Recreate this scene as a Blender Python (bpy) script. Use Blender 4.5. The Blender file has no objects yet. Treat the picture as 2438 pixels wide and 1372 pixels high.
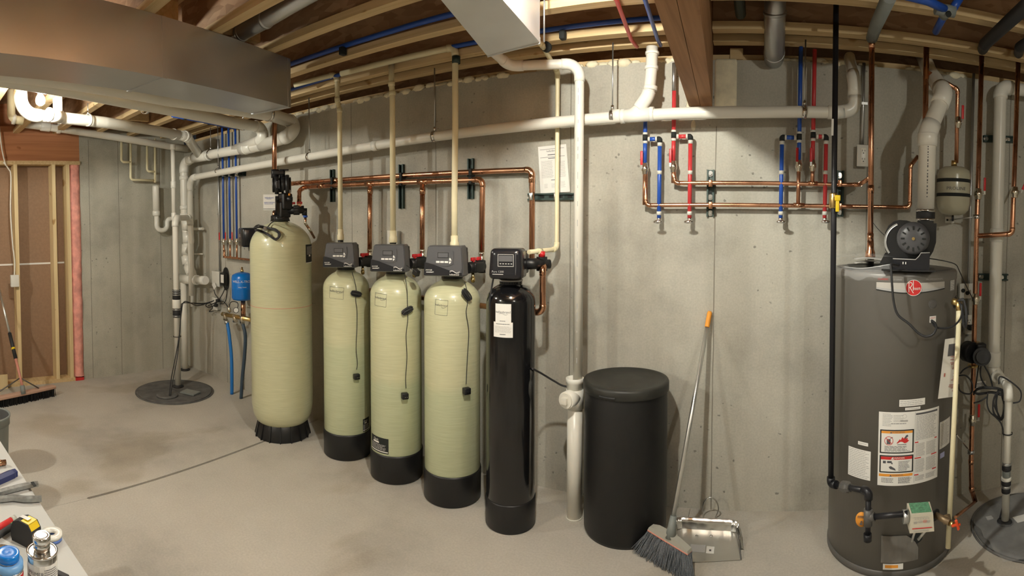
EXPO = 1.15
BULB = 900.0
import bpy, bmesh, math, random
from mathutils import Vector, Matrix
random.seed(7)
SC = bpy.context.scene
COL = SC.collection
V = Vector
PI = math.pi

# ---------------------------------------------------------------- camera (panorama sweep: cylindrical projection, cylinder slightly tilted)
FPX, YC, TX, TY, AZ = 1273.07, 569.47, -0.0283, -0.0159, 1796.39
RT = Matrix.Rotation(TX, 3, 'X') @ Matrix.Rotation(TY, 3, 'Y')
CAM = V((0, 0, 1.6))
def ray(x, y):
    a = (x - AZ) / FPX
    return RT @ V((math.sin(a), math.cos(a), (YC - y) / FPX))
cd = bpy.data.cameras.new('camera'); cam = bpy.data.objects.new('camera', cd); COL.objects.link(cam)
cd.type = 'PANO'; cd.panorama_type = 'CENTRAL_CYLINDRICAL'
_a0 = (1219 - AZ) / FPX
_fw = RT @ V((math.sin(_a0), math.cos(_a0), 0)); _rt = RT @ V((math.cos(_a0), -math.sin(_a0), 0)); _up = RT @ V((0, 0, 1))
_M = Matrix((_rt, _up, -_fw)).transposed().to_4x4(); _M.translation = CAM; cam.matrix_world = _M
cd.central_cylindrical_range_u_min = -1219 / FPX; cd.central_cylindrical_range_u_max = 1219 / FPX
cd.central_cylindrical_range_v_min = (YC - 1372) / FPX; cd.central_cylindrical_range_v_max = YC / FPX
cd.central_cylindrical_radius = 1
cd.clip_start = 0.02
SC.camera = cam

# ---------------------------------------------------------------- light and exposure
SC.view_settings.view_transform = 'Standard'; SC.view_settings.look = 'None'
SC.view_settings.exposure = EXPO; SC.view_settings.gamma = 1; SC.view_settings.use_curve_mapping = False
SC.cycles.use_denoising = True; SC.cycles.use_light_tree = True
SC.cycles.max_bounces = 8; SC.cycles.diffuse_bounces = 5; SC.cycles.glossy_bounces = 4; SC.cycles.transmission_bounces = 6
SC.cycles.sample_clamp_indirect = 4.0; SC.cycles.caustics_reflective = False; SC.cycles.caustics_refractive = False
w = bpy.data.worlds.new('world'); SC.world = w; w.use_nodes = True
w.node_tree.nodes['Background'].inputs[0].default_value = (0.02, 0.02, 0.022, 1)
w.node_tree.nodes['Background'].inputs[1].default_value = 0.3

# ---------------------------------------------------------------- helpers: pixel of the photograph -> point of the room
def onY(x, y, Y): d = ray(x, y); return CAM + d * (Y / d.y)
def onX(x, y, X): d = ray(x, y); return CAM + d * (X / d.x)
def onZ(x, y, z=0.0): d = ray(x, y); return CAM + d * ((z - 1.6) / d.z)
def onD(x, y, D): d = ray(x, y); return CAM + d * (D / math.hypot(d.x, d.y))
def onC(x, y, c, r):
    d = ray(x, y); a = d.x * d.x + d.y * d.y; b = -2 * (d.x * c[0] + d.y * c[1]); cc = c[0] ** 2 + c[1] ** 2 - r * r
    D = b * b - 4 * a * cc
    t = (-b - math.sqrt(max(D, 0))) / (2 * a); return CAM + d * t

# ---------------------------------------------------------------- materials
MATS = {}
def mat(name, col=(.5, .5, .5), rough=.5, metal=0., var=0., vscale=8., bump=0., bscale=60., coat=0., emit=0., alpha=1., trans=0., aniso=None):
    m = bpy.data.materials.new(name); m.use_nodes = True; nt = m.node_tree; b = nt.nodes['Principled BSDF']
    b.inputs['Base Color'].default_value = (*col, 1); b.inputs['Roughness'].default_value = rough; b.inputs['Metallic'].default_value = metal
    if coat: b.inputs['Coat Weight'].default_value = coat; b.inputs['Coat Roughness'].default_value = .12
    if emit: b.inputs['Emission Color'].default_value = (*col, 1); b.inputs['Emission Strength'].default_value = emit
    if trans: b.inputs['Transmission Weight'].default_value = trans
    if alpha < 1: b.inputs['Alpha'].default_value = alpha
    tc = nt.nodes.new('ShaderNodeTexCoord')
    if var:
        n = nt.nodes.new('ShaderNodeTexNoise'); n.inputs['Scale'].default_value = vscale; n.inputs['Detail'].default_value = 5
        r = nt.nodes.new('ShaderNodeMapRange'); r.inputs[1].default_value = .3; r.inputs[2].default_value = .7; r.inputs[3].default_value = 1 - var; r.inputs[4].default_value = 1 + var
        mx = nt.nodes.new('ShaderNodeMix'); mx.data_type = 'RGBA'; mx.blend_type = 'MULTIPLY'; mx.inputs[0].default_value = 1
        mx.inputs[6].default_value = (*col, 1)
        nt.links.new(tc.outputs['Object'], n.inputs['Vector']); nt.links.new(n.outputs[0], r.inputs[0]); nt.links.new(r.outputs[0], mx.inputs[7]); nt.links.new(mx.outputs[2], b.inputs['Base Color'])
        if metal:
            r2 = nt.nodes.new('ShaderNodeMapRange'); r2.inputs[1].default_value = .3; r2.inputs[2].default_value = .7; r2.inputs[3].default_value = rough * .8; r2.inputs[4].default_value = rough * 1.3
            nt.links.new(n.outputs[0], r2.inputs[0]); nt.links.new(r2.outputs[0], b.inputs['Roughness'])
    if bump:
        n2 = nt.nodes.new('ShaderNodeTexNoise'); n2.inputs['Scale'].default_value = bscale; n2.inputs['Detail'].default_value = 3
        bp = nt.nodes.new('ShaderNodeBump'); bp.inputs['Strength'].default_value = bump; bp.inputs['Distance'].default_value = .01
        nt.links.new(tc.outputs['Object'], n2.inputs['Vector']); nt.links.new(n2.outputs[0], bp.inputs['Height']); nt.links.new(bp.outputs[0], b.inputs['Normal'])
    MATS[name] = m; return m

def N(nt, t, **kw):
    n = nt.nodes.new(t)
    for k, v in kw.items():
        if k.startswith('i_'): n.inputs[k[2:].replace('_', ' ')].default_value = v
        else: setattr(n, k, v)
    return n
def ramp(nt, stops):
    r = nt.nodes.new('ShaderNodeValToRGB'); e = r.color_ramp.elements
    while len(e) < len(stops): e.new(.5)
    for k, (p, c) in enumerate(stops): e[k].position = p; e[k].color = (*c, 1) if len(c) == 3 else c
    return r
def mul(nt, a, b_, fac=1.0, mode='MULTIPLY'):
    m = nt.nodes.new('ShaderNodeMix'); m.data_type = 'RGBA'; m.blend_type = mode
    m.inputs[0].default_value = fac
    nt.links.new(a, m.inputs[6]); nt.links.new(b_, m.inputs[7]); return m.outputs[2]

def concrete(name, base, floor=False):
    m = bpy.data.materials.new(name); m.use_nodes = True; nt = m.node_tree; b = nt.nodes['Principled BSDF']; L = nt.links.new
    geo = N(nt, 'ShaderNodeNewGeometry'); P = geo.outputs['Position']
    d, lt = [tuple(c * k for c in base) for k in (.68, 1.16)]
    n1 = N(nt, 'ShaderNodeTexNoise', i_Scale=1.1 if floor else 1.6, i_Detail=6, i_Roughness=.6); L(P, n1.inputs['Vector'])
    r1 = ramp(nt, [(.28, d), (.5, base), (.74, lt)]); L(n1.outputs[0], r1.inputs[0])
    n2 = N(nt, 'ShaderNodeTexNoise', i_Scale=90, i_Detail=3); L(P, n2.inputs['Vector'])
    r2 = ramp(nt, [(.3, (.92,) * 3), (.7, (1.06,) * 3)]); L(n2.outputs[0], r2.inputs[0])
    c = mul(nt, r1.outputs[0], r2.outputs[0])
    if floor:
        n3 = N(nt, 'ShaderNodeTexNoise', i_Scale=.75, i_Detail=4, i_Distortion=.4)
        mp = N(nt, 'ShaderNodeMapping'); mp.inputs['Location'].default_value = (2.3, .8, 0); mp.inputs['Scale'].default_value = (1.6, 1, 1); L(P, mp.inputs[0]); L(mp.outputs[0], n3.inputs['Vector'])
        r3 = ramp(nt, [(.56, (1, 1, 1)), (.62, (.85, .82, .77)), (.8, (.77, .735, .68))]); L(n3.outputs[0], r3.inputs[0])
        c = mul(nt, c, r3.outputs[0])
    else:
        # bug holes and pour stains
        mp = N(nt, 'ShaderNodeMapping'); mp.inputs['Scale'].default_value = (1, 1, 1.3); L(P, mp.inputs[0])
        vo = N(nt, 'ShaderNodeTexVoronoi', i_Scale=17); L(mp.outputs[0], vo.inputs['Vector'])
        nm = N(nt, 'ShaderNodeTexNoise', i_Scale=2.2, i_Detail=3); L(P, nm.inputs['Vector'])
        rm = ramp(nt, [(.44, (0, 0, 0)), (.56, (1, 1, 1))]); L(nm.outputs[0], rm.inputs[0])
        nd = N(nt, 'ShaderNodeTexNoise', i_Scale=40, i_Detail=2); L(P, nd.inputs['Vector'])
        ad = N(nt, 'ShaderNodeMath', operation='MULTIPLY_ADD'); L(nd.outputs[0], ad.inputs[0]); ad.inputs[1].default_value = .75; L(vo.outputs['Distance'], ad.inputs[2])
        rv = ramp(nt, [(.40, (1, 1, 1)), (.46, (0, 0, 0))]); L(ad.outputs[0], rv.inputs[0])
        mk = N(nt, 'ShaderNodeMath', operation='MULTIPLY'); L(rm.outputs[0], mk.inputs[0]); L(rv.outputs[0], mk.inputs[1])
        mm = N(nt, 'ShaderNodeMix', data_type='RGBA'); L(mk.outputs[0], mm.inputs[0]); L(c, mm.inputs[6]); mm.inputs[7].default_value = (*[x * .5 for x in base], 1); c = mm.outputs[2]
        # vertical streaks
        mp2 = N(nt, 'ShaderNodeMapping'); mp2.inputs['Scale'].default_value = (3.2, 3.2, .22); L(P, mp2.inputs[0])
        n4 = N(nt, 'ShaderNodeTexNoise', i_Scale=1.5, i_Detail=4); L(mp2.outputs[0], n4.inputs['Vector'])
        r4 = ramp(nt, [(.36, (.90, .895, .88)), (.5, (1, 1, 1)), (.7, (1.05, 1.05, 1.05))]); L(n4.outputs[0], r4.inputs[0]); c = mul(nt, c, r4.outputs[0])
    L(c, b.inputs['Base Color']); b.inputs['Roughness'].default_value = .78 if floor else .88
    bp = N(nt, 'ShaderNodeBump'); bp.inputs['Strength'].default_value = .25; bp.inputs['Distance'].default_value = .006
    n5 = N(nt, 'ShaderNodeTexNoise', i_Scale=14, i_Detail=6, i_Roughness=.65); L(P, n5.inputs['Vector']); L(n5.outputs[0], bp.inputs['Height']); L(bp.outputs[0], b.inputs['Normal'])
    return m

def wood(name, c1, c2, along='X', rough=.7, sc=1.0):
    m = bpy.data.materials.new(name); m.use_nodes = True; nt = m.node_tree; b = nt.nodes['Principled BSDF']; L = nt.links.new
    tc = N(nt, 'ShaderNodeNewGeometry'); mp = N(nt, 'ShaderNodeMapping')
    s = {'X': (1.2, 40, 40), 'Y': (40, 1.2, 40), 'Z': (40, 40, 1.2)}[along]; mp.inputs['Scale'].default_value = tuple(k * sc for k in s)
    L(tc.outputs['Position'], mp.inputs[0])
    n = N(nt, 'ShaderNodeTexNoise', i_Scale=1, i_Detail=6, i_Distortion=.6); L(mp.outputs[0], n.inputs['Vector'])
    r = ramp(nt, [(.3, c2), (.65, c1)]); L(n.outputs[0], r.inputs[0])
    kn = N(nt, 'ShaderNodeTexNoise', i_Scale=7, i_Detail=2); L(tc.outputs['Position'], kn.inputs['Vector'])
    rk = ramp(nt, [(.68, (1, 1, 1)), (.74, (.6, .45, .3))]); L(kn.outputs[0], rk.inputs[0])
    L(mul(nt, r.outputs[0], rk.outputs[0]), b.inputs['Base Color']); b.inputs['Roughness'].default_value = rough
    return m
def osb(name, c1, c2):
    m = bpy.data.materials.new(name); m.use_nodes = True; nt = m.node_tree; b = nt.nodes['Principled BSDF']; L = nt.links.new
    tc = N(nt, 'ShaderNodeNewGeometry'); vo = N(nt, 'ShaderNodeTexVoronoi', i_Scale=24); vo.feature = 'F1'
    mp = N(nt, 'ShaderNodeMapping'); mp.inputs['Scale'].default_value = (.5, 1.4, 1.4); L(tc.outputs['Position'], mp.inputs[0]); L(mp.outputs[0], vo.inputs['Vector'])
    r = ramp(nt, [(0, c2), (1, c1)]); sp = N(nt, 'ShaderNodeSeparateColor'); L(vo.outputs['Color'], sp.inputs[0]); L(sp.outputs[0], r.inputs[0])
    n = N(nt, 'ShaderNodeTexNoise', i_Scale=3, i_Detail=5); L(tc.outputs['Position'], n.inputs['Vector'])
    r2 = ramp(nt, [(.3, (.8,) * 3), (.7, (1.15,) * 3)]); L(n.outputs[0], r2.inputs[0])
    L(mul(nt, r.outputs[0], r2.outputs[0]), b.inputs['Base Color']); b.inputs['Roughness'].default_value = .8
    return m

WALLC = (.465, .445, .385)
m_wall = concrete('concrete_wall', WALLC)
m_lwall = concrete('concrete_wall_dull', (.47, .455, .385))
m_floor = concrete('concrete_floor', (.50, .468, .415), True)
m_joint = mat('joint_dark', (.12, .11, .10), .9)
m_seam = mat('seam_grey', (.22, .2, .165), .9)
m_pineX = wood('pine_x', (.70, .52, .29), (.56, .39, .19), 'X')
m_pineZ = wood('pine_z', (.78, .62, .36), (.66, .49, .25), 'Z')
m_beam = wood('beam_wood', (.42, .22, .10), (.29, .14, .055), 'Y')
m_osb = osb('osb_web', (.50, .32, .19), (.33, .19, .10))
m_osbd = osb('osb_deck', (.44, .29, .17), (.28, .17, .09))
m_rim = wood('rim_ply', (.50, .22, .10), (.36, .14, .06), 'Y', sc=.6)
m_sheath = mat('fibreboard', (.30, .19, .12), .95, var=.08, vscale=40)
m_pink = mat('pink_fibreglass', (.80, .36, .30), .95, var=.2, vscale=14, bump=.8, bscale=22)
m_foam = mat('spray_foam', (.86, .78, .58), .85, var=.12, vscale=20, bump=.4, bscale=25)
m_galv = mat('galvanised_steel', (.56, .57, .58), .36, .93, var=.04, vscale=3)
def wavy(m, sc, st):
    nt = m.node_tree; b = nt.nodes['Principled BSDF']; g = N(nt, 'ShaderNodeNewGeometry'); n = N(nt, 'ShaderNodeTexNoise', i_Scale=sc, i_Detail=0.); bp = N(nt, 'ShaderNodeBump'); bp.inputs['Strength'].default_value = st; bp.inputs['Distance'].default_value = .02
    nt.links.new(g.outputs['Position'], n.inputs['Vector']); nt.links.new(n.outputs[0], bp.inputs['Height']); nt.links.new(bp.outputs[0], b.inputs['Normal'])
wavy(m_galv, 2.6, .55)
m_galv2 = mat('galvanised_duct', (.72, .74, .75), .42, .55, var=.06, vscale=5, bump=.12, bscale=4)
m_zinc = mat('zinc_rod', (.55, .56, .56), .35, .9)
m_steel = mat('bright_steel', (.75, .74, .72), .18, 1.)
m_chrome = mat('chrome', (.85, .85, .85), .1, 1.)
m_pvc = mat('white_pvc', (.80, .77, .69), .32, var=.03, vscale=4)
m_pvc2 = mat('white_pvc_fitting', (.84, .82, .75), .28)
m_cpvc = mat('tan_cpvc', (.80, .72, .48), .38, var=.04)
m_cop = mat('copper', (.64, .33, .20), .27, 1., var=.16, vscale=9)
m_cop2 = mat('copper_fitting', (.70, .37, .22), .2, 1., var=.2, vscale=20)
m_brass = mat('brass', (.72, .52, .22), .3, 1., var=.1)
m_solder = mat('solder_bright', (.80, .74, .62), .2, 1.)
m_blue = mat('blue_pex', (.02, .085, .42), .35)
m_red = mat('red_pex', (.60, .045, .05), .35)
m_redh = mat('red_vinyl', (.62, .02, .025), .4)
m_green = mat('green_strut', (.028, .05, .044), .45, .3)
m_slot = mat('slot_dark', (.012, .014, .013), .8)
m_black = mat('black_plastic', (.009, .009, .010), .42)
m_blackg = mat('black_gloss', (.006, .006, .007), .14, coat=.3, bump=.03, bscale=30)
m_blackm = mat('black_matte_drum', (.005, .005, .0055), .5, bump=.04, bscale=120)
m_lid = mat('drum_lid', (.022, .022, .019), .5, var=.5, vscale=7)
m_head = mat('head_charcoal', (.085, .085, .092), .36, bump=.05, bscale=300)
m_headg = mat('head_gloss_black', (.014, .014, .018), .2)
m_lcd = mat('lcd', (.12, .12, .13), .15)
m_white = mat('white_print', (.82, .80, .76), .6)
m_paper = mat('paper', (.80, .78, .74), .7)
m_ink = mat('ink', (.10, .10, .11), .7)
m_inkl = mat('ink_light', (.42, .41, .40), .7)
m_orange = mat('orange_print', (.85, .34, .04), .6)
m_redp = mat('red_print', (.62, .03, .03), .5)
m_grey = mat('heater_grey', (.185, .175, .160), .34, var=.04, vscale=3)
m_greyd = mat('heater_grey_dark', (.11, .105, .10), .4)
m_plate = mat('badge_silver', (.60, .57, .53), .3, .3)
m_bpipe = mat('black_iron', (.02, .02, .024), .38, .3)
m_yellow = mat('yellow_paint', (.80, .55, .01), .4)
m_tank_blue = mat('tank_blue', (.0, .17, .62), .25, coat=.4)
m_exp = mat('expansion_beige', (.46, .44, .33), .25, coat=.3)
m_rubber = mat('rubber', (.02, .02, .022), .6)
m_sump = mat('sump_cover', (.11, .108, .105), .7, var=.35, vscale=12, bump=.3, bscale=30)
m_hoseb = mat('blue_poly', (.02, .20, .62), .35)
m_hosed = mat('dark_poly', (.05, .08, .12), .4)
m_box = mat('box_white', (.70, .68, .62), .5)
m_alu = mat('aluminium', (.70, .69, .66), .32, .9, var=.06)
m_brist = mat('bristle_grey', (.12, .13, .145), .75, var=.35, vscale=200)
m_table = mat('table_white', (.50, .50, .48), .6, bump=.08, bscale=200)
m_bucket = mat('bucket_grey', (.22, .24, .23), .5, var=.1)
m_salmon = mat('salmon', (.62, .26, .2), .5)
m_broomcap = mat('broom_cap_grey', (.42, .41, .36), .5)
m_film = mat('clear_film', (.9, .9, .9), .12, alpha=.16)
m_film2 = mat('clear_film_edge', (.9, .9, .9), .2, alpha=.5)

def tank_mat(name, zlev):
    m = bpy.data.materials.new(name); m.use_nodes = True; nt = m.node_tree; b = nt.nodes['Principled BSDF']; L = nt.links.new
    g = N(nt, 'ShaderNodeNewGeometry'); P = g.outputs['Position']
    mp = N(nt, 'ShaderNodeMapping'); mp.inputs['Scale'].default_value = (9, 9, 150); L(P, mp.inputs[0])
    n = N(nt, 'ShaderNodeTexNoise', i_Scale=1, i_Detail=4); L(mp.outputs[0], n.inputs['Vector'])
    r = ramp(nt, [(.25, (.52, .52, .325)), (.75, (.61, .605, .40))]); L(n.outputs[0], r.inputs[0])
    c = r.outputs[0]
    if zlev:   # resin bed seen through the fibreglass: greener below its level
        s = N(nt, 'ShaderNodeSeparateXYZ'); L(P, s.inputs[0])
        mr = N(nt, 'ShaderNodeMapRange'); mr.inputs[1].default_value = zlev + .03; mr.inputs[2].default_value = zlev - .03; L(s.outputs[2], mr.inputs[0])
        mm = N(nt, 'ShaderNodeMix', data_type='RGBA'); L(mr.outputs[0], mm.inputs[0]); mm.inputs[6].default_value = (1, 1, 1, 1); mm.inputs[7].default_value = (.88, .95, .95, 1)
        c = mul(nt, c, mm.outputs[2])
    L(c, b.inputs['Base Color']); b.inputs['Roughness'].default_value = .33; b.inputs['Coat Weight'].default_value = .5; b.inputs['Coat Roughness'].default_value = .1
    bp = N(nt, 'ShaderNodeBump'); bp.inputs['Strength'].default_value = .22; bp.inputs['Distance'].default_value = .002; L(n.outputs[0], bp.inputs['Height']); L(bp.outputs[0], b.inputs['Normal']); L(bp.outputs[0], b.inputs['Coat Normal'])
    return m

# ---------------------------------------------------------------- mesh builder
def frame_of(d):
    d = d.normalized(); u = V((0, 0, 1)) if abs(d.z) < .95 else V((1, 0, 0))
    a = u.cross(d).normalized(); return a, d.cross(a).normalized()
class MB:
    def __init__(s): s.v = []; s.f = []; s.sm = []
    def add(s, vs, fs, smooth=False):
        o = len(s.v); s.v += [V(v) for v in vs]; s.f += [tuple(i + o for i in f) for f in fs]; s.sm += [smooth] * len(fs); return s
    def box(s, c, size, ax=None, bev=0.):
        c = V(c); hx, hy, hz = [k / 2 for k in size]
        X, Y, Z = ax if ax else (V((1, 0, 0)), V((0, 1, 0)), V((0, 0, 1)))
        if bev <= 0:
            vs = [c + X * (a * hx) + Y * (b * hy) + Z * (d * hz) for a in (-1, 1) for b in (-1, 1) for d in (-1, 1)]
            return s.add(vs, [(0, 1, 3, 2), (4, 6, 7, 5), (0, 4, 5, 1), (2, 3, 7, 6), (0, 2, 6, 4), (1, 5, 7, 3)])
        bm = bmesh.new(); bmesh.ops.create_cube(bm, size=1)
        for v in bm.verts: v.co = V((v.co.x * hx * 2, v.co.y * hy * 2, v.co.z * hz * 2))
        bmesh.ops.bevel(bm, geom=bm.edges[:], offset=min(bev, hx * .95, hy * .95, hz * .95), segments=3, affect='EDGES', profile=.5)
        bm.verts.ensure_lookup_table(); vs = [c + X * v.co.x + Y * v.co.y + Z * v.co.z for v in bm.verts]
        fs = [tuple(v.index for v in f.verts) for f in bm.faces]; bm.free(); return s.add(vs, fs, True)
    def b2(s, lo, hi, bev=0.): lo = V(lo); hi = V(hi); return s.box((lo + hi) / 2, hi - lo, bev=bev)
    def lathe(s, prof, c=(0, 0, 0), n=48, ax=None, smooth=True, cap=True, a0=0., a1=2 * PI):
        c = V(c); X, Y, Z = ax if ax else (V((1, 0, 0)), V((0, 1, 0)), V((0, 0, 1)))
        full = abs(a1 - a0 - 2 * PI) < 1e-6; m = n if full else n + 1
        vs = []; 
        for (r, z) in prof:
            for k in range(m):
                t = a0 + (a1 - a0) * k / n; vs.append(c + X * (r * math.cos(t)) + Y * (r * math.sin(t)) + Z * z)
        fs = []
        for i in range(len(prof) - 1):
            for k in range(n):
                k2 = (k + 1) % m
                fs.append((i * m + k, i * m + k2, (i + 1) * m + k2, (i + 1) * m + k))
        s.add(vs, fs, smooth)
        if cap and full:
            o = len(s.v) - len(vs)
            if prof[0][0] > 1e-5: s.f.append(tuple(o + k for k in range(m))[::-1]); s.sm.append(False)
            if prof[-1][0] > 1e-5: s.f.append(tuple(o + (len(prof) - 1) * m + k for k in range(m))); s.sm.append(False)
        return s
    def cyl(s, p0, p1, r, r2=None, n=20, cap=True):
        p0 = V(p0); p1 = V(p1); d = p1 - p0; a, b = frame_of(d)
        return s.lathe([(r, 0), (r2 if r2 is not None else r, d.length)], p0, n, (a, b, d.normalized()), cap=cap)
    def tube(s, pts, r, n=12, cap=True, closed=False):
        pts = [V(p) for p in pts]; m = len(pts); rr = r if isinstance(r, (list, tuple)) else [r] * m
        t0 = (pts[1] - pts[0]).normalized(); a, b = frame_of(t0); vs = []; prev = t0
        for i, p in enumerate(pts):
            if closed: t = (pts[(i + 1) % m] - pts[i - 1]).normalized()
            else: t = (pts[min(i + 1, m - 1)] - pts[max(i - 1, 0)]).normalized()
            q = prev.rotation_difference(t); a = q @ a; a = (a - t * a.dot(t)).normalized(); b = t.cross(a); prev = t
            # mitre widening kept small: fillets are finely sampled
            for k in range(n):
                th = 2 * PI * k / n; vs.append(p + a * (rr[i] * math.cos(th)) + b * (rr[i] * math.sin(th)))
        fs = []
        for i in range(m if closed else m - 1):
            j = (i + 1) % m
            for k in range(n):
                k2 = (k + 1) % n; fs.append((i * n + k, i * n + k2, j * n + k2, j * n + k))
        s.add(vs, fs, True)
        if cap and not closed:
            o = len(s.v) - len(vs); s.f.append(tuple(o + k for k in range(n))[::-1]); s.sm.append(False)
            s.f.append(tuple(o + (m - 1) * n + k for k in range(n))); s.sm.append(False)
        return s
    def sphere(s, c, r, n=16, sz=(1, 1, 1)):
        c = V(c); pr = []
        vs = [c + V((0, 0, -r * sz[2]))]; h = n // 2
        for i in range(1, h):
            ph = -PI / 2 + PI * i / h
            for k in range(n):
                t = 2 * PI * k / n; vs.append(c + V((r * sz[0] * math.cos(ph) * math.cos(t), r * sz[1] * math.cos(ph) * math.sin(t), r * sz[2] * math.sin(ph))))
        vs.append(c + V((0, 0, r * sz[2]))); fs = [(0, 1 + (k + 1) % n, 1 + k) for k in range(n)]
        for i in range(h - 2):
            for k in range(n): fs.append((1 + i * n + k, 1 + i * n + (k + 1) % n, 1 + (i + 1) * n + (k + 1) % n, 1 + (i + 1) * n + k))
        l = len(vs) - 1; o = 1 + (h - 2) * n; fs += [(l, o + k, o + (k + 1) % n) for k in range(n)]
        return s.add(vs, fs, True)
    def prism(s, poly, O, U, W, Nn, depth, smooth=False):
        """polygon (u, w) extruded by DEPTH along Nn"""
        O = V(O); m = len(poly); vs = [O + U * p[0] + W * p[1] for p in poly] + [O + U * p[0] + W * p[1] + Nn * depth for p in poly]
        fs = [tuple(range(m))[::-1], tuple(range(m, 2 * m))] + [(i, (i + 1) % m, m + (i + 1) % m, m + i) for i in range(m)]
        return s.add(vs, fs, smooth)
    def shell(s, rows, thick_rows=None):
        n = len(rows[0]); vs = [p for r in rows for p in r]; fs = [(i * n + k, i * n + k + 1, (i + 1) * n + k + 1, (i + 1) * n + k) for i in range(len(rows) - 1) for k in range(n - 1)]
        return s.add(vs, fs, True)

def wpos(o):
    p = V((0, 0, 0))
    while o is not None: p += o.location; o = o.parent
    return p
def obj(name, mb, m, parent=None, origin=None, bevel=0., **props):
    me = bpy.data.meshes.new(name)
    if parent is not None: W = wpos(parent) if origin is None else V(origin)
    else:
        if origin is not None: W = V(origin)
        else:
            xs = [v.x for v in mb.v]; ys = [v.y for v in mb.v]; zs = [v.z for v in mb.v]; W = V(((min(xs) + max(xs)) / 2, (min(ys) + max(ys)) / 2, min(zs)))
    me.from_pydata([v - W for v in mb.v], [], mb.f); me.polygons.foreach_set('use_smooth', mb.sm)
    bm = bmesh.new(); bm.from_mesh(me); bmesh.ops.recalc_face_normals(bm, faces=bm.faces); bm.to_mesh(me); bm.free()
    me.materials.append(m)
    o = bpy.data.objects.new(name, me); COL.objects.link(o)
    if parent is not None: o.parent = parent; o.location = W - wpos(parent)
    else: o.location = W
    for k, v in props.items(): o[k] = v
    return o
def tag(o, label, cat, group=None):
    o['label'] = label; o['category'] = cat
    if group: o['group'] = group
    return o
def thing(name, label, cat, loc, group=None):
    o = bpy.data.objects.new(name, None); COL.objects.link(o); o.location = V(loc); o.empty_display_size = .05
    return tag(o, label, cat, group)

def fillet(pts, R, seg=8):
    pts = [V(p) for p in pts]; out = [pts[0]]; arcs = []
    for i in range(1, len(pts) - 1):
        p, a, b = pts[i], pts[i - 1], pts[i + 1]
        d1 = (a - p); d2 = (b - p); l1, l2 = d1.length, d2.length; d1.normalize(); d2.normalize()
        ang = math.acos(max(-1, min(1, d1.dot(d2))))
        if ang > PI - .03: out.append(p); continue
        t = min(R / math.tan(ang / 2), l1 * .48, l2 * .48); rr = t * math.tan(ang / 2)
        c = p + (d1 + d2).normalized() * (rr / math.sin(ang / 2)); s0 = p + d1 * t - c; s1 = p + d2 * t - c
        tot = s0.angle(s1); axn = s0.cross(s1).normalized()
        arc = [c + Matrix.Rotation(tot * k / seg, 3, axn) @ s0 for k in range(seg + 1)]
        out += arc; arcs.append(([p + d1 * (t + rr * .35)] if t + rr * .35 < l1 else []) + arc + ([p + d2 * (t + rr * .35)] if t + rr * .35 < l2 else []))
    out.append(pts[-1]); return out, arcs
def pipe(name, pts, r, m, mf=None, R=None, parent=None, k=1.13, fit='elbow', n=16, fitting=True):
    """a pipe run: the tube and one child per elbow"""
    path, arcs = fillet(pts, R or r * 2.2); mb = MB().tube(path, r, n); o = obj(name, mb, m, parent)
    if fitting:
        for a in arcs: obj(fit, MB().tube(a, r * k, n), mf or m, o)
    return o
def collar(parent, p, d, r, h, m, name='coupling', n=20):
    p = V(p); d = V(d).normalized(); mb = MB(); a, b = frame_of(d)
    mb.lathe([(r * .9, -h / 2), (r, -h / 2 + h * .08), (r, h / 2 - h * .08), (r * .9, h / 2)], p, n, (a, b, d)); return obj(name, mb, m, parent)
def smooth_path(pts, sub=6):
    pts = [V(p) for p in pts]; out = []
    for i in range(len(pts) - 1):
        p0 = pts[max(i - 1, 0)]; p1 = pts[i]; p2 = pts[i + 1]; p3 = pts[min(i + 2, len(pts) - 1)]
        for k in range(sub):
            t = k / sub; out.append(.5 * ((2 * p1) + (p2 - p0) * t + (2 * p0 - 5 * p1 + 4 * p2 - p3) * t * t + (-p0 + 3 * p1 - 3 * p2 + p3) * t ** 3))
    out.append(pts[-1]); return out
def cable(name, pts, r, m, parent=None, n=8, sub=6): return obj(name, MB().tube(smooth_path(pts, sub), r, n), m, parent)

# surfaces that carry print: map (u, v, lift) to the room
def flat(O, U, W):
    O = V(O); U = V(U).normalized(); W = V(W).normalized(); Nn = U.cross(W)
    if (CAM - O).dot(Nn) < 0: Nn = -Nn
    return lambda u, v, d=0.: O + U * u + W * v + Nn * d
def wrap(c, r, th0, z0, rot=0.):
    """cylinder about vertical axis at c; u runs to the viewer's right"""
    cr, sr = math.cos(rot), math.sin(rot)
    def f(u, v, d=0.):
        u2, v2 = u * cr - v * sr, u * sr + v * cr
        t = th0 + u2 / r; return V((c[0] + (r + d) * math.cos(t), c[1] + (r + d) * math.sin(t), z0 + v2))
    return f
def rect(mb, F, u0, v0, u1, v1, d=.0, t=.0008, nu=None):
    nu = nu or max(1, int(abs(u1 - u0) / .012)); vs = []; fs = []
    for k in range(nu + 1):
        u = u0 + (u1 - u0) * k / nu; vs += [F(u, v0, d), F(u, v1, d), F(u, v0, d + t), F(u, v1, d + t)]
    for k in range(nu):
        a = 4 * k; b = a + 4; fs += [(a + 2, b + 2, b + 3, a + 3), (a, a + 1, b + 1, b), (a, b, b + 2, a + 2), (a + 1, a + 3, b + 3, b + 1)]
    fs += [(0, 2, 3, 1), (4 * nu, 4 * nu + 1, 4 * nu + 3, 4 * nu + 2)]
    mb.add(vs, fs); return mb
def poly(mb, F, pts, d=0., t=.0008):
    m = len(pts); vs = [F(u, v, d) for u, v in pts] + [F(u, v, d + t) for u, v in pts]
    mb.add(vs, [tuple(range(m))[::-1], tuple(range(m, 2 * m))] + [(i, (i + 1) % m, m + (i + 1) % m, m + i) for i in range(m)]); return mb
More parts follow.
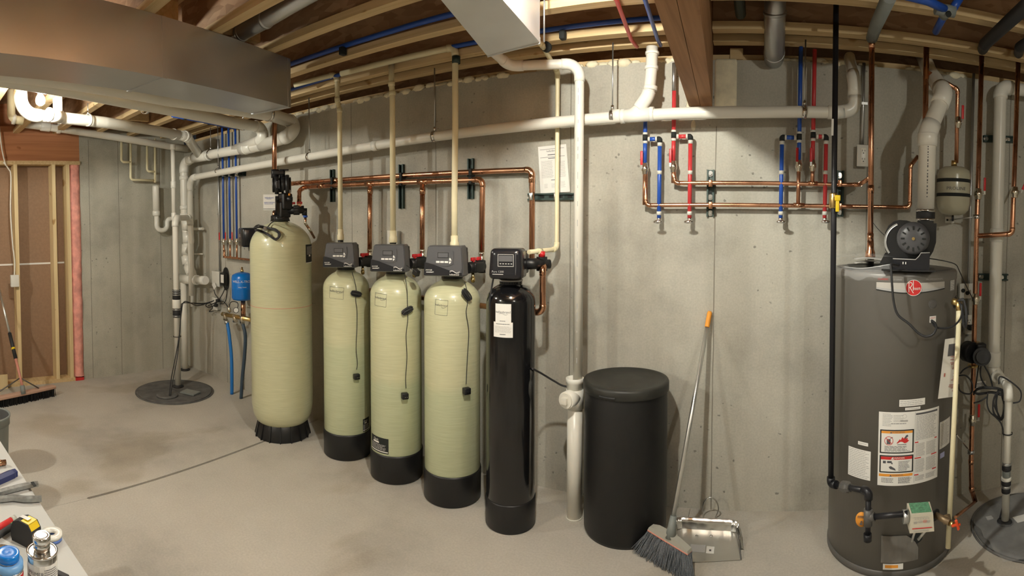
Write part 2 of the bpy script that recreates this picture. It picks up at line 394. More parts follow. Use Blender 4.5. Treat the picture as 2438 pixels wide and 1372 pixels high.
def ring(mb, F, cu, cv, r, wd, d=0., t=.0008, n=28, a0=0, a1=2 * PI):
    vs = []; fs = []
    for k in range(n + 1):
        a = a0 + (a1 - a0) * k / n
        for rr in (r - wd, r): vs.append(F(cu + rr * math.cos(a), cv + rr * math.sin(a), d + t))
    for k in range(n): fs.append((2 * k, 2 * k + 1, 2 * k + 3, 2 * k + 2))
    mb.add(vs, fs); return mb
_TC = {}
def text(mb, F, s, size, u, v, d=.0016, align='CENTER', sx=1., shear=0.):
    key = (s, align, shear)
    if key not in _TC:
        cu = bpy.data.curves.new('t', 'FONT'); cu.body = s; cu.align_x = align; cu.align_y = 'CENTER'; cu.size = 1; cu.resolution_u = 2; cu.shear = shear
        ob = bpy.data.objects.new('t', cu); COL.objects.link(ob)
        me = bpy.data.meshes.new_from_object(ob); _TC[key] = ([tuple(x.co) for x in me.vertices], [tuple(p.vertices) for p in me.polygons])
        bpy.data.objects.remove(ob); bpy.data.curves.remove(cu); bpy.data.meshes.remove(me)
    vs, fs = _TC[key]
    mb.add([F(u + a[0] * size * sx, v + a[1] * size, d) for a in vs], fs); return mb
def lines(mb, F, u0, u1, v1, v0, n, h=None, d=.0016, ragged=.25, rnd=random):
    """rows of fine print as word-long dashes"""
    st = (v1 - v0) / n; h = h or st * .45
    for k in range(n):
        v = v1 - st * (k + .5); u = u0; end = u1 - (u1 - u0) * rnd.random() * ragged
        while u < end:
            l = min((u1 - u0) * rnd.uniform(.06, .2), end - u); rect(mb, F, u, v - h / 2, u + l, v + h / 2, d, .0002, nu=1); u += l + (u1 - u0) * .02
    return mb
# ================================================================= the setting
WY, LX = 2.934, -5.29            # inner faces of the back wall and of the left wall
TOPZ, JZ, DECK = 2.49, 2.55, 2.86   # concrete top, joist undersides, underside of the deck
BY, RX = -2.2, 2.7
def structure(name, mb, m, parent=None, **k):
    o = obj(name, mb, m, parent, **k); o['kind'] = 'structure'; return o

# floor: three cast slabs over a dark base, the saw-cut joints are real gaps
fl = structure('floor', MB().b2((LX - .4, BY - .2, -.08), (RX + .2, WY + .3, -.014)), m_joint); fl['label'] = 'grey concrete basement floor with a saw-cut joint'; 
def jx(y): return -2.955 - (y - .945) * .0977
def slab(pts):
    mb = MB(); m = len(pts); vs = [V((x, y, -.014)) for x, y in pts] + [V((x, y, 0)) for x, y in pts]
    mb.add(vs, [tuple(range(m))[::-1], tuple(range(m, 2 * m))] + [(i, (i + 1) % m, m + (i + 1) % m, m + i) for i in range(m)]); return mb
g = .011
obj('slab', slab([(LX - .3, BY), (jx(BY) - .001, BY), (jx(.95) - .001, .95), (jx(.96) - g, .96), (jx(WY + .2) - g, WY + .2), (LX - .3, WY + .2)]), m_floor, fl)
sx = -.335
obj('slab', slab([(jx(BY) + .001, BY), (sx - .001, BY), (sx - .001, WY + .2), (jx(WY + .2) + g, WY + .2), (jx(.96) + g, .96), (jx(.95) + .001, .95)]), m_floor, fl)
obj('slab', slab([(sx + .001, BY), (RX, BY), (RX, WY + .2), (sx + .001, WY + .2)]), m_floor, fl)

# back wall with form seams, spray foam on its top and the rim board behind
wb = structure('wall_back', MB().b2((LX - .25, WY, -.05), (RX + .2, WY + .2, TOPZ)), m_wall); wb['label'] = 'poured grey concrete back wall with form seams'
for x, z1 in [(-4.47, 2.49), (-3.62, 2.49), (-2.75, 2.49), (-1.99, 2.49), (-1.054, 2.49), (-.219, 2.13), (.62, 2.49), (1.50, 2.49)]:
    mb = MB(); n = 14; r_ = random.Random(int(x * 100)); row = []
    for k in range(n + 1): row.append([V((x + r_.uniform(-.002, .002) + s * .0045, WY - (.0028 if s == 0 else -.002), z1 * k / n)) for s in (-1, 0, 1)])
    mb.shell(row); obj('form_seam', mb, m_seam, wb)
rb = obj('rim_board', MB().b2((LX, WY + .16, TOPZ), (RX, WY + .2, DECK)), m_osb, wb)
obj('sill_plate', MB().b2((LX, WY + .03, TOPZ), (RX, WY + .16, TOPZ + .038)), m_pineX, wb)
r_ = random.Random(3)
for x0, x1 in [(-3.6, -2.85), (-2.72, -2.1), (-2.04, -1.45), (-1.25, -.93), (-.93, -.62), (-.56, -.38), (.16, .42), (.45, .66), (.86, 1.2)]:
    mb = MB(); x = x0
    while x < x1:
        mb.sphere((x, WY + .02 + r_.uniform(-.012, .02), TOPZ + r_.uniform(-.004, .012)), r_.uniform(.018, .036), 8, (1.4, .8, .75)); x += r_.uniform(.02, .04)
    o = obj('spray_foam', mb, m_foam, wb, kind='stuff')
# foam and wood shims filling the beam pocket
obj('pocket_foam', MB().b2((-.236, WY - .008, 2.19), (-.105, WY + .05, 2.50), bev=.02), m_foam, wb)
mb = MB()
for k in range(9): mb.sphere((-.375 + k * .004, WY - .002, 2.20 + .03 * k), .022, 8, (.8, .5, 1.2))
mb.sphere((-.345, WY, 2.135), .02, 8, (.7, .5, 1.6)); obj('pocket_foam', mb, m_foam, wb)
obj('shim_block', MB().b2((-.15, WY + .02, 2.50), (-.08, WY + .1, 2.56)), m_pineX, wb)

# left wall: concrete return near the corner, then a framed walk-out wall
wl = structure('wall_left', MB().b2((LX - .25, 1.70, -.05), (LX, WY, JZ + .06)), m_lwall); wl['label'] = 'concrete return wall left of the corner beside framed section'
for y in (1.80, 2.13, 2.62): 
    mb = MB().shell([[V((LX + (.0028 if s == 0 else -.002), y + s * .004, 2.5 * k / 6)) for s in (-1, 0, 1)] for k in range(7)]); obj('form_seam', mb, m_seam, wl)
FX = LX + .02
wf = structure('wall_far_left', MB().b2((FX - .16, BY, -.02), (FX - .145, 1.70, DECK)), m_sheath); wf['label'] = 'fibreboard sheathing behind the open stud framing at left'
obj('top_plate', MB().b2((FX - .14, BY, 2.235), (FX, 1.70, 2.273)), m_pineX, wf)
obj('bottom_plate', MB().b2((FX - .14, BY, 0), (FX, 1.60, .038)), m_pineX, wf)
for y in (1.565, 1.415, 1.02, .61, .20, -.2, -.6, -1.0, -1.4): obj('stud', MB().b2((FX - .14, y - .019, .038), (FX, y + .019, 2.235)), m_pineZ, wf)
mb = MB(); r_ = random.Random(5); rows = []
for k in range(40):
    z = .04 + (2.235 - .04) * k / 39; rows.append([V((FX - .13, 1.586, z)), V((FX - .03 + r_.uniform(-.012, .012), 1.588, z)), V((FX - .005 + r_.uniform(-.014, .010), 1.62 + r_.uniform(-.006, .006), z)), V((FX - .0 + r_.uniform(-.014, .010), 1.66 + r_.uniform(-.006, .006), z)), V((FX - .012 + r_.uniform(-.012, .012), 1.695, z)), V((FX - .13, 1.70, z))])
mb.shell(rows); obj('insulation_batt', mb, m_pink, wf)
obj('membrane_strip', MB().b2((FX - .12, 1.60, .0), (FX + .004, 1.69, .03)), m_redp, wf)
obj('sheathing_tape', MB().b2((FX - .145, BY, 1.215), (FX - .142, 1.57, 1.232)), m_paper, wf)
obj('header_board', MB().b2((FX - .06, BY, 2.273), (FX - .02, 1.70, 2.62)), m_rim, wf)
obj('rim_board', MB().b2((FX - .14, BY, 2.62), (FX - .1, WY, DECK)), m_rim, wf)

wr = structure('wall_right', MB().b2((RX, BY, -.05), (RX + .2, WY + .2, DECK)), m_wall)
wn = structure('wall_near', MB().b2((LX - .25, BY - .2, -.05), (RX + .2, BY, DECK)), m_wall)

# ceiling: deck, I-joists running parallel to the back wall, one beam into its pocket
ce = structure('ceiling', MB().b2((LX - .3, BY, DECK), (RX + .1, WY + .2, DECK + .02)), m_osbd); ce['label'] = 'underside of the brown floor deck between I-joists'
JY = [2.845, 2.665, 2.27, 1.86, 1.45, 1.04, .63, .22, -.19, -.6, -1.01, -1.42, -1.83]
def joist(y, x0, x1):
    o = obj('joist', MB().b2((x0, y - .005, JZ + .03), (x1, y + .005, DECK - .03)), m_osb, ce)
    obj('bottom_flange', MB().b2((x0, y - .032, JZ), (x1, y + .032, JZ + .038)), m_pineX, o)
    obj('top_flange', MB().b2((x0, y - .032, DECK - .038), (x1, y + .032, DECK)), m_pineX, o)
BL, BR = V((-.371, WY, 2.24)), V((-.241, WY, 2.24))
for y in JY:
    t = (WY - y); joist(y, LX - .1, -.371 + t * .052 - .004); joist(y, -.241 + t * .052 + .004, RX)
# beam: two plies
d = V((.052, -1, 0)).normalized(); nx = V((1, .052, 0)).normalized(); LEN = WY - BY
bm_ = thing('ceiling_beam', 'brown laminated timber beam running into the top of the back wall', 'beam', (-.306, WY, 2.24)); bm_['kind'] = 'structure'
for k in range(2):
    o_ = V((-.371 + .0655 * k, WY, 2.24)); w_ = .0635
    pts = [o_, o_ + V((w_, 0, 0)), o_ + V((w_, 0, 0)) + V((.052, -1, 0)) * LEN, o_ + V((.052, -1, 0)) * LEN]
    vs = pts + [p + V((0, 0, DECK - 2.24)) for p in pts]
    obj('beam_ply', MB().add(vs, [(0, 1, 2, 3), (4, 5, 6, 7), (0, 1, 5, 4), (1, 2, 6, 5), (2, 3, 7, 6), (3, 0, 4, 7)]), m_beam, bm_)
# blocking pieces between joists on the left and by the duct
r_ = random.Random(11)
for (x, y0, y1) in [(-3.95, 1.48, 1.83), (-4.75, 1.89, 2.24), (-2.42, 1.48, 1.83), (-2.62, 1.07, 1.42)]:
    obj('blocking', MB().b2((x - .019, y0, JZ + .06), (x + .019, y1, DECK - .04)), m_pineX, ce)

# ---------------------------------------------------------------- ceiling lamps
def bulb_mat(k):
    m = mat('bulb_glow_%d' % int(k * 100), (1.0, .96, .90), .5, emit=BULB * k)
    m.node_tree.nodes['Principled BSDF'].inputs['Emission Color'].default_value = (1.0, .985, .875, 1); return m
m_porc = mat('porcelain', (.85, .84, .8), .2)
def lamp(x, y, label, k=1., dz=0.):
    t = thing('bare_bulb_lamp', label, 'lamp', (x, y, JZ), 'bare bulb lamps on the joists')
    z = JZ - dz
    obj('blocking_board', MB().b2((x - .08, y - .02, z), (x + .08, y + .22, JZ + .02)), m_pineX, t)
    obj('holder', MB().lathe([(.052, z), (.052, z - .012), (.03, z - .03), (.024, z - .045)], (x, y, 0)), m_porc, t)
    obj('bulb', MB().lathe([(.013, z - .045), (.016, z - .06), (.028, z - .08), (.032, z - .10), (.027, z - .12), (.012, z - .132), (.0, z - .134)], (x, y, 0), n=20), bulb_mat(k), t)
lamp(-3.42, .84, 'lit bare bulb glowing above the white pipe elbow at upper left', .6, .02)
lamp(-.60, 1.22, 'lit bare bulb hung between the short metal duct and the timber beam', 1.25)
lamp(1.25, -.25, 'lit bare bulb on the joists behind the camera', .5)
lamp(-2.9, -1.2, 'lit bare bulb on the far joists behind the table', 1.1)

# ---------------------------------------------------------------- sheet metal ducts
def hexa(bot, z0, z1, shrink=0):
    b = [V((p[0], p[1], z0)) for p in bot]; t = [V((p[0], p[1], z1)) for p in bot]
    return MB().add(b + t, [(0, 1, 2, 3), (4, 5, 6, 7), (0, 1, 5, 4), (1, 2, 6, 5), (2, 3, 7, 6), (3, 0, 4, 7)])
td = thing('trunk_duct', 'long rectangular galvanised trunk duct hung under the joists at upper left', 'duct', (-2.3, 1.2, 2.27))
A0, A1 = V((-2.025 + .5, .32 - 2.4)), V((-2.375, 2.02))
slope = (A1 - A0).normalized(); pn = V((-slope.y, slope.x))
wd = .285
segs = [0, .26, .52, .78, 1.0]
for k in range(4):
    p0 = A0.lerp(A1, segs[k]); p1 = A0.lerp(A1, segs[k + 1]) - slope * .004
    obj('duct_section', hexa([p0, p1, p1 + pn * wd, p0 + pn * wd], 2.27, JZ - .002), m_galv, td)
    if k: 
        q = p0 - slope * .012; q1 = p0 + slope * .012; e = .004
        obj('drive_cleat', hexa([q - pn * e, q1 - pn * e, q1 + pn * (wd + e), q + pn * (wd + e)], 2.27 - e, JZ - .003), m_galv, td)
e = .003; q = A1 - slope * .02
obj('end_flange', hexa([q - pn * e, A1 + slope * .004 - pn * e, A1 + slope * .004 + pn * (wd + e), q + pn * (wd + e)], 2.266, JZ - .003), m_galv, td)
sd = thing('short_duct', 'short pale galvanised duct angled down from the joists above the tan riser pipes', 'duct', (-1.0, 1.9, 2.33))
B = [V((-1.141, 2.087)), V((-.863, 2.024)), V((-.811 + .06, 1.59 - .5)), V((-1.026 + .15, 1.558 - .5))]
obj('duct_body', hexa(B, 2.33, JZ - .004), m_galv2, sd)
Bt = [V((-1.10, 2.06)), V((-.9, 2.0)), V((-.86, 1.9)), V((-1.06, 1.9))]
obj('duct_riser', hexa(Bt, 2.5, DECK), m_galv2, sd)
obj('end_seam', hexa([B[0], B[1], B[1] + V((0, .006)), B[0] + V((0, .006))], 2.325, 2.352), m_galv2, sd)
# small straps hanging beside it
o = obj('hanger_wire', MB().cyl(onZ(1289, 101, 2.335) + V((.012, 0, 0)), onZ(1289, 101, 2.335) + V((.012, 0, .3)), .0035), m_zinc, sd)
# round branch duct through the joist at upper left, with damper collar
rd = thing('round_branch_duct', 'small round sheet-metal branch duct with elbow between the upper joists', 'duct', (-2.2, 1.62, 2.5))
pA, pB, pC, pD = onZ(535, 100, 2.62), onZ(575, 78, 2.63), onZ(632, 46, 2.64), onZ(690, 10, 2.66)
pth, _ = fillet([pA, pB, pC, pD + V((.35, 0, .02))], .1)
obj('round_pipe', MB().tube([p for p in pth], .045, 20), m_galv, rd)
collar(rd, pB, pC - pB, .049, .02, m_galv, 'crimp_ring'); collar(rd, pC, pC - pB, .049, .02, m_galv, 'crimp_ring')
# round metal pipe dropping against the back wall right of the beam
vd = thing('round_vent_duct', 'grey round sheet-metal duct ending in an elbow at the back wall right of the beam', 'duct', (.085, 2.8, 2.4))
p0 = onZ(1846, 0, 2.50); p1 = onY(1839, 128, 2.74); p1.z += .0
pth, ar = fillet([V((.075, 2.50, 2.85)), V((.080, 2.565, 2.60)), V((.088, 2.80, 2.497)), V((.09, WY + .06, 2.50))], .12)
obj('round_pipe', MB().tube(pth, .053, 24), m_galv, vd)
for q in (5, len(pth) - 3): collar(vd, pth[q], pth[min(q + 1, len(pth) - 1)] - pth[q - 1], .057, .016, m_galv, 'crimp_ring')
# ================================================================= tanks
def tank_frame(c, yaw=.26):
    """viewer-right U, forward Nn of a control head that looks a little left of the camera"""
    d = V((-c[0], -c[1], 0)).normalized(); Nn = Matrix.Rotation(-yaw, 3, 'Z') @ d   # turned to the viewer's left
    U = V((-Nn.y, Nn.x, 0)); return U, Nn
def toward(c): return math.atan2(-c[1], -c[0])

def make_head(t, c, zb, s, big=True):
    """control head of a softener: cover, band, panel, display, pads, lettering"""
    U, Nn = tank_frame(c); Z = V((0, 0, 1)); O = V((c[0], c[1], zb))
    H = .172 * s
    def P(u, f, z): return O + U * (u * s) + Nn * (f * s) + Z * (z * s)
    # cover: rounded trapezoid tapering forwards
    mb = MB(); outl = [(-.118, .004), (-.113, -.0), (.108, -.0), (.112, .006), (.100, .160), (.094, .168), (-.088, .168), (-.096, .160)]
    def rowp(f, k, dz=0, tilt=0): return [P(u * k, f + tilt * (z - .084), .084 + (z - .084) * k + dz) for u, z in outl]
    rows = [rowp(.06, .93), rowp(.07, 1.0), rowp(.155, 1.0, 0, -.06), rowp(.170, .985, 0, -.06), rowp(.178, .94, 0, -.06)]
    n = len(outl); vs = [p for r in rows for p in r]; fs = [(i * n + k, i * n + (k + 1) % n, (i + 1) * n + (k + 1) % n, (i + 1) * n + k) for i in range(4) for k in range(n)]
    fs += [tuple(range(n)), tuple(4 * n + k for k in range(n))]; mb.add(vs, fs, False)
    cv = obj('cover', mb, m_head, t)
    W = (P(0, .178 - .06 * .084, .168) - P(0, .178 + .06 * .084, 0)).normalized()
    F0 = flat(P(0, .1785, .084), U, W)
    F = lambda u, v, d=0.: F0(u * s, v * s, d)
    # dark lower band with a wavy top edge
    pts = [(-.112, -.078), (.104, -.078), (.102, -.040)] + [(.102 - .21 * k / 10, -.040 + .022 * math.sin(PI * .5 + PI * k / 10 * .9) * -1 + .012 * k / 10 - .0) for k in range(11)]
    obj('lower_band', poly(MB(), F, pts, .0002, .0045), m_headg, cv)
    # raised panel
    pts = [(-.066, .032), (-.06, .058), (.052, .058), (.056, .030), (.052, -.012)] + [(.052 - .118 * k / 8, -.016 - .012 * math.sin(PI * min(1, k / 6))) for k in range(9)] 
    obj('panel', poly(MB(), F, pts, .0002, .003), m_head, cv)
    obj('display_frame', rect(MB(), F, -.034, .018, .028, .048, .003, .0015), m_slot, cv); dsp = obj('display', rect(MB(), F, -.031, .021, .025, .045, .0045, .0008), m_lcd, cv)
    for k in range(3): obj('button', rect(MB(), F, -.042 + .024 * k, -.009, -.022 + .024 * k, .001, .003, .002), m_white, cv)
    obj('button', poly(MB(), F, [(.032, .004), (.046, .004), (.038, .018), (.033, .018)], .003, .002), m_white, cv)
    obj('button', poly(MB(), F, [(.031, -.001), (.045, -.001), (.037, -.013), (.032, -.013)], .003, .002), m_white, cv)
    mb = MB(); text(mb, F, 'hellenbrand', .0125, .062, -.072, .0052, sx=.92)
    for q in (0, .006): 
        L_ = [(.036 + .056 * k / 12, -.060 + q * .6 + .006 * math.sin(k / 12 * 2 * PI + q * 60)) for k in range(13)]
        for a_, b_ in zip(L_[:-1], L_[1:]): poly(mb, F, [a_, b_, (b_[0], b_[1] + .0018), (a_[0], a_[1] + .0018)], .0052, .0003)
    obj('lettering', mb, m_white, cv)
    mb = MB(); text(mb, F, 'H125', .013, -.082, -.050, .0052, sx=1.3); rect(mb, F, -.098, -.063, -.062, -.0595, .0052, .0004); text(mb, F, '®', .010, -.058, -.060, .0052); obj('lettering', mb, m_white, cv)
    # grey housing behind and valve body on the neck
    mb = MB().box(P(0, .045, .085), (.20 * s, .05 * s, .14 * s), (U, Nn, Z), .008); mb.box(P(.015, -.01, .07), (.14 * s, .09 * s, .12 * s), (U, Nn, Z), .01); obj('valve_body', mb, m_black, t)
    mb = MB().lathe([(.055 * s, -.045 * s), (.062 * s, -.035 * s), (.062 * s, 0), (.05 * s, .02 * s)], O, 28); obj('neck_collar', mb, m_black, t)
    return U, Nn, P

def dome_tank(name, label, c, r, zt, boot, mt, mboot, zring=None, group=None):
    t = thing(name, label, 'tank', (c[0], c[1], 0), group)
    pr = [(r * .86, .03), (r, .08), (r, zt - r * .80)]
    for k in range(1, 10):
        a = k / 10 * PI / 2; pr.append((r * math.cos(a), zt - r * .80 + r * .78 * math.sin(a)))
    pr.append((.06, zt)); pr = [p for p in pr if p[0] >= .055]
    obj('vessel', MB().lathe(pr, (c[0], c[1], 0), 64), mt, t)
    if boot: obj('base_boot', MB().lathe([(r - .004, 0.0), (r + .004, .008), (r + .006, boot - .01), (r + .004, boot), (r - .001, boot)], (c[0], c[1], 0), 64), mboot, t)
    return t

m_t0 = tank_mat('fibreglass_big', 0); m_t = [tank_mat('fibreglass_%d' % k, z) for k, z in enumerate((.77, .62, .66))]
TC = [V((-2.553, 2.66, 0)), V((-2.091, 2.63, 0)), V((-1.658, 2.61, 0)), V((-1.235, 2.52, 0))]
TR = [.160, .162, .163, .130]
lab = ['pale green water softener tank left of the other slim tanks, resin line highest', 'pale green water softener tank in the middle of three, black sticker near its boot', 'pale green water softener tank nearest the black tank, its control head the largest in view']
RX_ = []   # (px of riser top, foot, jog)
heads_z = [1.29, 1.295, 1.29]
for i in range(3):
    c = TC[i]; r = TR[i]; t = dome_tank('softener_tank', lab[i], c, r, 1.275, .175, m_t[i], m_black, group='pale green softener tanks in a row'); 
    U, Nn, P = make_head(t, c, 1.300, .98 if i < 2 else 1.0)
    # bypass valve towards the wall on the right, red knobs and fittings
    Z = V((0, 0, 1))
    xd, yd = ((880, 622), (1006, 625), (1147, 634))[i]; qd = onY(xd, yd, 2.83); qa = P(.08, -.03, .085); qa.z = qd.z; dq = (qd - qa).normalized()
    by = MB().cyl(qa, qd, .033, n=20); by.box(qa.lerp(qd, .55), (.10, .075, .062), (dq, Z.cross(dq), Z), .012); by.cyl(qa.lerp(qd, .85) - Z * .035, qa.lerp(qd, .85) + Z * .04, .026); by.cyl(qd - Z * .04, qd + Z * .035, .024)
    bo = obj('bypass_valve', by, m_black, t)
    for q in (.42, .80): kq = qa.lerp(qd, q) + Z * .048; obj('red_knob', MB().box(kq, (.040, .016, .022), (dq, Z.cross(dq), Z), .004).cyl(kq - Z * .025, kq, .008), m_redh, bo)
    obj('union_nut', MB().lathe([(.017, 0), (.019, .004), (.019, .018), (.016, .022), (.015, .034), (.0185, .036), (.0185, .05)], qd + Z * .035, 16), m_solder, bo)
    obj('drain_barb', MB().cyl(qa.lerp(qd, .4) - Z * .09, qa.lerp(qd, .4) - Z * .03, .009).cyl(qa.lerp(qd, .4) - Z * .085, qa.lerp(qd, .4) - Z * .06, .013), m_brass, bo)
    # faint maker's label on the fibreglass
    th = toward(c); F = wrap(c, r, th, 0)
    px = [(785, 818, 684, 712), (893, 920, 699, 730), (1036, 1066, 714, 751)][i]
    q0 = onC(px[0], (px[2] + px[3]) / 2, c, r); q1 = onC(px[1], (px[2] + px[3]) / 2, c, r); a0 = math.atan2(q0.y - c.y, q0.x - c.x); a1 = math.atan2(q1.y - c.y, q1.x - c.x)
    zt = onC((px[0] + px[1]) / 2, px[2], c, r).z; zb = onC((px[0] + px[1]) / 2, px[3], c, r).z
    wl_ = r * (a1 - a0) / 2; hl = (zt - zb) / 2; F = wrap(c, r, (a0 + a1) / 2, (zt + zb) / 2, -.06)
    mb = MB(); e = .0014
    for u0, v0, u1, v1 in ((-wl_, hl - e, wl_, hl), (-wl_, -hl, wl_, -hl + e), (-wl_, -hl, -wl_ + e, hl), (wl_ - e, -hl, wl_, hl)): rect(mb, F, u0, v0, u1, v1, .0006, .0004)
    text(mb, F, 'hellenbrand', wl_ * .40, 0, hl * .28, .001); 
    L_ = [(wl_ * (.05 + .75 * k / 8), hl * .02 - .004 * math.sin(k / 8 * PI * 1.4)) for k in range(9)]
    for a_, b_ in zip(L_[:-1], L_[1:]): poly(mb, F, [a_, b_, (b_[0], b_[1] + .0016), (a_[0], a_[1] + .0016)], .001, .0003)
    obj('maker_label', mb, m_ink, t)
# black stickers low on two of the tanks
def sticker(parent, c, r, x0, x1, y0, y1, rot=0.):
    q0 = onC(x0, (y0 + y1) / 2, c, r); q1 = onC(x1, (y0 + y1) / 2, c, r); a0 = math.atan2(q0.y - c[1], q0.x - c[0]); a1 = math.atan2(q1.y - c[1], q1.x - c[0])
    xm = (x0 + x1) / 2; zt = onC(xm, y0, c, r).z; zb = onC(xm, y1, c, r).z
    return wrap(c, r, (a0 + a1) / 2, (zt + zb) / 2, rot), r * (a1 - a0) / 2, (zt - zb) / 2
def CH():
    return [o for o in COL.objects if o.name.startswith('softener_tank') and o.type == 'EMPTY']
TK = CH()
for ti, box_ in ((1, (886, 925, 1042, 1078)), (0, (864, 878, 996, 1026))):
    F, a, b = sticker(TK[ti], TC[ti], TR[ti], *box_)
    st = obj('black_sticker', rect(MB(), F, -a, -b, a, b, .0006, .0006), m_slot, TK[ti])
    mb = MB(); text(mb, F, 'Clack', b * .42, -a * .25, b * .62, .0014); rect(mb, F, -a * .6, b * .22, a * .1, b * .42, .0014, .0003); rect(mb, F, -a * .95, -b * .86, a * .95, -b * .74, .0014, .0003)
    obj('sticker_print', mb, m_white, st); obj('sticker_text', lines(MB(), F, -a * .9, a * .9, b * .12, -b * .66, 6, d=.0014), m_inkl, st)
# cords that hang down the fronts of the tanks: coil, run, transformer plug
def hung_cord(ti, top, coil, run, plug, tilt, label):
    c, r = TC[ti], TR[ti]; rr = r + .012
    t = thing('power_cord', label, 'cord', onC(plug[0], plug[1], c, rr), 'unplugged power cords on the softener tanks')
    pts = [onC(x, y, c, r + .006) for x, y in top] + [onC(x, y, c, r + .008) for x, y in run]
    cable('cord', pts, .0022, m_rubber, t)
    p = onC(coil[0], coil[1], c, r + .016); Nn = (p - V((c.x, c.y, p.z))).normalized(); U = V((-Nn.y, Nn.x, 0)); cs, sn = math.cos(tilt), math.sin(tilt); A = U * cs + V((0, 0, 1)) * sn; B_ = Nn; C_ = A.cross(B_)
    mb = MB()
    for k in range(6):
        off = B_ * (.006 * math.sin(k * 1.9)) + C_ * (-.010 + .004 * k); l = .036 + .003 * math.sin(k * 2.3)
        lp = [p + off + A * (l * math.cos(a)) + C_ * (.008 * math.sin(a)) for a in [2 * PI * j / 16 for j in range(16)]]; mb.tube(lp, .0032, 6, closed=True)
    mb.box(p, (.062, .018, .018), (A, B_, C_), .006)
    obj('coil', mb, m_rubber, t)
    p = onC(plug[0], plug[1], c, r + .022); Nn = (p - V((c.x, c.y, p.z))).normalized(); U = V((-Nn.y, Nn.x, 0))
    pl = obj('transformer_plug', MB().box(p, (.040, .034, .036), (U, Nn, V((0, 0, 1))), .005), m_black, t)
    obj('blade', MB().box(p + Nn * .022 + U * .006, (.006, .014, .0015), (U, Nn, V((0, 0, 1)))).box(p + Nn * .022 - U * .006, (.006, .014, .0015), (U, Nn, V((0, 0, 1)))), m_steel, pl)
hung_cord(0, [(838, 648), (845, 672), (848, 690)], (848, 700), [(847, 715), (850, 740), (850, 780), (848, 830), (851, 865), (849, 880)], (849, 897), -.25, 'black power cord with level coil hanging on the leftmost slim green tank')
hung_cord(1, [(964, 655), (969, 690), (970, 725)], (970, 740), [(971, 760), (967, 800), (969, 850), (966, 900), (967, 925)], (964, 943), .42, 'black power cord with rising coil hanging on the middle green tank')
hung_cord(2, [(1106, 672), (1111, 690)], (1111, 702), [(1113, 722), (1110, 745), (1116, 790), (1113, 850), (1111, 890), (1110, 915)], (1111, 931), -.9, 'black power cord with steep coil hanging on the green tank by the black tank')
t = thing('wall_plug_adapter', 'small black transformer plug dangling behind the head of the middle green tank', 'plug', onD(990, 650, 3.1))
c = TC[1]; p = onD(991, 649, 3.12); obj('plug_body', MB().box(p, (.042, .03, .035), (V((.86, -.3, -.4)).normalized(), V((.3, .95, 0)).normalized(), V((.35, -.1, .9)).normalized()), .005), m_black, t); obj('cord', MB().tube(smooth_path([p, onD(978, 640, 3.14), onD(968, 632, 3.12)]), .002, 6), m_rubber, t)

# black carbon tank with its own head
c = TC[3]; r = TR[3]
t4 = dome_tank('carbon_filter_tank', 'glossy black filter tank with two white labels beside the brine drum', c, r, 1.285, 0, m_blackg, m_black)
obj('base_boot', MB().lathe([(r - .004, 0), (r + .003, .01), (r + .004, .145), (r + .001, .152), (r - .001, .152)], (c.x, c.y, 0), 64), m_black, t4)
U, Nn = tank_frame(c, .22); Z = V((0, 0, 1)); O = V((c.x, c.y, 1.305))
def P4(u, f, z): return O + U * u + Nn * f + Z * z
mb = MB(); outl = []
for (cx, cz, a0) in ((.066, .028, -90), (.062, .142, 0), (-.058, .142, 90), (-.066, .028, 180)):
    for k in range(5): a = math.radians(a0 + 90 * k / 4); outl.append((cx + .022 * math.cos(a), cz + .022 * math.sin(a) - .003))
rows = [[P4(u * k, f, .084 + (z - .084) * k) for u, z in outl] for f, k in ((.0, .93), (.02, .99), (.10, 1.0), (.125, .97), (.137, .88), (.14, .6))]
n = len(outl); vs = [p for r__ in rows for p in r__]; fs = [(i * n + k, i * n + (k + 1) % n, (i + 1) * n + (k + 1) % n, (i + 1) * n + k) for i in range(5) for k in range(n)] + [tuple(range(n)), tuple(5 * n + k for k in range(n))]
cv = obj('cover', mb.add(vs, fs, True), m_headg, t4)
F = flat(P4(0, .1405, .084), U, Z)
mb = MB()
for u0, v0, u1, v1 in ((-.036, -.014, .046, -.011), (-.036, .046, .046, .049), (-.036, -.014, -.033, .049), (.043, -.014, .046, .049)): rect(mb, F, u0, v0, u1, v1, 0, .003)
obj('display_frame', mb, m_inkl, cv); obj('display', rect(MB(), F, -.030, .012, .040, .042, 0, .002), m_lcd, cv)
mb = MB()
for k in range(5): rect(mb, F, -.026 + .014 * k, -.002, -.018 + .014 * k, .003, .001, .001)
obj('button_marks', mb, m_inkl, cv)
mb = MB().tube([F(.056, .055 - .11 * k / 8, .001 + .002 * math.sin(k)) for k in range(9)], .0022, 6); obj('ridge', mb, m_head, cv)
mb = MB(); text(mb, F, 'Pure 1200', .015, -.036, -.040, .002); rect(mb, F, -.064, -.055, -.008, -.051, .001, .001); obj('lettering', mb, m_inkl, cv)
obj('neck_collar', MB().lathe([(.055, -.035), (.06, -.03), (.06, -.012), (.052, .0), (.05, .02)], O, 28), m_black, t4)
obj('neck_ring', MB().lathe([(.0605, -.016), (.063, -.014), (.063, -.009), (.0605, -.007)], O, 28, cap=False), m_inkl, t4)
mb = MB().box(P4(.02, -.04, .08), (.12, .10, .12), (U, Nn, Z), .01).cyl(P4(.06, -.05, .07), P4(.15, -.11, .07), .03).cyl(P4(.145, -.12, .03), P4(.145, -.12, .105), .03).cyl(P4(.14, -.12, .065), P4(.185, -.145, .065), .026)
by4 = obj('bypass_valve', mb, m_black, t4); obj('red_collar', MB().cyl(P4(.145, -.12, .105), P4(.145, -.12, .135), .018), m_redh, by4)
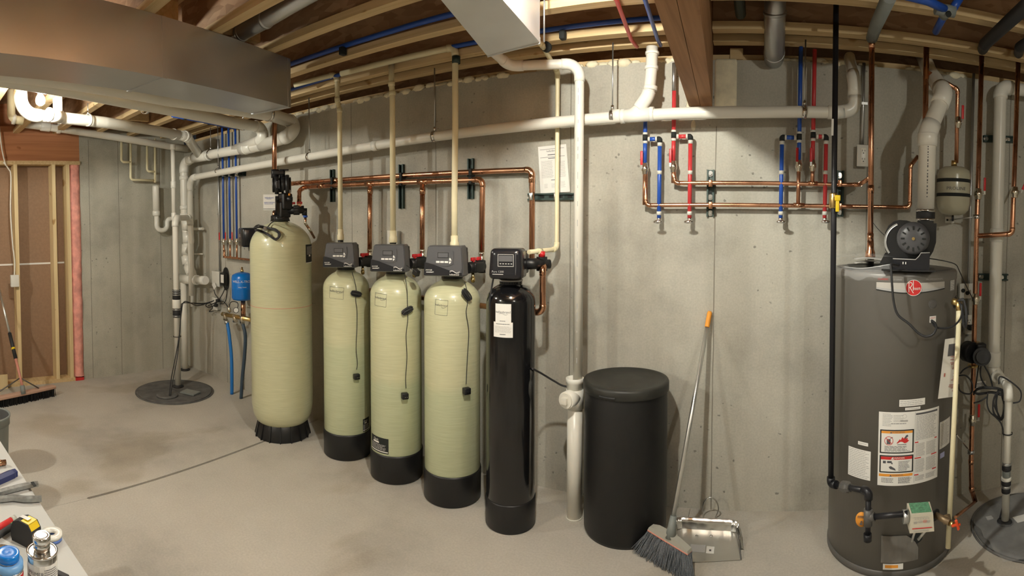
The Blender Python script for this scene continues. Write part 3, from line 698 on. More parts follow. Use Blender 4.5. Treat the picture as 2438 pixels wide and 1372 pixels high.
for (x0, x1, y0, y1, kind) in ((1180, 1217, 724, 768, 0), (1176, 1221, 768, 804, 1)):
    F, a, b = sticker(t4, c, r, x0, x1, y0, y1); lb = obj('white_label', rect(MB(), F, -a, -b, a, b, .0006, .0006), m_paper, t4); mb = MB()
    if kind == 0:
        text(mb, F, 'hellenbrand', a * .40, 0, b * .10, .0016)
        L_ = [(a * (-.5 + 1.1 * k / 12), -b * .12 + .0035 * math.sin(k / 12 * 2 * PI)) for k in range(13)]
        for a_, b_ in zip(L_[:-1], L_[1:]): poly(mb, F, [a_, b_, (b_[0], b_[1] + .001), (a_[0], a_[1] + .001)], .0014, .0003)
        lines(mb, F, -a * .4, a * .5, -b * .8, -b * .92, 1)
    else:
        lines(mb, F, -a * .7, a * .7, b * .85, b * .68, 1, ragged=0); lines(mb, F, -a * .85, a * .88, b * .5, -b * .4, 6, h=.0008); lines(mb, F, -a * .3, a * .3, -b * .5, -b * .7, 1)
    obj('label_print', mb, m_ink, lb)
cab = cable('brine_line', [onD(1176, 655, 2.72), onD(1170, 690, 2.73), onD(1166, 730, 2.74), onD(1170, 820, 2.80)], .005, m_rubber, t4)

# big iron filter tank at the left
c0 = V((-3.123, 2.545, 0)); r0 = .233
t0 = thing('iron_filter_tank', 'tall wide pale green pressure tank on a black ring foot at left', 'tank', (c0.x, c0.y, 0))
pr = [(.12, .085), (.165, .095), (.20, .125), (.222, .17), (r0, .24), (r0, 1.42)]
for k in range(1, 12):
    a = k / 12 * PI / 2; pr.append((r0 * math.cos(a), 1.42 + .195 * math.sin(a)))
pr = [p for p in pr if p[0] > .06] + [(.055, 1.617)]
obj('vessel', MB().lathe(pr, c0, 72), m_t0, t0)
obj('skirt_seam', MB().lathe([(r0 + .0005, .985), (r0 + .0015, .987), (r0 + .0005, .989)], c0, 72, cap=False), m_salmon, t0)
obj('ring_foot', MB().lathe([(.203, 0), (.207, .01), (.176, .150), (.172, .152), (.168, .145), (.198, .0)], c0, 64, cap=False), m_black, t0)
ft = obj('foot_rib', MB(), m_black, t0) if False else None
for k in range(16):
    a = 2 * PI * k / 16; U_ = V((math.cos(a), math.sin(a), 0)); obj('foot_rib', MB().add([c0 + U_ * q for q in (.214, .180)] + [c0 + U_ * .214 + V((0, 0, .012)), c0 + U_ * .180 + V((0, 0, .145))] + [c0 + U_ * q + V((-U_.y, U_.x, 0)) * .008 + V((0, 0, z_)) for q, z_ in ((.214, 0), (.180, 0), (.214, .012), (.180, .145))], [(0, 1, 3, 2), (4, 6, 7, 5), (0, 4, 5, 1), (2, 3, 7, 6), (0, 2, 6, 4), (1, 5, 7, 3)]), m_black, t0)
F, a, b = sticker(t0, c0, r0, 728, 745, 582, 626)
lb = obj('black_sticker', rect(MB(), F, -a, -b, a, b, .0006, .0006), m_slot, t0); obj('sticker_text', lines(MB(), F, -a * .8, a * .8, b * .8, -b * .1, 6, d=.0014), m_inkl, lb); obj('sticker_text', rect(rect(MB(), F, -a * .4, -b * .3, 0, -b * .12, .0014, .0003), F, -a, -b, a, -b * .93, .0014, .0003), m_white, lb)
# its valve assembly
D0 = 4.02
def Q(x, y, dd=0.): return onD(x, y, D0 + dd)
va = thing('valve_assembly', 'black valve stack with round pump drum on top of the wide green tank', 'valve', (c0.x, c0.y, 1.617))
mb = MB().cyl((c0.x, c0.y, 1.612), (c0.x, c0.y, 1.66), .075, .062).cyl((c0.x, c0.y, 1.65), (c0.x, c0.y, 1.80), .05, .045)
mb.box(Q(671, 500), (.10, .10, .12), None, .012); mb.box(Q(679, 480, -.02), (.075, .09, .12), None, .012); obj('valve_body', mb, m_black, va)
Ud = (Q(700, 440) - Q(640, 440)).normalized()
dr = MB(); ctr = Q(668, 441, -.02); nrm = (V((CAM.x, CAM.y, 0)) - V((ctr.x, ctr.y, 0))).normalized()
ax_ = Ud
A_, B_ = nrm, V((0, 0, 1))
for (u0, u1, ra) in ((-.062, -.045, .055), (-.045, -.012, .068), (-.012, .004, .055), (.004, .035, .062), (.035, .065, .078), (.065, .078, .060)):
    p0 = ctr + ax_ * u0; dr.lathe([(ra * .92, 0), (ra, .004), (ra, u1 - u0 - .004), (ra * .92, u1 - u0)], p0, 28, (A_, B_.cross(ax_) if False else V((0, 0, 1)), ax_))
obj('drum', dr, m_black, va)
obj('drum_rib', MB().box(ctr + nrm * .068 - ax_ * .028, (.008, .012, .05), (ax_, nrm, V((0, 0, 1)))).box(ctr + nrm * .068 - ax_ * .012, (.006, .010, .06), (ax_, nrm, V((0, 0, 1)))), m_head, va)
mb = MB().box(Q(662, 412), (.085, .07, .028), (ax_, nrm, V((0, 0, 1))), .004).cyl(Q(655, 424), Q(655, 404), .03, n=18).cyl(Q(672, 425), Q(672, 405), .022, n=16).box(Q(676, 405), (.07, .03, .012), (ax_, nrm, V((0, 0, 1))), .003); obj('top_flange', mb, m_black, va)
obj('solenoid', MB().cyl(Q(683, 474, -.06), Q(697, 474, -.06), .016, n=16), m_black, va); obj('orange_tag', MB().box(Q(689, 463, -.06), (.01, .01, .018)), m_orange, va)
obj('bracket', MB().box(Q(684, 456, -.05), (.05, .03, .022), (ax_, nrm, V((0, 0, 1)))), m_inkl, va)
cd_ = obj('sign_card', MB().box(Q(641, 482, -.08), (.088, .004, .115), (ax_, nrm, V((0, 0, 1)))), m_white, va)
F = flat(Q(641, 482, -.08) + nrm * .003, ax_, (0, 0, 1)); mb = MB(); text(mb, F, 'hellenbrand', .015, 0, .034, .0004, sx=.9); lines(mb, F, -.02, .02, .027, .022, 1, d=.0003); text(mb, F, 'IRON CURTAIN', .0115, .002, -.002, .0004, sx=.95); lines(mb, F, -.036, .036, -.008, -.014, 1, d=.0003); obj('card_print', mb, m_blue, cd_)
obj('card_edge', MB().box(Q(641, 497.5, -.083), (.088, .005, .002), (ax_, nrm, V((0, 0, 1)))), m_ink, cd_)
# side bypass with red levers
mb = MB().box(Q(706, 500, .0), (.05, .05, .07), (ax_, nrm, V((0, 0, 1))), .01).cyl(Q(684, 502), Q(724, 499), .03, n=18).cyl(Q(706, 512), Q(706, 489), .024).cyl(Q(725, 496), Q(725, 513), .02)
bz = obj('bypass_valve', mb, m_black, va)
obj('red_knob', MB().box(Q(697, 484), (.038, .015, .018), (ax_, nrm, V((0, 0, 1))), .004), m_redh, bz); obj('red_knob', MB().box(Q(713, 483.5), (.042, .02, .02), (ax_, nrm, V((0, 0, 1))), .004), m_orange if False else m_redh, bz)
obj('copper_stub', MB().cyl(Q(653, 503, .0), Q(653, 519, .0), .014), m_cop, va); obj('red_base', MB().box(Q(655, 519), (.05, .05, .035), None, .005), m_black, va)
obj('blue_tape', MB().cyl(Q(727, 513), Q(727, 518), .017), m_blue, va)
pipe('copper_drain', [Q(727, 517), Q(727, 532), Q(738, 548, .02), Q(748, 566, .16)], .010, m_cop, m_solder, parent=va)
# bundle of cord lying on the shoulder of the big tank
t = thing('cord_bundle', 'bundled black power cord lying on the shoulder of the wide green tank', 'cord', onC(645, 555, c0, r0))
def S0(x, y, k=.02):
    # on the dome: march outward from the camera ray to the dome surface
    d_ = ray(x, y); best = None
    for q in range(800):
        tt = 3.2 + q * .0015; p = CAM + d_ * (tt / math.hypot(d_.x, d_.y)); rr = math.hypot(p.x - c0.x, p.y - c0.y)
        if p.z < 1.42: ok = rr < r0
        else: ok = (rr / r0) ** 2 + ((p.z - 1.42) / .195) ** 2 < 1
        if ok: return p + ((p - V((c0.x, c0.y, min(p.z, 1.42)))).normalized() * k)
    return CAM + d_ * (3.8 / math.hypot(d_.x, d_.y))
r_ = random.Random(4); mb = MB()
for k in range(7):
    j = lambda s_: r_.uniform(-s_, s_)
    mb.tube(smooth_path([S0(606 + j(3), 543 + j(2)), S0(620 + j(2), 541 + j(2), .03), S0(634 + j(2), 548 + j(2), .035), S0(655 + j(3), 552 + j(2), .03), S0(666 + j(3), 562 + j(3), .02), S0(655 + j(3), 572 + j(2), .015), S0(642 + j(2), 562 + j(2), .025), S0(625 + j(2), 554 + j(2), .025), S0(610 + j(3), 549 + j(2))], 5), .0042, 7)
obj('coil', mb, m_rubber, t); obj('cord', MB().tube(smooth_path([S0(640, 548, .03), S0(648, 536, .02), S0(653, 526, .02), Q(656, 515, -.06)]), .004, 7), m_rubber, t); obj('tie', MB().box(S0(636, 551, .035), (.018, .03, .03), None, .004), m_inkl, t)
# ================================================================= white drain pipes
def hanger(parent, p, ztop, r, dirv=None, strap=m_steel):
    """clevis ring about a pipe with its rod to the joists, standing on the pipe's run"""
    d_ = (dirv or V((1, 0, 0))).normalized(); a_, b_ = frame_of(d_)
    h = obj('hanger', MB().lathe([(r + .001, -.010), (r + .004, -.010), (r + .004, .010), (r + .001, .010), (r + .001, -.010)], p, 24, (a_, b_, d_), cap=False), strap, parent)
    obj('hanger_rod', MB().cyl(p + V((0, 0, r)), V((p.x, p.y, ztop)), .004, n=8), m_zinc, h); obj('hanger_nut', MB().cyl(p + V((0, 0, r + .002)), p + V((0, 0, r + .026)), .009, n=6), m_steel, h)
    return h
# main along the back wall
L0 = [(455, 424), (600, 397), (740, 373), (1000, 330), (1200, 305), (1383, 286), (1600, 271), (1800, 267), (1990, 268)]
pm_ = [onY(x, y, 2.76) for x, y in L0]
main = thing('wall_drain_main', 'long white drain pipe sloping along the whole back wall', 'pipe', pm_[4])
rm_ = .031
down = [onY(456, 470, 2.76), onY(457, 560, 2.76)]
pa = [onY(460, 700, 2.76), onY(457, 440, 2.76)] ; pa[0].x = pm_[0].x - .03; pa[1].x = pm_[0].x - .03
st = V((pm_[0].x - .03, 2.76, pm_[0].z))
path = [V((st.x, st.y, .85)), V((st.x, st.y, 1.6)), st] + pm_[1:] + [onY(2037, 262, 2.76), onY(2034, 195, 2.76), onY(2022, 135, 2.90)]
path[-1].z = min(path[-1].z, 2.62)
pp, arcs = fillet(path, .10); obj('pipe', MB().tube(pp, rm_, 20), m_pvc, main)
for a in arcs:
    if a[0].z and (a[-1] - a[0]).length > .05: obj('elbow', MB().tube(a, rm_ * 1.13, 20), m_pvc2, main)
for x, y in ((631, 391), (895, 347), (1037, 325), (1470, 276), (1925, 267)): 
    q = onY(x, y, 2.76); obj('coupling', MB().cyl(q - V((.022, 0, 0)), q + V((.022, 0, 0)), rm_ * 1.12, n=20), m_pvc2, main) if x in (895, 1470) else None
for x, y in ((520, 408), (737, 374), (1035, 325), (1458, 277), (1915, 267)): hanger(main, onY(x, y, 2.76), JZ, rm_)
# wye branch up into the joists
br = thing('drain_wye_branch', 'white curved drain branch rising from a wye fitting left of the beam', 'pipe', onY(1540, 272, 2.76))
pth, ar = fillet([onY(1490, 277, 2.76), onY(1515, 268, 2.76), onY(1545, 225, 2.76), onY(1551, 165, 2.76), onY(1553, 112, 2.76)], .12)
obj('pipe', MB().tube(pth, rm_, 20), m_pvc, br)
obj('wye_body', MB().tube([onY(1480, 277, 2.76), onY(1555, 272, 2.76)], rm_ * 1.16, 20), m_pvc2, br)
for x, y in ((1483, 277), (1552, 272)): q = onY(x, y, 2.76); obj('hub', MB().cyl(q - V((.012, 0, 0)), q + V((.012, 0, 0)), rm_ * 1.24, n=20), m_pvc2, br)
for a, b in (((1548, 215), (1549, 205)), ((1551, 166), (1551, 158)), ((1553, 130), (1553, 124))): obj('hub', MB().cyl(onY(*a, 2.76), onY(*b, 2.76), rm_ * 1.18, n=20), m_pvc2, br)
obj('elbow', MB().tube([p for p in pth if onY(1548, 215, 2.76).z > p.z > onY(1520, 262, 2.76).z], rm_ * 1.14, 20), m_pvc2, br)
# standpipe at the drum
sp = thing('standpipe', 'white standpipe with square-plug cleanout left of the black drum', 'pipe', (-.944, 2.69, 0))
Y_ = 2.69
p1 = onY(1384, 165, Y_); p2 = onY(1371, 905, Y_); p1.x = p2.x = (p1.x + p2.x) / 2
hz = onY(1215, 158, 2.62)
pth, ar = fillet([onY(1168, 118, 2.42), onY(1214, 158, 2.60), V((p1.x, Y_, p1.z + .03)), V((p1.x, Y_, p2.z))], .07); obj('pipe', MB().tube(pth, .0255, 20), m_pvc, sp)
for a in ar: obj('elbow', MB().tube(a, .0285, 20), m_pvc2, sp)
pb = onY(1367, 1215, Y_); xx = pb.x
obj('lower_pipe', MB().cyl((xx, Y_, 0), (xx, Y_, .60), .0415, n=28), m_pvc, sp)
obj('hub', MB().cyl((xx, Y_, .0), (xx, Y_, .006), .044, n=28), m_pvc, sp)
z1, z0 = onY(1370, 900, Y_).z, onY(1370, 955, Y_).z
obj('reducer_cup', MB().lathe([(.043, 0), (.046, .05), (.049, .052), (.049, .075), (.045, .077), (.042, .074), (.026, .06)], (xx, Y_, z1 - .075), 28), m_pvc2, sp)
obj('tee_body', MB().cyl((xx, Y_, z0 - .04), (xx, Y_, z1 - .06), .047, n=28), m_pvc2, sp)
zc = onY(1362, 943, Y_).z; fd = V((-.25, -1, 0)).normalized()
co = obj('cleanout_hub', MB().cyl((xx, Y_, zc), V((xx, Y_, zc)) + fd * .085, .045, n=28), m_pvc2, sp); obj('cleanout_plug', MB().cyl(V((xx, Y_, zc)) + fd * .08, V((xx, Y_, zc)) + fd * .093, .040, n=28), m_pvc, co)
obj('square_nut', MB().box(V((xx, Y_, zc)) + fd * .10, (.035, .02, .035), (V((fd.y, -fd.x, 0)), fd, V((0, 0, 1))), .002), m_pvc, co)
F = wrap((p1.x, Y_), .0255, -PI / 2 + .1, 1.6, PI / 2); mb = MB(); r_ = random.Random(9); u = -.75
while u < .7:
    l = r_.uniform(.01, .05); rect(mb, F, u, -.002, u + l, .0015, .0004, .0002, nu=1); u += l + r_.uniform(.01, .09)
obj('pipe_print', mb, m_inkl, sp)
# ---- overhead runs at the left
ZP = 2.42; R3 = .0445
ra = thing('overhead_drain', 'bright white overhead drain pipe passing below the lit bulb', 'pipe', onZ(130, 275, ZP))
path = [onZ(45, 200, 2.50) + V((0, 0, .3)), onZ(48, 240, ZP + .02), onZ(72, 276, ZP), onZ(140, 272, ZP), onZ(300, 300, ZP), onZ(425, 322, ZP)]
path[0] = V((path[1].x, path[1].y, 2.78)); path[1].z = 2.56
pth, ar = fillet([V((onZ(50, 272, ZP).x, onZ(50, 272, ZP).y, 2.80)), onZ(50, 272, ZP), onZ(250, 292, ZP), onZ(428, 322, ZP)], .12)
obj('pipe', MB().tube(pth, R3, 24), m_pvc, ra); obj('elbow', MB().tube(ar[0], R3 * 1.12, 24), m_pvc2, ra)
dv = (onZ(428, 322, ZP) - onZ(250, 292, ZP)).normalized()
q1, q2 = onZ(115, 273, ZP), onZ(143, 278, ZP); obj('tee_body', MB().cyl(q1, q2, R3 * 1.12, n=24).cyl(onZ(138, 277, ZP), V((onZ(138, 277, ZP).x, onZ(138, 277, ZP).y, 2.80)), .036, n=20), m_pvc2, ra)
for x, y in ((117, 273), (143, 279), (413, 320)): collar(ra, onZ(x, y, ZP), dv, R3 * 1.18, .02, m_pvc2, 'hub')
hanger(ra, onZ(210, 286, ZP), JZ, R3, dv, m_pvc2)
e1 = onZ(428, 322, ZP); pth, ar = fillet([e1 - dv * .02, e1 + dv * .10, onY(474, 368, 2.78)], .12); obj('pipe', MB().tube(pth, R3, 24), m_pvc, ra)
for x in (.25, .55, .8): i = int(len(pth) * x); collar(ra, pth[i], pth[min(i + 1, len(pth) - 1)] - pth[i - 1], R3 * 1.16, .03, m_pvc2, 'hub')
# second pipe behind it, from the far side to the small vertical vent
rd2 = thing('shaded_overhead_drain', 'shaded overhead drain pipe behind the bright one, over the concrete return wall', 'pipe', onX(250, 322, -5.1))
pth, ar = fillet([onX(60, 296, -5.12), onX(115, 303, -5.12), onX(250, 323, -5.12), onX(412, 350, -5.12), onX(446, 354, -5.12)], .1); obj('pipe', MB().tube(pth, .037, 20), m_pvc, rd2)
collar(rd2, onX(108, 302, -5.12), pth[1] - pth[0], .045, .10, m_pvc2, 'coupling'); collar(rd2, onX(140, 307, -5.12), pth[1] - pth[0], .046, .04, m_pvc2, 'hub')
rv = thing('capped_drop', 'short beige drain elbow beside the rim board at far left', 'pipe', onX(32, 280, -5.0))
pth, ar = fillet([V((onX(27, 270, -4.6).x, onX(27, 270, -4.6).y, 2.8)), onX(27, 283, -4.6), onX(55, 288, -4.6)], .07); obj('pipe', MB().tube(pth, .037, 20), m_cpvc, rv); collar(rv, onX(33, 284, -4.6), onX(55, 288, -4.6) - onX(27, 283, -4.6), .045, .03, m_pvc2, 'hub')
# two pipes beneath the trunk duct
rb_ = thing('under_duct_drain', 'white drain pipe below the far edge of the trunk duct, ending in a downward elbow', 'pipe', onZ(300, 245, ZP))
e0 = onY(598, 347, 2.80)
pth, ar = fillet([onZ(-60, 174, ZP), onZ(0, 188, ZP), onZ(300, 241, ZP), onZ(560, 293, ZP), onZ(622, 303, ZP), onY(628, 332, 2.78), onY(560, 356, 2.80)], .10); obj('pipe', MB().tube(pth, R3, 24), m_pvc, rb_)
for a in ar[-2:]: obj('elbow', MB().tube(a, R3 * 1.12, 24), m_pvc2, rb_)
for x, y in ((347, 255), (579, 297)): hanger(rb_, onZ(x, y, ZP), JZ, R3, onZ(560, 294, ZP) - onZ(300, 246, ZP))
rc_ = thing('under_duct_vent', 'grey-shaded larger pipe hugging the trunk duct with a wide return elbow', 'pipe', onZ(500, 250, ZP))
pth, ar = fillet([onZ(-60, 160, ZP + .02), onZ(0, 172, ZP + .02), onZ(400, 235, ZP + .01), onZ(640, 272, ZP), onZ(702, 292, ZP), onY(694, 322, 2.78), onY(622, 347, 2.80)], .10); obj('pipe', MB().tube(pth, .050, 24), m_pvc, rc_)
for a in ar[-2:]: obj('elbow', MB().tube(a, .056, 24), m_pvc2, rc_)
hanger(rc_, onZ(640, 272, ZP), JZ, .052, onZ(640, 272, ZP) - onZ(400, 235, ZP))
# run along the wall into the corner stack
rs = thing('corner_stack', 'white soil stack in the wall corner with stacked fittings and tee', 'pipe', (-5.05, 2.79, 0))
SX = -5.06; SY = 2.80
top = onY(440, 385, SY)
pth, ar = fillet([onY(625, 347, SY), onY(470, 374, SY), V((SX, SY, top.z - .005)), V((SX, SY, 1.80)), V((SX, SY, 1.68)), onY(446, 575, SY), onY(444, 620, SY), onY(462, 664, SY)], .09)
obj('pipe', MB().tube(pth, R3, 24), m_pvc, rs); 
for a in ar[:2]: obj('elbow', MB().tube(a, R3 * 1.13, 24), m_pvc2, rs)
obj('wye_body', MB().tube([onY(500, 369, SY), onY(462, 376, SY)], R3 * 1.15, 24), m_pvc2, rs); obj('wye_body', MB().tube([onY(602, 350, SY), onY(575, 355, SY)], R3 * 1.18, 24), m_pvc2, rs)
for x, y in ((497, 370), (585, 354)): collar(rs, onY(x, y, SY), V((1, 0, .06)), R3 * 1.22, .02, m_pvc2, 'hub')
hanger(rs, onY(502, 368, SY), JZ, R3 * 1.05)
for z in (2.10, 1.78, 1.70): collar(rs, (SX, SY, z), (0, 0, 1), R3 * 1.16, .04, m_pvc2, 'hub')
cx = onY(446, 560, SY).x
for a, b in (((445, 520), (446, 548)), ((446, 553), (447, 578)), ((445, 582), (444, 606)), ((443, 610), (446, 630)), ((448, 634), (456, 652))): obj('fitting', MB().tube([onY(*a, SY), onY(*b, SY)], R3 * 1.22, 24), m_pvc2, rs)
obj('cross_tee', MB().cyl(onY(430, 664, SY), onY(470, 667, SY), R3 * 1.15, n=24).cyl(onY(472, 667, SY), onY(489, 668, SY), R3 * 1.0, n=24), m_pvc2, rs)
obj('tee_cap', MB().cyl(onY(486, 668, SY), onY(490, 668, SY), R3 * .9, n=24), m_paper, rs)
obj('lower_pipe', MB().cyl((onY(441, 905, SY).x, SY, 0), (onY(441, 905, SY).x, SY, onY(441, 668, SY).z), .036, n=24), m_pvc, rs)
hr = thing('side_branch', 'slim white branch pipes bracketed on the wall right of the soil stack', 'pipe', onY(470, 600, 2.86))
obj('pipe', MB().cyl(onY(455, 545, 2.87), onY(483, 545, 2.87), .015, n=14), m_pvc, hr); obj('rod', MB().cyl(onY(458, 605, 2.88), onY(482, 605, 2.88), .007, n=10), m_pvc, hr)
obj('brace', MB().cyl(onY(458, 730, 2.87), onY(458, 640, 2.87), .022, n=14), m_pvc, hr)
# sump pit lid and pump discharge
sc = V((-4.50, 2.345, 0)); sr = .355
lid = thing('sump_cover', 'round dark grey sump pit cover in the corner by the soil stack', 'lid', (sc.x, sc.y, 0))
obj('disc', MB().lathe([(sr - .004, 0), (sr, .003), (sr, .012), (sr - .006, .014)], sc, 64), m_sump, lid); obj('rim', MB().lathe([(sr + .004, 0.001), (sr + .022, .002), (sr + .022, .006), (sr + .004, .006)], sc, 64, cap=False), m_sump, lid)
q = onZ(398, 943, .014); obj('access_plate', MB().lathe([(.10, 0), (.10, .012), (.085, .016)], (q.x, q.y, .014), 32), m_sump, lid)
q = onZ(453, 937, .014); obj('scrap_plate', MB().box((q.x, q.y, .024), (.16, .11, .012), (V((.9, .4, 0)).normalized(), V((-.4, .9, 0)).normalized(), V((0, 0, 1)))), m_bucket, lid)
bp_ = onZ(424, 921, .014)
sd_ = thing('sump_discharge', 'white sump discharge pipe with black rubber check-valve couplings', 'pipe', (bp_.x, bp_.y, .014))
DX = math.hypot(bp_.x, bp_.y)
def S(x, y): p = onD(x, y, DX); return V((bp_.x, bp_.y, p.z)) 
tp = onD(419, 520, DX); arch2 = onY(452, 519, 2.74)
pth, ar = fillet([V((bp_.x, bp_.y, .014)), V((bp_.x, bp_.y, tp.z)), V((arch2.x, arch2.y, tp.z + .01)), onY(456, 575, 2.76), onY(448, 600, 2.79)], .06)
obj('pipe', MB().tube(pth, .030, 20), m_pvc, sd_)
for a in ar[:2]: obj('elbow', MB().tube(a, .035, 20), m_pvc2, sd_)
def seg(y0, y1, r, m, nm='coupling'): 
    p0, p1 = S(424, y1), S(424, y0); return obj(nm, MB().lathe([(r * .95, 0), (r, .004), (r, p1.z - p0.z - .004), (r * .95, p1.z - p0.z)], (bp_.x, bp_.y, p0.z), 24), m, sd_)
c1 = seg(690, 713, .040, m_rubber); seg(713, 734, .043, m_pvc2, 'check_valve'); c2 = seg(734, 755, .040, m_rubber)
for y in (692, 697, 702): 
    z = S(424, y).z; obj('hose_clamp', MB().lathe([(.041, z - .005), (.0425, z - .005), (.0425, z + .005), (.041, z + .005)], (bp_.x, bp_.y, 0), 24, cap=False), m_zinc, c1)
for y in (737, 752): 
    z = S(424, y).z; obj('hose_clamp', MB().lathe([(.041, z - .005), (.0425, z - .005), (.0425, z + .005), (.041, z + .005)], (bp_.x, bp_.y, 0), 24, cap=False), m_zinc, c2)
obj('grommet', MB().lathe([(.055, 0), (.055, .012), (.035, .02)], (bp_.x, bp_.y, .014), 24), m_rubber, sd_)
q = onZ(441, 908, .014); obj('grommet', MB().lathe([(.055, 0), (.055, .012), (.035, .02)], (onY(441, 905, SY).x, SY - .0, .002), 24), m_rubber, rs)
# pump cords
t = thing('pump_cord', 'twin black pump cords running down the discharge pipe into the sump lid', 'cord', onZ(403, 945, .014))
cable('cord', [onY(520, 712, 2.90), onY(490, 722, 2.85), onY(460, 722, 2.75), onD(436, 722, DX - .05), onD(431, 735, DX - .06), onD(428, 790, DX - .06), onD(418, 850, DX - .1), onD(408, 900, DX - .2), onZ(403, 943, .03)], .005, m_rubber, t)
cable('cord', [onY(505, 718, 2.88), onY(470, 728, 2.78), onD(440, 718, DX - .06), onD(432, 745, DX - .07), onD(427, 800, DX - .08), onD(422, 850, DX - .1), onD(412, 905, DX - .2), onZ(406, 943, .03)], .0045, m_rubber, t)
obj('zip_tie', MB().lathe([(.038, -.003), (.040, -.003), (.040, .003), (.038, .003)], (bp_.x, bp_.y, S(424, 801).z), 20, cap=False), m_rubber, t)
# condensate traps and small tan pipes on the concrete return
ct = thing('condensate_trap', 'cream trap assembly fed by thin tan tubes on the concrete return wall', 'pipe', onX(372, 500, -5.2))
X_ = -5.20
obj('receiver', MB().lathe([(.037, 0), (.037, .27), (.034, .285)], (X_, onX(372, 505, X_).y, onX(372, 505, X_).z), 24), m_pvc, ct)
obj('receiver_hub', MB().lathe([(.030, -.03), (.041, -.02), (.041, .02), (.037, .025)], (X_, onX(372, 508, X_).y, onX(372, 508, X_).z), 24), m_pvc2, ct)
pth, ar = fillet([onX(373, 510, X_), onX(373, 548, X_), onX(398, 549, X_), onX(398, 522, X_), onX(414, 521, X_)], .06); obj('trap', MB().tube(pth, .026, 18), m_pvc2, ct)
for pl in ([(289, 325), (289, 386), (311, 386)], [(311, 325), (311, 428), (366, 430)], [(350, 330), (350, 408), (368, 409)], [(369, 330), (369, 435)]): 
    pth, ar = fillet([onX(x, y, X_) for x, y in pl], .03); obj('tube', MB().tube(pth, .0125, 12), m_cpvc, ct)
vp = thing('vent_pipe', 'slim cream vent pipe standing left of the soil stack', 'pipe', onD(415, 510, 5.32))
P_ = lambda y: V((onD(414, 500, 5.32).x, onD(414, 500, 5.32).y, onD(414, y, 5.32).z))
obj('pipe', MB().cyl(P_(525), P_(345), .022, n=18), m_pvc, vp)
for y in (440, 515): collar(vp, P_(y), (0, 0, 1), .027, .07, m_pvc2, 'coupling')
collar(vp, P_(350), (0, 0, 1), .028, .05, m_pvc2, 'coupling')
# ---- right side PVC
rr_ = thing('vertical_drain', 'white vertical drain pipe on green struts at the far right of the back wall', 'pipe', (1.3, 2.84, .9))
YR = 2.82
xr = (onY(2385, 250, YR).x + onY(2362, 840, YR).x) / 2
pth, ar = fillet([V((2.3, YR, onY(2400, 205, YR).z)), V((xr, YR, onY(2393, 208, YR).z)), V((xr, YR, onY(2362, 880, YR).z)), V((xr + .03, YR - .05, onY(2362, 880, YR).z - .06)), ], .05); obj('pipe', MB().tube(pth, .037, 22), m_pvc, rr_)
for a in ar[:1]: obj('elbow', MB().tube(a, .043, 22), m_pvc2, rr_)
zc = onY(2362, 855, YR).z; collar(rr_, (xr, YR, zc), (0, 0, 1), .043, .09, m_pvc2, 'coupling'); collar(rr_, (xr, YR, onY(2372, 560, YR).z), (0, 0, 1), .041, .08, m_pvc2, 'coupling')
l2 = V((1.34, 2.42, 0)); rl = .30
b2 = onZ(2393, 1243, .02); D2 = math.hypot(b2.x, b2.y)
t2p = onD(2402, 925, D2)
e_ = V((xr + .03, YR - .05, onY(2362, 895, YR).z))
rp = thing('pit_discharge', 'white pump discharge pipe with black couplings rising from the right-hand pit', 'pipe', b2)
pth, ar = fillet([b2, V((b2.x, b2.y, onD(2400, 915, D2).z)), V((xr + .01, YR - .02, onY(2368, 893, YR).z))], .06); obj('pipe', MB().tube(pth, .0215, 20), m_pvc, rp)
obj('elbow', MB().tube(ar[0], .0265, 20), m_pvc2, rp); i = len(pth) - 2; collar(rp, pth[-1].lerp(pth[-2], .12), pth[-1] - pth[-2], .036, .02, m_pvc2, 'hub')
def seg2(y0, y1, r, m, nm): z0 = onD(2397, y1, D2).z; z1 = onD(2397, y0, D2).z; return obj(nm, MB().lathe([(r * .94, 0), (r, .004), (r, z1 - z0 - .004), (r * .94, z1 - z0)], (b2.x, b2.y, z0), 22), m, rp)
for y0, y1, r, m, nm in ((1101, 1108, .0255, m_zinc, 'hose_clamp'), (1108, 1120, .026, m_rubber, 'coupling'), (1136, 1144, .028, m_pvc2, 'check_valve'), (1120, 1136, .0225, m_bucket, 'check_valve'), (1144, 1155, .027, m_rubber, 'coupling'), (1155, 1162, .026, m_zinc, 'hose_clamp'), (1162, 1173, .025, m_rubber, 'coupling')): seg2(y0, y1, r, m, nm)
lid = thing('pit_cover', 'dark round pit cover in the lower right corner under film', 'lid', (l2.x, l2.y, 0))
lc = V((1.475, 2.47, 0)); 
obj('disc', MB().lathe([(.325, 0), (.33, .006), (.33, .012), (.31, .016)], lc, 56), m_sump, lid); obj('rim', MB().lathe([(.335, .001), (.345, .001), (.345, .008), (.335, .008)], lc, 56, cap=False), m_sump, lid)
obj('grommet', MB().lathe([(.045, 0), (.045, .012), (.026, .018)], (b2.x, b2.y, .014), 24), m_rubber, lid)
q = onZ(2336, 1240, .016); obj('bolt_tab', MB().box((q.x + .05, q.y, .02), (.035, .03, .008), None, .002), m_inkl, lid); q = onZ(2432, 1235, .016); obj('label_patch', MB().box((q.x, q.y, .0165), (.08, .06, .002), None), m_paper, lid)
# film over the pit lid
r_ = random.Random(8); rows = []
for i in range(13):
    row = []
    for j in range(15):
        x = 1.16 + .062 * j + r_.uniform(-.008, .008); y = 2.2 + .047 * i + r_.uniform(-.008, .008); row.append(V((x, y, .02 + abs(r_.gauss(0, .010)))))
    rows.append(row)
o = obj('plastic_film', MB().shell(rows), m_film, None, kind='stuff'); tag(o, 'crumpled clear plastic film lying over the right-hand pit cover', 'film')
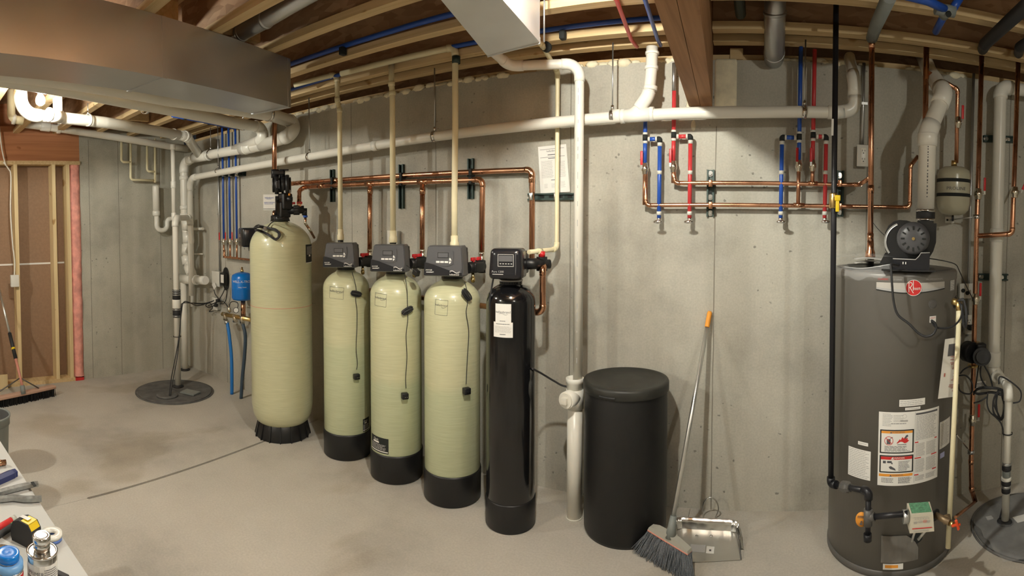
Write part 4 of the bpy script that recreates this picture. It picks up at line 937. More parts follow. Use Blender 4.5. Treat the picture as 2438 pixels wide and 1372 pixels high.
# ================================================================= tan riser pipes
YT = 2.60
def riser(label, foot, jog, top, run_to, headc, r=.0165):
    """tan discharge pipe: up from a control head, small jog, then along the joists to the left"""
    f = onD(foot[0], foot[1], math.hypot(headc.x, headc.y) + .0); t = thing('discharge_pipe', label, 'pipe', f, 'tan discharge pipes from the control heads')
    D_ = math.hypot(f.x, f.y); j = [onD(x, y, D_) for x, y in jog]; j[0].x, j[0].y = f.x, f.y
    tp_ = onD(top[0], top[1], D_)
    pts = [f] + j + [V((j[-1].x, j[-1].y, tp_.z))]
    if run_to: pts.append(run_to)
    pth, ar = fillet(pts, .035); obj('pipe', MB().tube(pth, r, 16), m_cpvc, t)
    obj('adapter', MB().lathe([(r * 1.35, 0), (r * 1.45, .004), (r * 1.45, .035), (r * 1.2, .042), (r * 1.2, .075)], f, 20), m_cpvc, t); obj('black_nipple', MB().cyl(f - V((0, 0, .03)), f, r * 1.15, n=16), m_black, t)
    for a in ar: obj('elbow', MB().tube(a, r * 1.18, 16), m_cpvc, t)
    return t, tp_
r1, t1_ = riser('tan discharge pipe rising from the leftmost slim green tank', (811, 572), [(811, 262), (803, 238)], (804, 176), onZ(700, 203, 2.56), TC[0])
r2, t2_ = riser('tan discharge pipe rising from the middle slim green tank', (936, 578), [(937, 222), (932, 200)], (934, 146), None, TC[1], .018)
r3, t3_ = riser('tan discharge pipe rising from the green tank beside the black tank', (1082, 592), [(1083, 480), (1084, 300)], (1086, 112), onZ(812, 176, 2.545), TC[2], .018)
obj('green_clamp', MB().cyl(onD(1086, 143, 3.09) - V((0, 0, .02)), onD(1086, 143, 3.09) + V((0, 0, .02)), .024), m_green, r3)
t = thing('discharge_pipe', 'tan discharge pipe running to the black tank beside the pinned sheet', 'pipe', onY(1325, 600, 2.83), 'tan discharge pipes from the control heads')
hd = P4(.09, -.03, .135); e1 = onY(1325, 606, 2.83); tpz = onY(1328, 172, 2.83); e1.x = (e1.x + tpz.x) / 2
pth, ar = fillet([hd, V((e1.x, 2.83, hd.z + .005)), V((e1.x, 2.83, tpz.z)), onZ(1290, 106, 2.50), V((onZ(1290, 106, 2.50).x - .02, 2.0, 2.5))], .03); obj('pipe', MB().tube(pth, .0125, 16), m_cpvc, t)
for a in ar[:3]: obj('elbow', MB().tube(a, .0155, 16), m_cpvc, t)
obj('coupling', MB().cyl(hd.lerp(V((e1.x, 2.83, hd.z)), .30), hd.lerp(V((e1.x, 2.83, hd.z)), .42), .0165), m_cpvc, t)
obj('black_clip', MB().cyl(onZ(1301, 112, 2.50) - V((0, .012, 0)), onZ(1301, 112, 2.50) + V((0, .012, 0)), .026), m_slot, t)

# ================================================================= struts
def strut(label, p0, p1, wd=.041, dep=.021, slots=True, m=m_green):
    p0 = V(p0); p1 = V(p1); d_ = (p1 - p0); L_ = d_.length; d_.normalize(); n_ = V((0, -1, 0)); u_ = d_.cross(n_).normalized()
    t = thing('strut_channel', label, 'bracket', p0)
    w_ = wd / 2; th = .003; poly_ = [(-w_, 0), (w_, 0), (w_, dep), (w_ - .009, dep), (w_ - .009, dep - .006), (w_ - th, dep - th), (w_ - th, th), (-w_ + th, th), (-w_ + th, dep - th), (-w_ + .009, dep - .006), (-w_ + .009, dep), (-w_, dep)]
    m_ = len(poly_); vs = [p + u_ * a + n_ * b for p in (p0, p1) for a, b in poly_]
    mb = MB().add(vs, [tuple(range(m_))[::-1], tuple(range(m_, 2 * m_))] + [(i, (i + 1) % m_, m_ + (i + 1) % m_, m_ + i) for i in range(m_)]); obj('channel', mb, m, t)
    if slots:
        n = max(2, int(L_ / .05))
        for k in range(n):
            c_ = p0 + d_ * (L_ * (k + .5) / n) + n_ * (th + .0006); obj('slot', MB().box(c_, (.028, .001, .013), (d_, n_, u_), .0), m_slot, t)
    return t
def bolt(parent, p, r=.010): obj('anchor_bolt', MB().cyl(V(p), V(p) + V((0, -.012, 0)), r, n=6).cyl(V(p), V(p) + V((0, -.003, 0)), r * 1.6, n=16), m_steel, parent)
YW = WY - .001
def vs_(label, x, y0, y1, **k): a = onY(x, y1, YW); b = onY(x, y0, YW); a.x = b.x = (a.x + b.x) / 2; return strut(label, a, b, **k)
vs_('dark green strut behind the copper lines right of the wide tank', 794, 404, 481)
vs_('dark green strut behind the copper lines above the middle slim tank', 958, 392, 497)
vs_('dark green strut holding the copper lines above the gap before the black tank', 1123, 378, 474)
a, b = onY(1256, 469, 2.915), onY(1366, 468, 2.915); a.y = b.y = YW; s1 = strut('horizontal dark green strut under the pinned paper', a, b)
a, b = onY(522, 418, YW), onY(586, 414, YW); s2 = strut('horizontal dark green strut across the three blue risers at left', a, b)
s3 = vs_('dark green strut crossing both copper lines left of centre on the right wall', 1692, 405, 516); 
for y in (414, 470, 508): bolt(s3, onY(1691, y, YW - .006))
s4 = vs_('dark green strut behind the black gas pipe', 1999, 407, 516)
for y in (418, 505): bolt(s4, onY(1999, y, YW - .006))
a, b = onY(2340, 331, YW), onY(2412, 333, YW); s5 = strut('upper horizontal green strut behind the far right drain pipe', a, b, slots=False); bolt(s5, onY(2347, 330, YW - .006)); bolt(s5, onY(2399, 333, YW - .006))
a, b = onY(2327, 659, YW), onY(2397, 660, YW); s6 = strut('lower horizontal green strut behind the far right drain pipe', a, b, slots=False); bolt(s6, onY(2336, 659, YW - .006)); bolt(s6, onY(2384, 661, YW - .006))
def clamp(parent, p, r, m=m_green): obj('pipe_clamp', MB().box(V(p), (.02, r * 2 + .016, r * 2 + .014), None, .004), m, parent)

# ================================================================= copper
YP = 2.865
def cpipe(label, pts, r=.0143, Y=YP, group=None, extra=(), fit=True, name='copper_pipe'):
    P3 = [p if isinstance(p, Vector) else onY(p[0], p[1], Y) for p in pts]
    t = thing(name, label, 'pipe', P3[0], group)
    pth, ar = fillet(P3, r * 2.0); obj('tube', MB().tube(pth, r, 16), m_cop, t)
    if fit:
        for a in ar: obj('elbow', MB().tube(a, r * 1.13, 16), m_cop2, t)
    for e in extra: q = e[0] if isinstance(e[0], Vector) else onY(*e[0], Y); obj(e[3] if len(e) > 3 else 'coupling', MB().cyl(q - V(e[1]) * e[2] / 2, q + V(e[1]) * e[2] / 2, r * 1.16, n=16), m_cop2, t)
    return t
HX = (1, 0, 0); VZ = (0, 0, 1)
up = cpipe('upper copper header from the wide tank to the drop beside the pinned paper', [onD(686, 438, 4.0), (712, 436), (900, 422), (1120, 410), (1267, 404), (1266, 640)], .0165, extra=[((800, 430), HX, .05), ((1266, 425), VZ, .05)])
dn = cpipe('lower copper header feeding the slim green tanks', [onD(712, 490, 4.0), onY(713, 447, YP - .0), (760, 444), (900, 437), (1118, 429), (1149, 428), (1147, 600)], .0165, Y=2.83, extra=[((765, 443), HX, .06), ((880, 438), HX, .07, 'tee'), ((1006, 433), HX, .07, 'tee')])
for i, (x, y0, y1, lb) in enumerate(((881, 440, 600, 'copper drop behind the leftmost slim green tank head'), (1006, 436, 603, 'copper drop behind the middle slim green tank head'))): cpipe(lb, [(x, y0), (x - 1, y1)], .0165, Y=2.83, group='copper drops to the tank heads', extra=[((x, 455), VZ, .04)])
for x, yy in ((794, 430), (958, 420), (1123, 411)): clamp(up, onY(x, yy, YP), .017, m_slot)
for x, yy in ((794, 443), (958, 434), (1123, 430)): clamp(dn, onY(x, yy, 2.84), .017, m_slot)
clamp(s1, onY(1267, 468, YP), .016, m_steel); clamp(s1, onY(1325, 468, 2.85), .013, m_steel)
ret = cpipe('copper return loop bending down behind the black tank', [P4(.16, -.13, .065), onD(1292, 640, 2.85), onD(1292, 745, 2.85), onD(1262, 742, 2.87), V((-2.6, 2.86, onD(1262, 742, 2.87).z))], .0165)
hz = cpipe('copper riser rising beside the wide tank towards the joists', [onY(653, 415, 2.62), onY(654, 290, 2.62)], .019, fit=False); 
# left: three blue risers, ball valves and the copper manifold
YL = 2.875
man = cpipe('small copper manifold under the three blue risers', [(534, 595), (534, 612), (605, 620), (640, 623)], .011, Y=YL)
def ball_valve(parent, p, r=.013, handle=None, hdir=V((0, 0, 1)), m=m_redh, ho=V((-.018, -.02, 0))):
    p = V(p); obj('valve_body', MB().lathe([(r, -.032), (r * 1.3, -.028), (r * 1.3, -.016), (r * 1.7, -.010), (r * 1.7, .010), (r * 1.3, .016), (r * 1.3, .028), (r, .032)], p, 16), m_solder, parent)
    b_ = p + ho; h = obj('valve_handle', MB().box(b_ + hdir * .055, (.014, .007, .075), (hdir.cross(V((0, 1, 0))).normalized(), V((0, 1, 0)), hdir), .003), m, parent); obj('valve_stem', MB().cyl(p, b_, .004, n=8).box(b_ + hdir * .012, (.010, .003, .03), (hdir.cross(V((0, 1, 0))).normalized(), V((0, 1, 0)), hdir)), m_steel, parent)
for i, (x, xb, lb) in enumerate(((530, 533, 'leftmost of the three blue water risers at left'), (545, 548, 'middle of the three blue water risers at left'), (563, 564, 'rightmost of the three blue water risers at left'))):
    t = thing('blue_riser', lb, 'pipe', onY(xb, 575, YL), 'blue risers by the soil stack')
    a, b = onY(x - 2, 305, YL), onY(xb, 572, YL); a.x = b.x; a.z = min(a.z, 2.7)
    obj('pipe', MB().cyl(b, a, .0105, n=14), m_blue, t); ball_valve(t, onY(xb, 576, YL), .011, ho=V((-.05, -.02, 0))); obj('copper_tail', MB().cyl(onY(xb, 582, YL), onY(xb, 614, YL), .009, n=12), m_cop, t)
    clamp(s2, onY(xb, 416, YL), .012, m_steel)
t = thing('blue_manifold', 'blue pipe manifold under the joists above the three risers', 'pipe', onZ(470, 290, 2.5))
obj('pipe', MB().tube([onZ(410, 276, 2.52), onZ(470, 287, 2.52), onY(560, 306, YL)], .013, 12), m_blue, t)
for x, y in ((440, 281), (500, 293), (528, 298)): obj('tee', MB().cyl(onZ(x, y, 2.52) - V((.02, 0, 0)), onZ(x, y, 2.52) + V((.02, 0, 0)), .018), m_slot, t)
# conduit
def conduit(label, x0, y0, x1, y1, Y=2.915, r=.0095, bx=None):
    a, b = onY(x0, y0, Y), onY(x1, y1, Y); a.x = b.x = (a.x + b.x) / 2; a.z = min(a.z, TOPZ + .05)
    t = thing('conduit', label, 'conduit', b); obj('tube', MB().cyl(b, a, r, n=12), m_zinc, t); return t, a, b
cc, a, b = conduit('thin steel conduit down to the grey switch box by the blue tank', 524, 330, 518, 645)
obj('strap', MB().box(onY(521, 510, 2.918), (.04, .02, .012), None), m_zinc, cc)
# outlet and box cluster at left
def outlet(name, label, x0, x1, y0, y1, Y=WY, dep=.045, duplex=True, col=None, cat='outlet'):
    a = onY((x0 + x1) / 2, (y0 + y1) / 2, Y - dep); wd_ = (onY(x1, (y0 + y1) / 2, Y - dep) - onY(x0, (y0 + y1) / 2, Y - dep)).length; ht = onY((x0 + x1) / 2, y0, Y - dep).z - onY((x0 + x1) / 2, y1, Y - dep).z
    t = thing(name, label, cat, (a.x, Y, a.z - ht / 2)); obj('box', MB().b2((a.x - wd_ / 2 + .003, Y - dep, a.z - ht / 2 + .003), (a.x + wd_ / 2 - .003, Y, a.z + ht / 2 - .003), bev=.004), m_zinc if col is None else col, t)
    pl_ = obj('cover_plate', MB().b2((a.x - wd_ / 2, Y - dep - .006, a.z - ht / 2), (a.x + wd_ / 2, Y - dep, a.z + ht / 2), bev=.003), m_box, t)
    if duplex:
        obj('receptacle', MB().b2((a.x - wd_ * .2 + duplex * 0, Y - dep - .009, a.z - ht * .36), (a.x + wd_ * .28, Y - dep - .004, a.z + ht * .36), bev=.002), m_pvc, pl_)
        mb = MB()
        for s_ in (-1, 1):
            zc_ = a.z + s_ * ht * .19; xc_ = a.x + wd_ * .04
            for q in (-.007, .007): mb.box((xc_ + q, Y - dep - .0095, zc_ + .005), (.002, .002, .008))
            mb.box((xc_, Y - dep - .0095, zc_ - .009), (.005, .002, .005))
        obj('slots', mb, m_slot, pl_)
    return t, a
outlet('outlet_box', 'white duplex outlet under a conduit beside the tall copper pipe', 2040, 2068, 345, 397, duplex=True)
cc, a, b = conduit('steel conduit dropping to the white duplex outlet', 2056, 150, 2054, 346)
obj('strap', MB().box(onY(2058, 247, 2.915), (.035, .02, .014), None), m_steel, cc)
outlet('outlet_box', 'white outlet plate partly behind the middle slim tank riser', 923, 946, 549, 585, duplex=False)
o, a = outlet('switch_box', 'grey metal switch box left of the round black timer', 505, 523, 646, 682, duplex=False, cat='switch')
o2, a2 = outlet('outlet_box', 'pale outlet box with tangled plugs below the switch box', 506, 518, 709, 738, duplex=False)
t = thing('timer_control', 'black pressure switch with oval back plate beside the grey box', 'control', onY(535, 665, WY))
obj('back_plate', MB().lathe([(.08, 0), (.08, .01)], onY(539, 664, WY - .002), 32, (V((1, 0, 0)) * .7, V((0, 0, 1)) * 1.45, V((0, -1, 0)))), m_black, t); obj('switch_body', MB().box(onY(533, 665, WY - .04), (.07, .06, .12), None, .01), m_black, t); obj('face_label', MB().box(onY(529, 664, WY - .075), (.05, .004, .08), None), m_paper, t)
t = thing('paper_tag', 'small white tag hanging at the base of the switch box', 'tag', onY(510, 682, 2.86)); q = onY(510, 681, 2.86); obj('tag', MB().box(q, (.055, .002, .055), (V((.75, 0, .6)).normalized(), V((0, 1, 0)), V((-.6, 0, .75)).normalized())), m_paper, t)
t = thing('cord_tangle', 'tangle of black plug cords on the wall between soil stack and blue hose', 'cord', onY(512, 730, 2.9))
for pl in ([(508, 683), (512, 700), (520, 712), (515, 722)], [(538, 680), (530, 700), (520, 715), (510, 722), (495, 728)], [(541, 682), (540, 705), (534, 722), (524, 724)], [(520, 712), (508, 728), (495, 732), (490, 726), (500, 722), (506, 733), (498, 742), (508, 741)], [(521, 716), (534, 720), (545, 735), (547, 745)], [(505, 718), (480, 724), (455, 722)]):
    cable('cord', [onY(x, y, 2.88) for x, y in pl], .0045, m_rubber, t)
obj('plug', MB().box(onY(519, 716, 2.87), (.035, .04, .03), None, .006), m_rubber, t); obj('plug', MB().box(onY(514, 727, 2.87), (.03, .04, .03), None, .006), m_rubber, t)
# blue pressure tank on its brass manifold
bx = onY(577, 690, 2.78); zt = onY(577, 648, 2.78).z; zb = onY(577, 716, 2.78).z
bt = thing('blue_pressure_tank', 'small bright blue pressure tank on a pipe nipple left of the wide tank', 'tank', (bx.x, 2.78, zb)); rb2 = .098; h_ = zt - zb
obj('vessel', MB().lathe([(.03, 0), (rb2 * .9, .012), (rb2, .03), (rb2, h_ * .42), (rb2 * 1.012, h_ * .44), (rb2, h_ * .46), (rb2, h_ * .80), (rb2 * .93, h_ * .90), (rb2 * .6, h_ * .97), (.02, h_)], (bx.x, 2.78, zb), 40), m_tank_blue, bt)
obj('air_valve', MB().lathe([(.014, 0), (.014, .02), (.008, .022), (.008, .045)], (bx.x, 2.78, zt), 14), m_brass, bt)
obj('nipple', MB().cyl((bx.x + .01, 2.78, zb - .15), (bx.x + .01, 2.78, zb), .022), m_cop, bt)
F = wrap((bx.x, 2.78), rb2, toward((bx.x, 2.78)) + .0, onY(577, 674, 2.68).z); mb = MB(); text(mb, F, 'WELL-X-TROL', .030, -.005, 0, .001, sx=1.0); text(mb, F, 'WELL TANK', .014, 0, -.05, .001); obj('lettering', mb, m_white, bt)
mf_ = thing('brass_manifold', 'brass tank tee with gauge and clamps under the blue pressure tank', 'manifold', onY(560, 750, 2.78))
a, b = onY(530, 748, 2.76), onY(600, 762, 2.76)
obj('body', MB().cyl(a, b, .020, n=18), m_brass, mf_)
for x, y in ((537, 750), (560, 755), (577, 757)): obj('tee_hub', MB().cyl(onY(x, y - 5, 2.76), onY(x, y + 12, 2.76), .024, n=16), m_solder, mf_)
obj('gauge', MB().cyl(onY(562, 739, 2.74), onY(562, 739, 2.71), .026, n=24), m_slot, mf_); obj('gauge_face', MB().cyl(onY(562, 739, 2.709), onY(562, 739, 2.706), .021, n=24), m_paper, mf_)
obj('relief_valve', MB().lathe([(.018, 0), (.018, .03), (.009, .04), (.005, .07)], onY(546, 743, 2.76), 14), m_solder, mf_)
[obj('hose_clamp', MB().cyl(onY(x, 764, 2.76), onY(x, 771, 2.76), .023), m_zinc, mf_) for x in (540, 577)]
obj('cord', MB().tube(smooth_path([onY(546, 735, 2.76), onY(548, 722, 2.74), onY(556, 718, 2.72), onY(566, 722, 2.70), onY(566, 733, 2.70)]), .004, 6), m_rubber, mf_)
for nm, lb, pl, m in (('blue_hose', 'bright blue poly water line curving down to the floor', [(541, 768), (546, 800), (551, 850), (552, 900), (552, 940)], m_hoseb), ('dark_hose', 'dark blue poly water line beside the wide tank', [(577, 768), (584, 800), (582, 850), (577, 900), (574, 948)], m_hosed)):
    pts = [onY(x, y, 2.76) for x, y in pl]; pts[-1].z = 0.0; o = cable(nm, pts, .0165, m); tag(o, lb, 'hose')
# small control head behind the big tank
t = thing('small_control_head', 'black control head peeking out left of the wide green tank', 'valve', onY(585, 585, 2.80)); q = onY(590, 565, 2.80); U9 = V((.9, -.43, 0)).normalized()
bx_ = obj('cover', MB().box(q, (.24, .14, .17), (U9, V((.43, .9, 0)).normalized(), V((0, 0, 1))), .02), m_headg, t); F = flat(q + V((-.43, -.9, 0)).normalized() * .071, U9, (0, 0, 1)); obj('lettering', lines(MB(), F, -.04, .04, .03, .0, 3, d=.0005), m_inkl, bx_)
obj('wall_bracket', MB().b2((q.x - .02, 2.84, q.z - .05), (q.x + .06, WY, q.z + .05)), m_black, t); obj('drain_stem', MB().cyl(q + V((.03, 0, -.08)), q + V((.03, 0, -.12)), .015), m_bucket, t); cable('cord', [q + V((.06, 0, -.08)), q + V((.065, 0, -.3)), q + V((.07, .0, -.55))], .004, m_rubber, t)
# ================================================================= right wall: copper loops with coloured pipes
lo = cpipe('lower long copper line on the right wall', [(1537, 400), (1538, 489), (1700, 488), (1900, 490), (2100, 493), (2166, 494), (2168, 395), (2186, 372)], .0115, extra=[((1902, 489), HX, .06, 'tee')])
hi = cpipe('upper long copper line on the right wall', [(1604, 400), (1606, 436), (1800, 436), (2000, 440), (2046, 440), onD(2071, 424, 2.66)], .0115, extra=[((1935, 437), HX, .05, 'tee')])
for s_, x in ((s3, 1692), (s4, 1999)):
    for y in (437, 489 if x < 1800 else 492): clamp(s_, onY(x, y, YP), .012, m_cop2)
def pex(label, m, x, ytop, ytee, yval, xe, ye, ybot, group):
    t = thing('colour_coded_branch', label, 'pipe', onY(xe, ybot, YP), group); r = .0115
    X0 = onY(x, ytee, YP).x; z = lambda y: onY(x, y, YP).z; Y = YP
    obj('upper_pipe', MB().cyl((X0, Y, z(ytee)), (X0, Y, z(ytop)), r, n=14), m, t)
    te = obj('tee', MB().cyl((X0, Y, z(ytee + 7)), (X0, Y, z(ytee - 7)), .014, n=14), m_slot, t)
    for y in (ytee - 9, ytee + 11): obj('crimp_ring', MB().cyl((X0, Y, z(y) - .007), (X0, Y, z(y) + .007), .0135, n=14), m_box, t)
    XE = onY(xe, ye, YP).x; ze = onY(xe, ye, YP).z
    sgn = 1 if XE > X0 else -1
    obj('cross_pipe', MB().cyl((X0 + sgn * .02, Y, ze), (XE - sgn * .012, Y, ze), r, n=14), m, t)
    for q in (X0 + sgn * .022, XE - sgn * .018): obj('crimp_ring', MB().cyl((q - .006, Y, ze), (q + .006, Y, ze), .0135, n=14), m_box, t)
    obj('elbow', MB().tube(fillet([V((XE - sgn * .014, Y, ze)), V((XE, Y, ze)), V((XE, Y, ze - .02))], .012)[0], .0145, 14), m_slot, t)
    zb = onY(xe, ybot, YP).z
    obj('drop_pipe', MB().cyl((XE, Y, zb), (XE, Y, ze - .02), r, n=14), m, t)
    for y in (ye + 13, 411, 508): zz = onY(xe, y, YP).z; obj('crimp_ring' if y == ye + 13 else 'white_band', MB().cyl((XE, Y, zz - .010), (XE, Y, zz + .010), .0135, n=14), m_box, t)
    zv = z(yval); obj('lower_pipe', MB().cyl((X0, Y, zv + .03), (X0, Y, z(ytee)), r, n=14), m, t); ball_valve(t, (X0, Y, zv), .012, ho=V((-.012, -.03, 0)))
    obj('copper_tail', MB().cyl((X0, Y, z(yval + 5)), (X0, Y, z(436 if m is m_red else 488)), .011, n=14), m_cop, t)
    p = V((XE, Y, zb)); st_ = obj('stop_valve', MB().lathe([(.010, .018), (.013, .012), (.013, -.008), (.009, -.014)], p, 14).cyl(p, p + V((0, -.035, -.004)), .009).sphere(p + V((0, -.042, -.006)), .022, 14, (1.15, .5, .45)), m_chrome, t)
pex('blue branch with red lever at the left end of the copper lines', m_blue, 1536, 285, 328, 402, 1571, 331, 526, 'colour coded branches on the right wall')
pex('red branch with red lever second from the left end of the copper lines', m_red, 1604, 217, 322, 397, 1644, 325, 526, 'colour coded branches on the right wall')
pex('blue branch with red lever near the black gas pipe, dropping to its left', m_blue, 1903, 112, 326, 395, 1862, 327, 526, 'colour coded branches on the right wall')
pex('red branch with red lever directly left of the black gas pipe', m_red, 1936, 118, 322, 395, 1967, 326, 526, 'colour coded branches on the right wall')
a = onY(1604, 217, YP); b = onY(1605, 150, YP); t = thing('grey_sleeve', 'grey pipe sleeve above the red branch left of the beam', 'pipe', a); obj('sleeve', MB().cyl(a, (a.x, a.y, b.z), .010), m_zinc, t)
# coloured lines among the joists
def run(label, m, pts, r=.012, cat='pipe', nm='overhead_pipe'): o = obj(nm, MB().tube(fillet(pts, .05)[0], r, 12), m); tag(o, label, cat); return o
run('blue water line lying along the joist nearest the short duct', m_blue, [V((-3.4, 2.225, 2.61)), V((-1.9, 2.222, 2.605)), V((-1.2, 2.222, 2.61)), V((-.33, 2.222, 2.60))], .0145)
run('blue water line tucked between the two joists closest to the wall', m_blue, [V((-3.4, 2.61, 2.59)), V((-2.4, 2.612, 2.60)), V((-1.2, 2.612, 2.60)), V((-.40, 2.612, 2.605))], .013)
for k, (x, y) in enumerate(((816, 122), (1340, 84))): q = onY(x, y, 2.21 if k == 0 else 2.6); o = obj('pipe_clip', MB().box(q, (.03, .04, .045), None, .006), m_slot); tag(o, ['dark clip on the blue line right of the trunk duct', 'dark clip on the blue line right of the short duct'][k], 'clip')
run('red water line crossing under the joists left of the beam', m_red, [V((onZ(1468, 0, 2.53).x - .02, 1.6, 2.535)), onZ(1468, 0, 2.535), onZ(1503, 95, 2.535), onZ(1517, 112, 2.53)], .010)
run('dark blue water line crossing under the joists beside the beam', m_blue, [V((onZ(1536, 0, 2.53).x - .0, 1.6, 2.53)), onZ(1536, 0, 2.53), onZ(1565, 92, 2.53), onZ(1573, 108, 2.53)], .010)
q0, q1 = onZ(1755, 0, 2.53), onZ(1757, 50, 2.53)
run('dark insulated pipe end poking under the joists right of the beam', m_green, [V((q0.x, 1.7, 2.62)), V((q0.x, 2.18, 2.60)), V((q0.x + .005, 2.58, 2.60))], .026)
run('blue water line glimpsed between joist and beam at the top edge', m_blue, [V((.0, 2.21, 2.68)), V((.25, 2.21, 2.74))], .012)
run('blue water line under the joists at upper right', m_blue, [onZ(2150, -12, 2.5), onZ(2210, 3, 2.5), onZ(2250, 22, 2.5)], .017)
t = thing('white_tee', 'white tee joining blue lines below the joists at upper right', 'fitting', onZ(2254, 25, 2.5)); q = onZ(2254, 25, 2.5); obj('body', MB().cyl(q - V((.05, .0, 0)), q + V((.035, .0, 0)), .024).cyl(q, q + (onZ(2232, 60, 2.5) - q).normalized() * .05, .023), m_bucket, t); obj('hole', MB().cyl(q + V((0, -.02, -.02)), q + V((0, -.026, -.026)), .012), m_slot, t)
run('blue upright stub above the white tee at upper right', m_blue, [q + V((.02, 0, .0)), onZ(2285, -5, 2.56)], .018)
run('blue stub from the white tee down to the copper riser', m_blue, [q, onZ(2228, 75, 2.5)], .017)
run('black foam insulated line slanting down at the top right corner', m_rubber, [onZ(2470, -10, 2.47), onZ(2345, 105, 2.49), onD(2339, 118, 2.95)], .030)
run('black foam insulated stub at the right edge below the joists', m_rubber, [onZ(2480, 80, 2.5), onZ(2428, 112, 2.49), onD(2425, 128, 2.98)], .026)
run('dark grey sleeved pipe slanting across the joists above the tall copper pipe', m_bucket, [onZ(2118, -10, 2.48), onZ(2085, 62, 2.50), onD(2076, 90, 2.66)], .030)
# tall copper pipes
YG = 2.62
def vpipe(label, x0, y0, x1, y1, D, r, extra=(), **k):
    b = onD((x0 + x1) / 2 if 0 else x1, y1, D); a = onD(x0, y0, D); return cpipe(label, [a, b], r, fit=False, **k), a, b
tc, a, b = vpipe('tall copper pipe dropping into the left of the heater top', 2076, 80, 2072, 608, 2.66, .0143)
for y in (105, 450, 565): p = a.lerp(b, (y - 80) / 528); obj('coupling', MB().cyl(p - V((0, 0, .02)), p + V((0, 0, .02)), .0165, n=16), m_cop2, tc)
obj('adapter', MB().lathe([(.024, 0), (.026, .01), (.024, .03), (.018, .045), (.016, .09)], V((b.x, b.y, b.z - .015)), 18), m_cop2, tc); obj('clear_nipple', MB().cyl(b - V((0, 0, .05)), b, .02), m_zinc, tc)
ex, a, b = vpipe('copper riser passing behind the white vent elbow', 2206, 95, 2200, 480, 2.86, .0155)
br2 = cpipe('copper branch feeding the beige expansion tank', [onD(2208, 172, 2.86), onD(2280, 213, 2.93), onD(2277, 388, 2.93)], .0115)
ball_valve(br2, onD(2281, 292, 2.93), .012, ho=V((.018, -.02, -.0)))
YC2 = 3.02
c3 = cpipe('copper pipe right of the expansion tank with three red levers', [onD(2338, 115, YC2), onD(2325, 560, YC2), onD(2318, 870, YC2), onD(2312, 1100, YC2), onD(2313, 1165, YC2), onD(2322, 1195, YC2)], .0143)
for y, o_ in ((462, V((.03, -.02, .0))), (712, V((.02, -.02, 0))), (1000, V((.03, -.02, 0)))): 
    xx_ = 2338 - (y - 115) * .026; ball_valve(c3, onD(xx_, y, YC2), .015, ho=o_)
c4 = cpipe('copper loop at the far right edge joining below', [onD(2425, 128, 3.08), onD(2410, 557, 3.06), onD(2326, 562, YC2)], .0143); ball_valve(c4, onD(2416, 458, 3.06), .015, hdir=V((.45, 0, .9)).normalized(), ho=V((.03, -.02, 0)))
c5 = cpipe('thin copper line from the drain cock to the copper riser foot', [onD(2322, 1195, YC2), onD(2275, 1232, 2.62)], .008, fit=False)
# circulator pump
cp = thing('circulator_pump', 'black circulator pump on the copper pipe right of the heater', 'pump', onD(2322, 850, YC2)); q = onD(2314, 838, 2.98); q2 = onD(2338, 850, 2.90)
obj('housing', MB().cyl(q + V((-.02, .03, .0)), q + V((.0, -.03, .0)), .058, n=24), m_black, cp); obj('motor', MB().cyl(onD(2332, 848, 3.0), q2, .05, n=24).cyl(q2, q2 + (q2 - onD(2332, 848, 3.0)).normalized() * .02, .035), m_black, cp); obj('control_box', MB().box(onD(2334, 828, 2.96), (.06, .05, .05), None, .01), m_black, cp); obj('flange', MB().cyl(onD(2320, 815, YC2), onD(2320, 822, YC2), .032), m_brass, cp); obj('flange', MB().cyl(onD(2317, 868, YC2), onD(2317, 874, YC2), .032), m_brass, cp)
# conduit and outlets at the right
cc, a, b = conduit('long thin steel conduit right of the heater', 2318, 175, 2303, 800, Y=2.91, r=.0085)
outlet('outlet_box', 'square receptacle plate behind the right edge of the heater', 2284, 2318, 675, 711, dep=.04, duplex=False)
q = onY(2293, 692, 2.885); o = obj('receptacle_holes', MB().cyl(q, q + V((0, -.004, 0)), .012).cyl(onY(2303, 698, 2.885), onY(2303, 698, 2.885) + V((0, -.004, 0)), .012), m_slot, [x for x in COL.objects if x.name.startswith('outlet_box') and x.type == 'EMPTY'][-1])
outlet('outlet_box', 'lower duplex outlet with black plug right of the yellow relief pipe', 2297, 2313, 750, 796, dep=.04)
o = obj('plug', MB().box(onD(2309, 780, 2.93), (.03, .05, .035), None, .006)if 0 else MB().box(onY(2312, 780, 2.86), (.035, .04, .03), None, .006), m_rubber, None); tag(o, 'black plug pushed into the lower duplex outlet', 'plug')
t = thing('cord_coils', 'hanging coils of black cord below the circulator pump', 'cord', onY(2370, 940, 2.80)); r_ = random.Random(2)
cable('cord', [onD(2336, 868, 2.95), onD(2334, 890, 2.95), onD(2338, 905, 2.95), onD(2348, 920, 2.95), onD(2360, 925, 2.95)], .0045, m_rubber, t)
cable('cord', [onD(2330, 870, 2.95), onD(2326, 900, 2.95), onD(2322, 925, 2.95)], .0045, m_rubber, t)
cable('cord', [onD(2342, 868, 2.95), onD(2356, 895, 2.95), onD(2364, 925, 2.95)], .0045, m_rubber, t)
for k in range(6): j = lambda s_=2.: r_.uniform(-s_, s_); cable('coil', [onD(2318, 933 + k * 1.5, 2.93), onD(2330 + j(), 925 + j(), 2.9), onD(2362 + j(), 924 + j(), 2.88), onD(2385 + j(), 928 + j(), 2.9), onD(2388 + j(), 938 + k, 2.9), onD(2360, 934 + j(), 2.92), onD(2330, 938 + j(), 2.93), onD(2318, 934, 2.93)], .004, m_rubber, t)
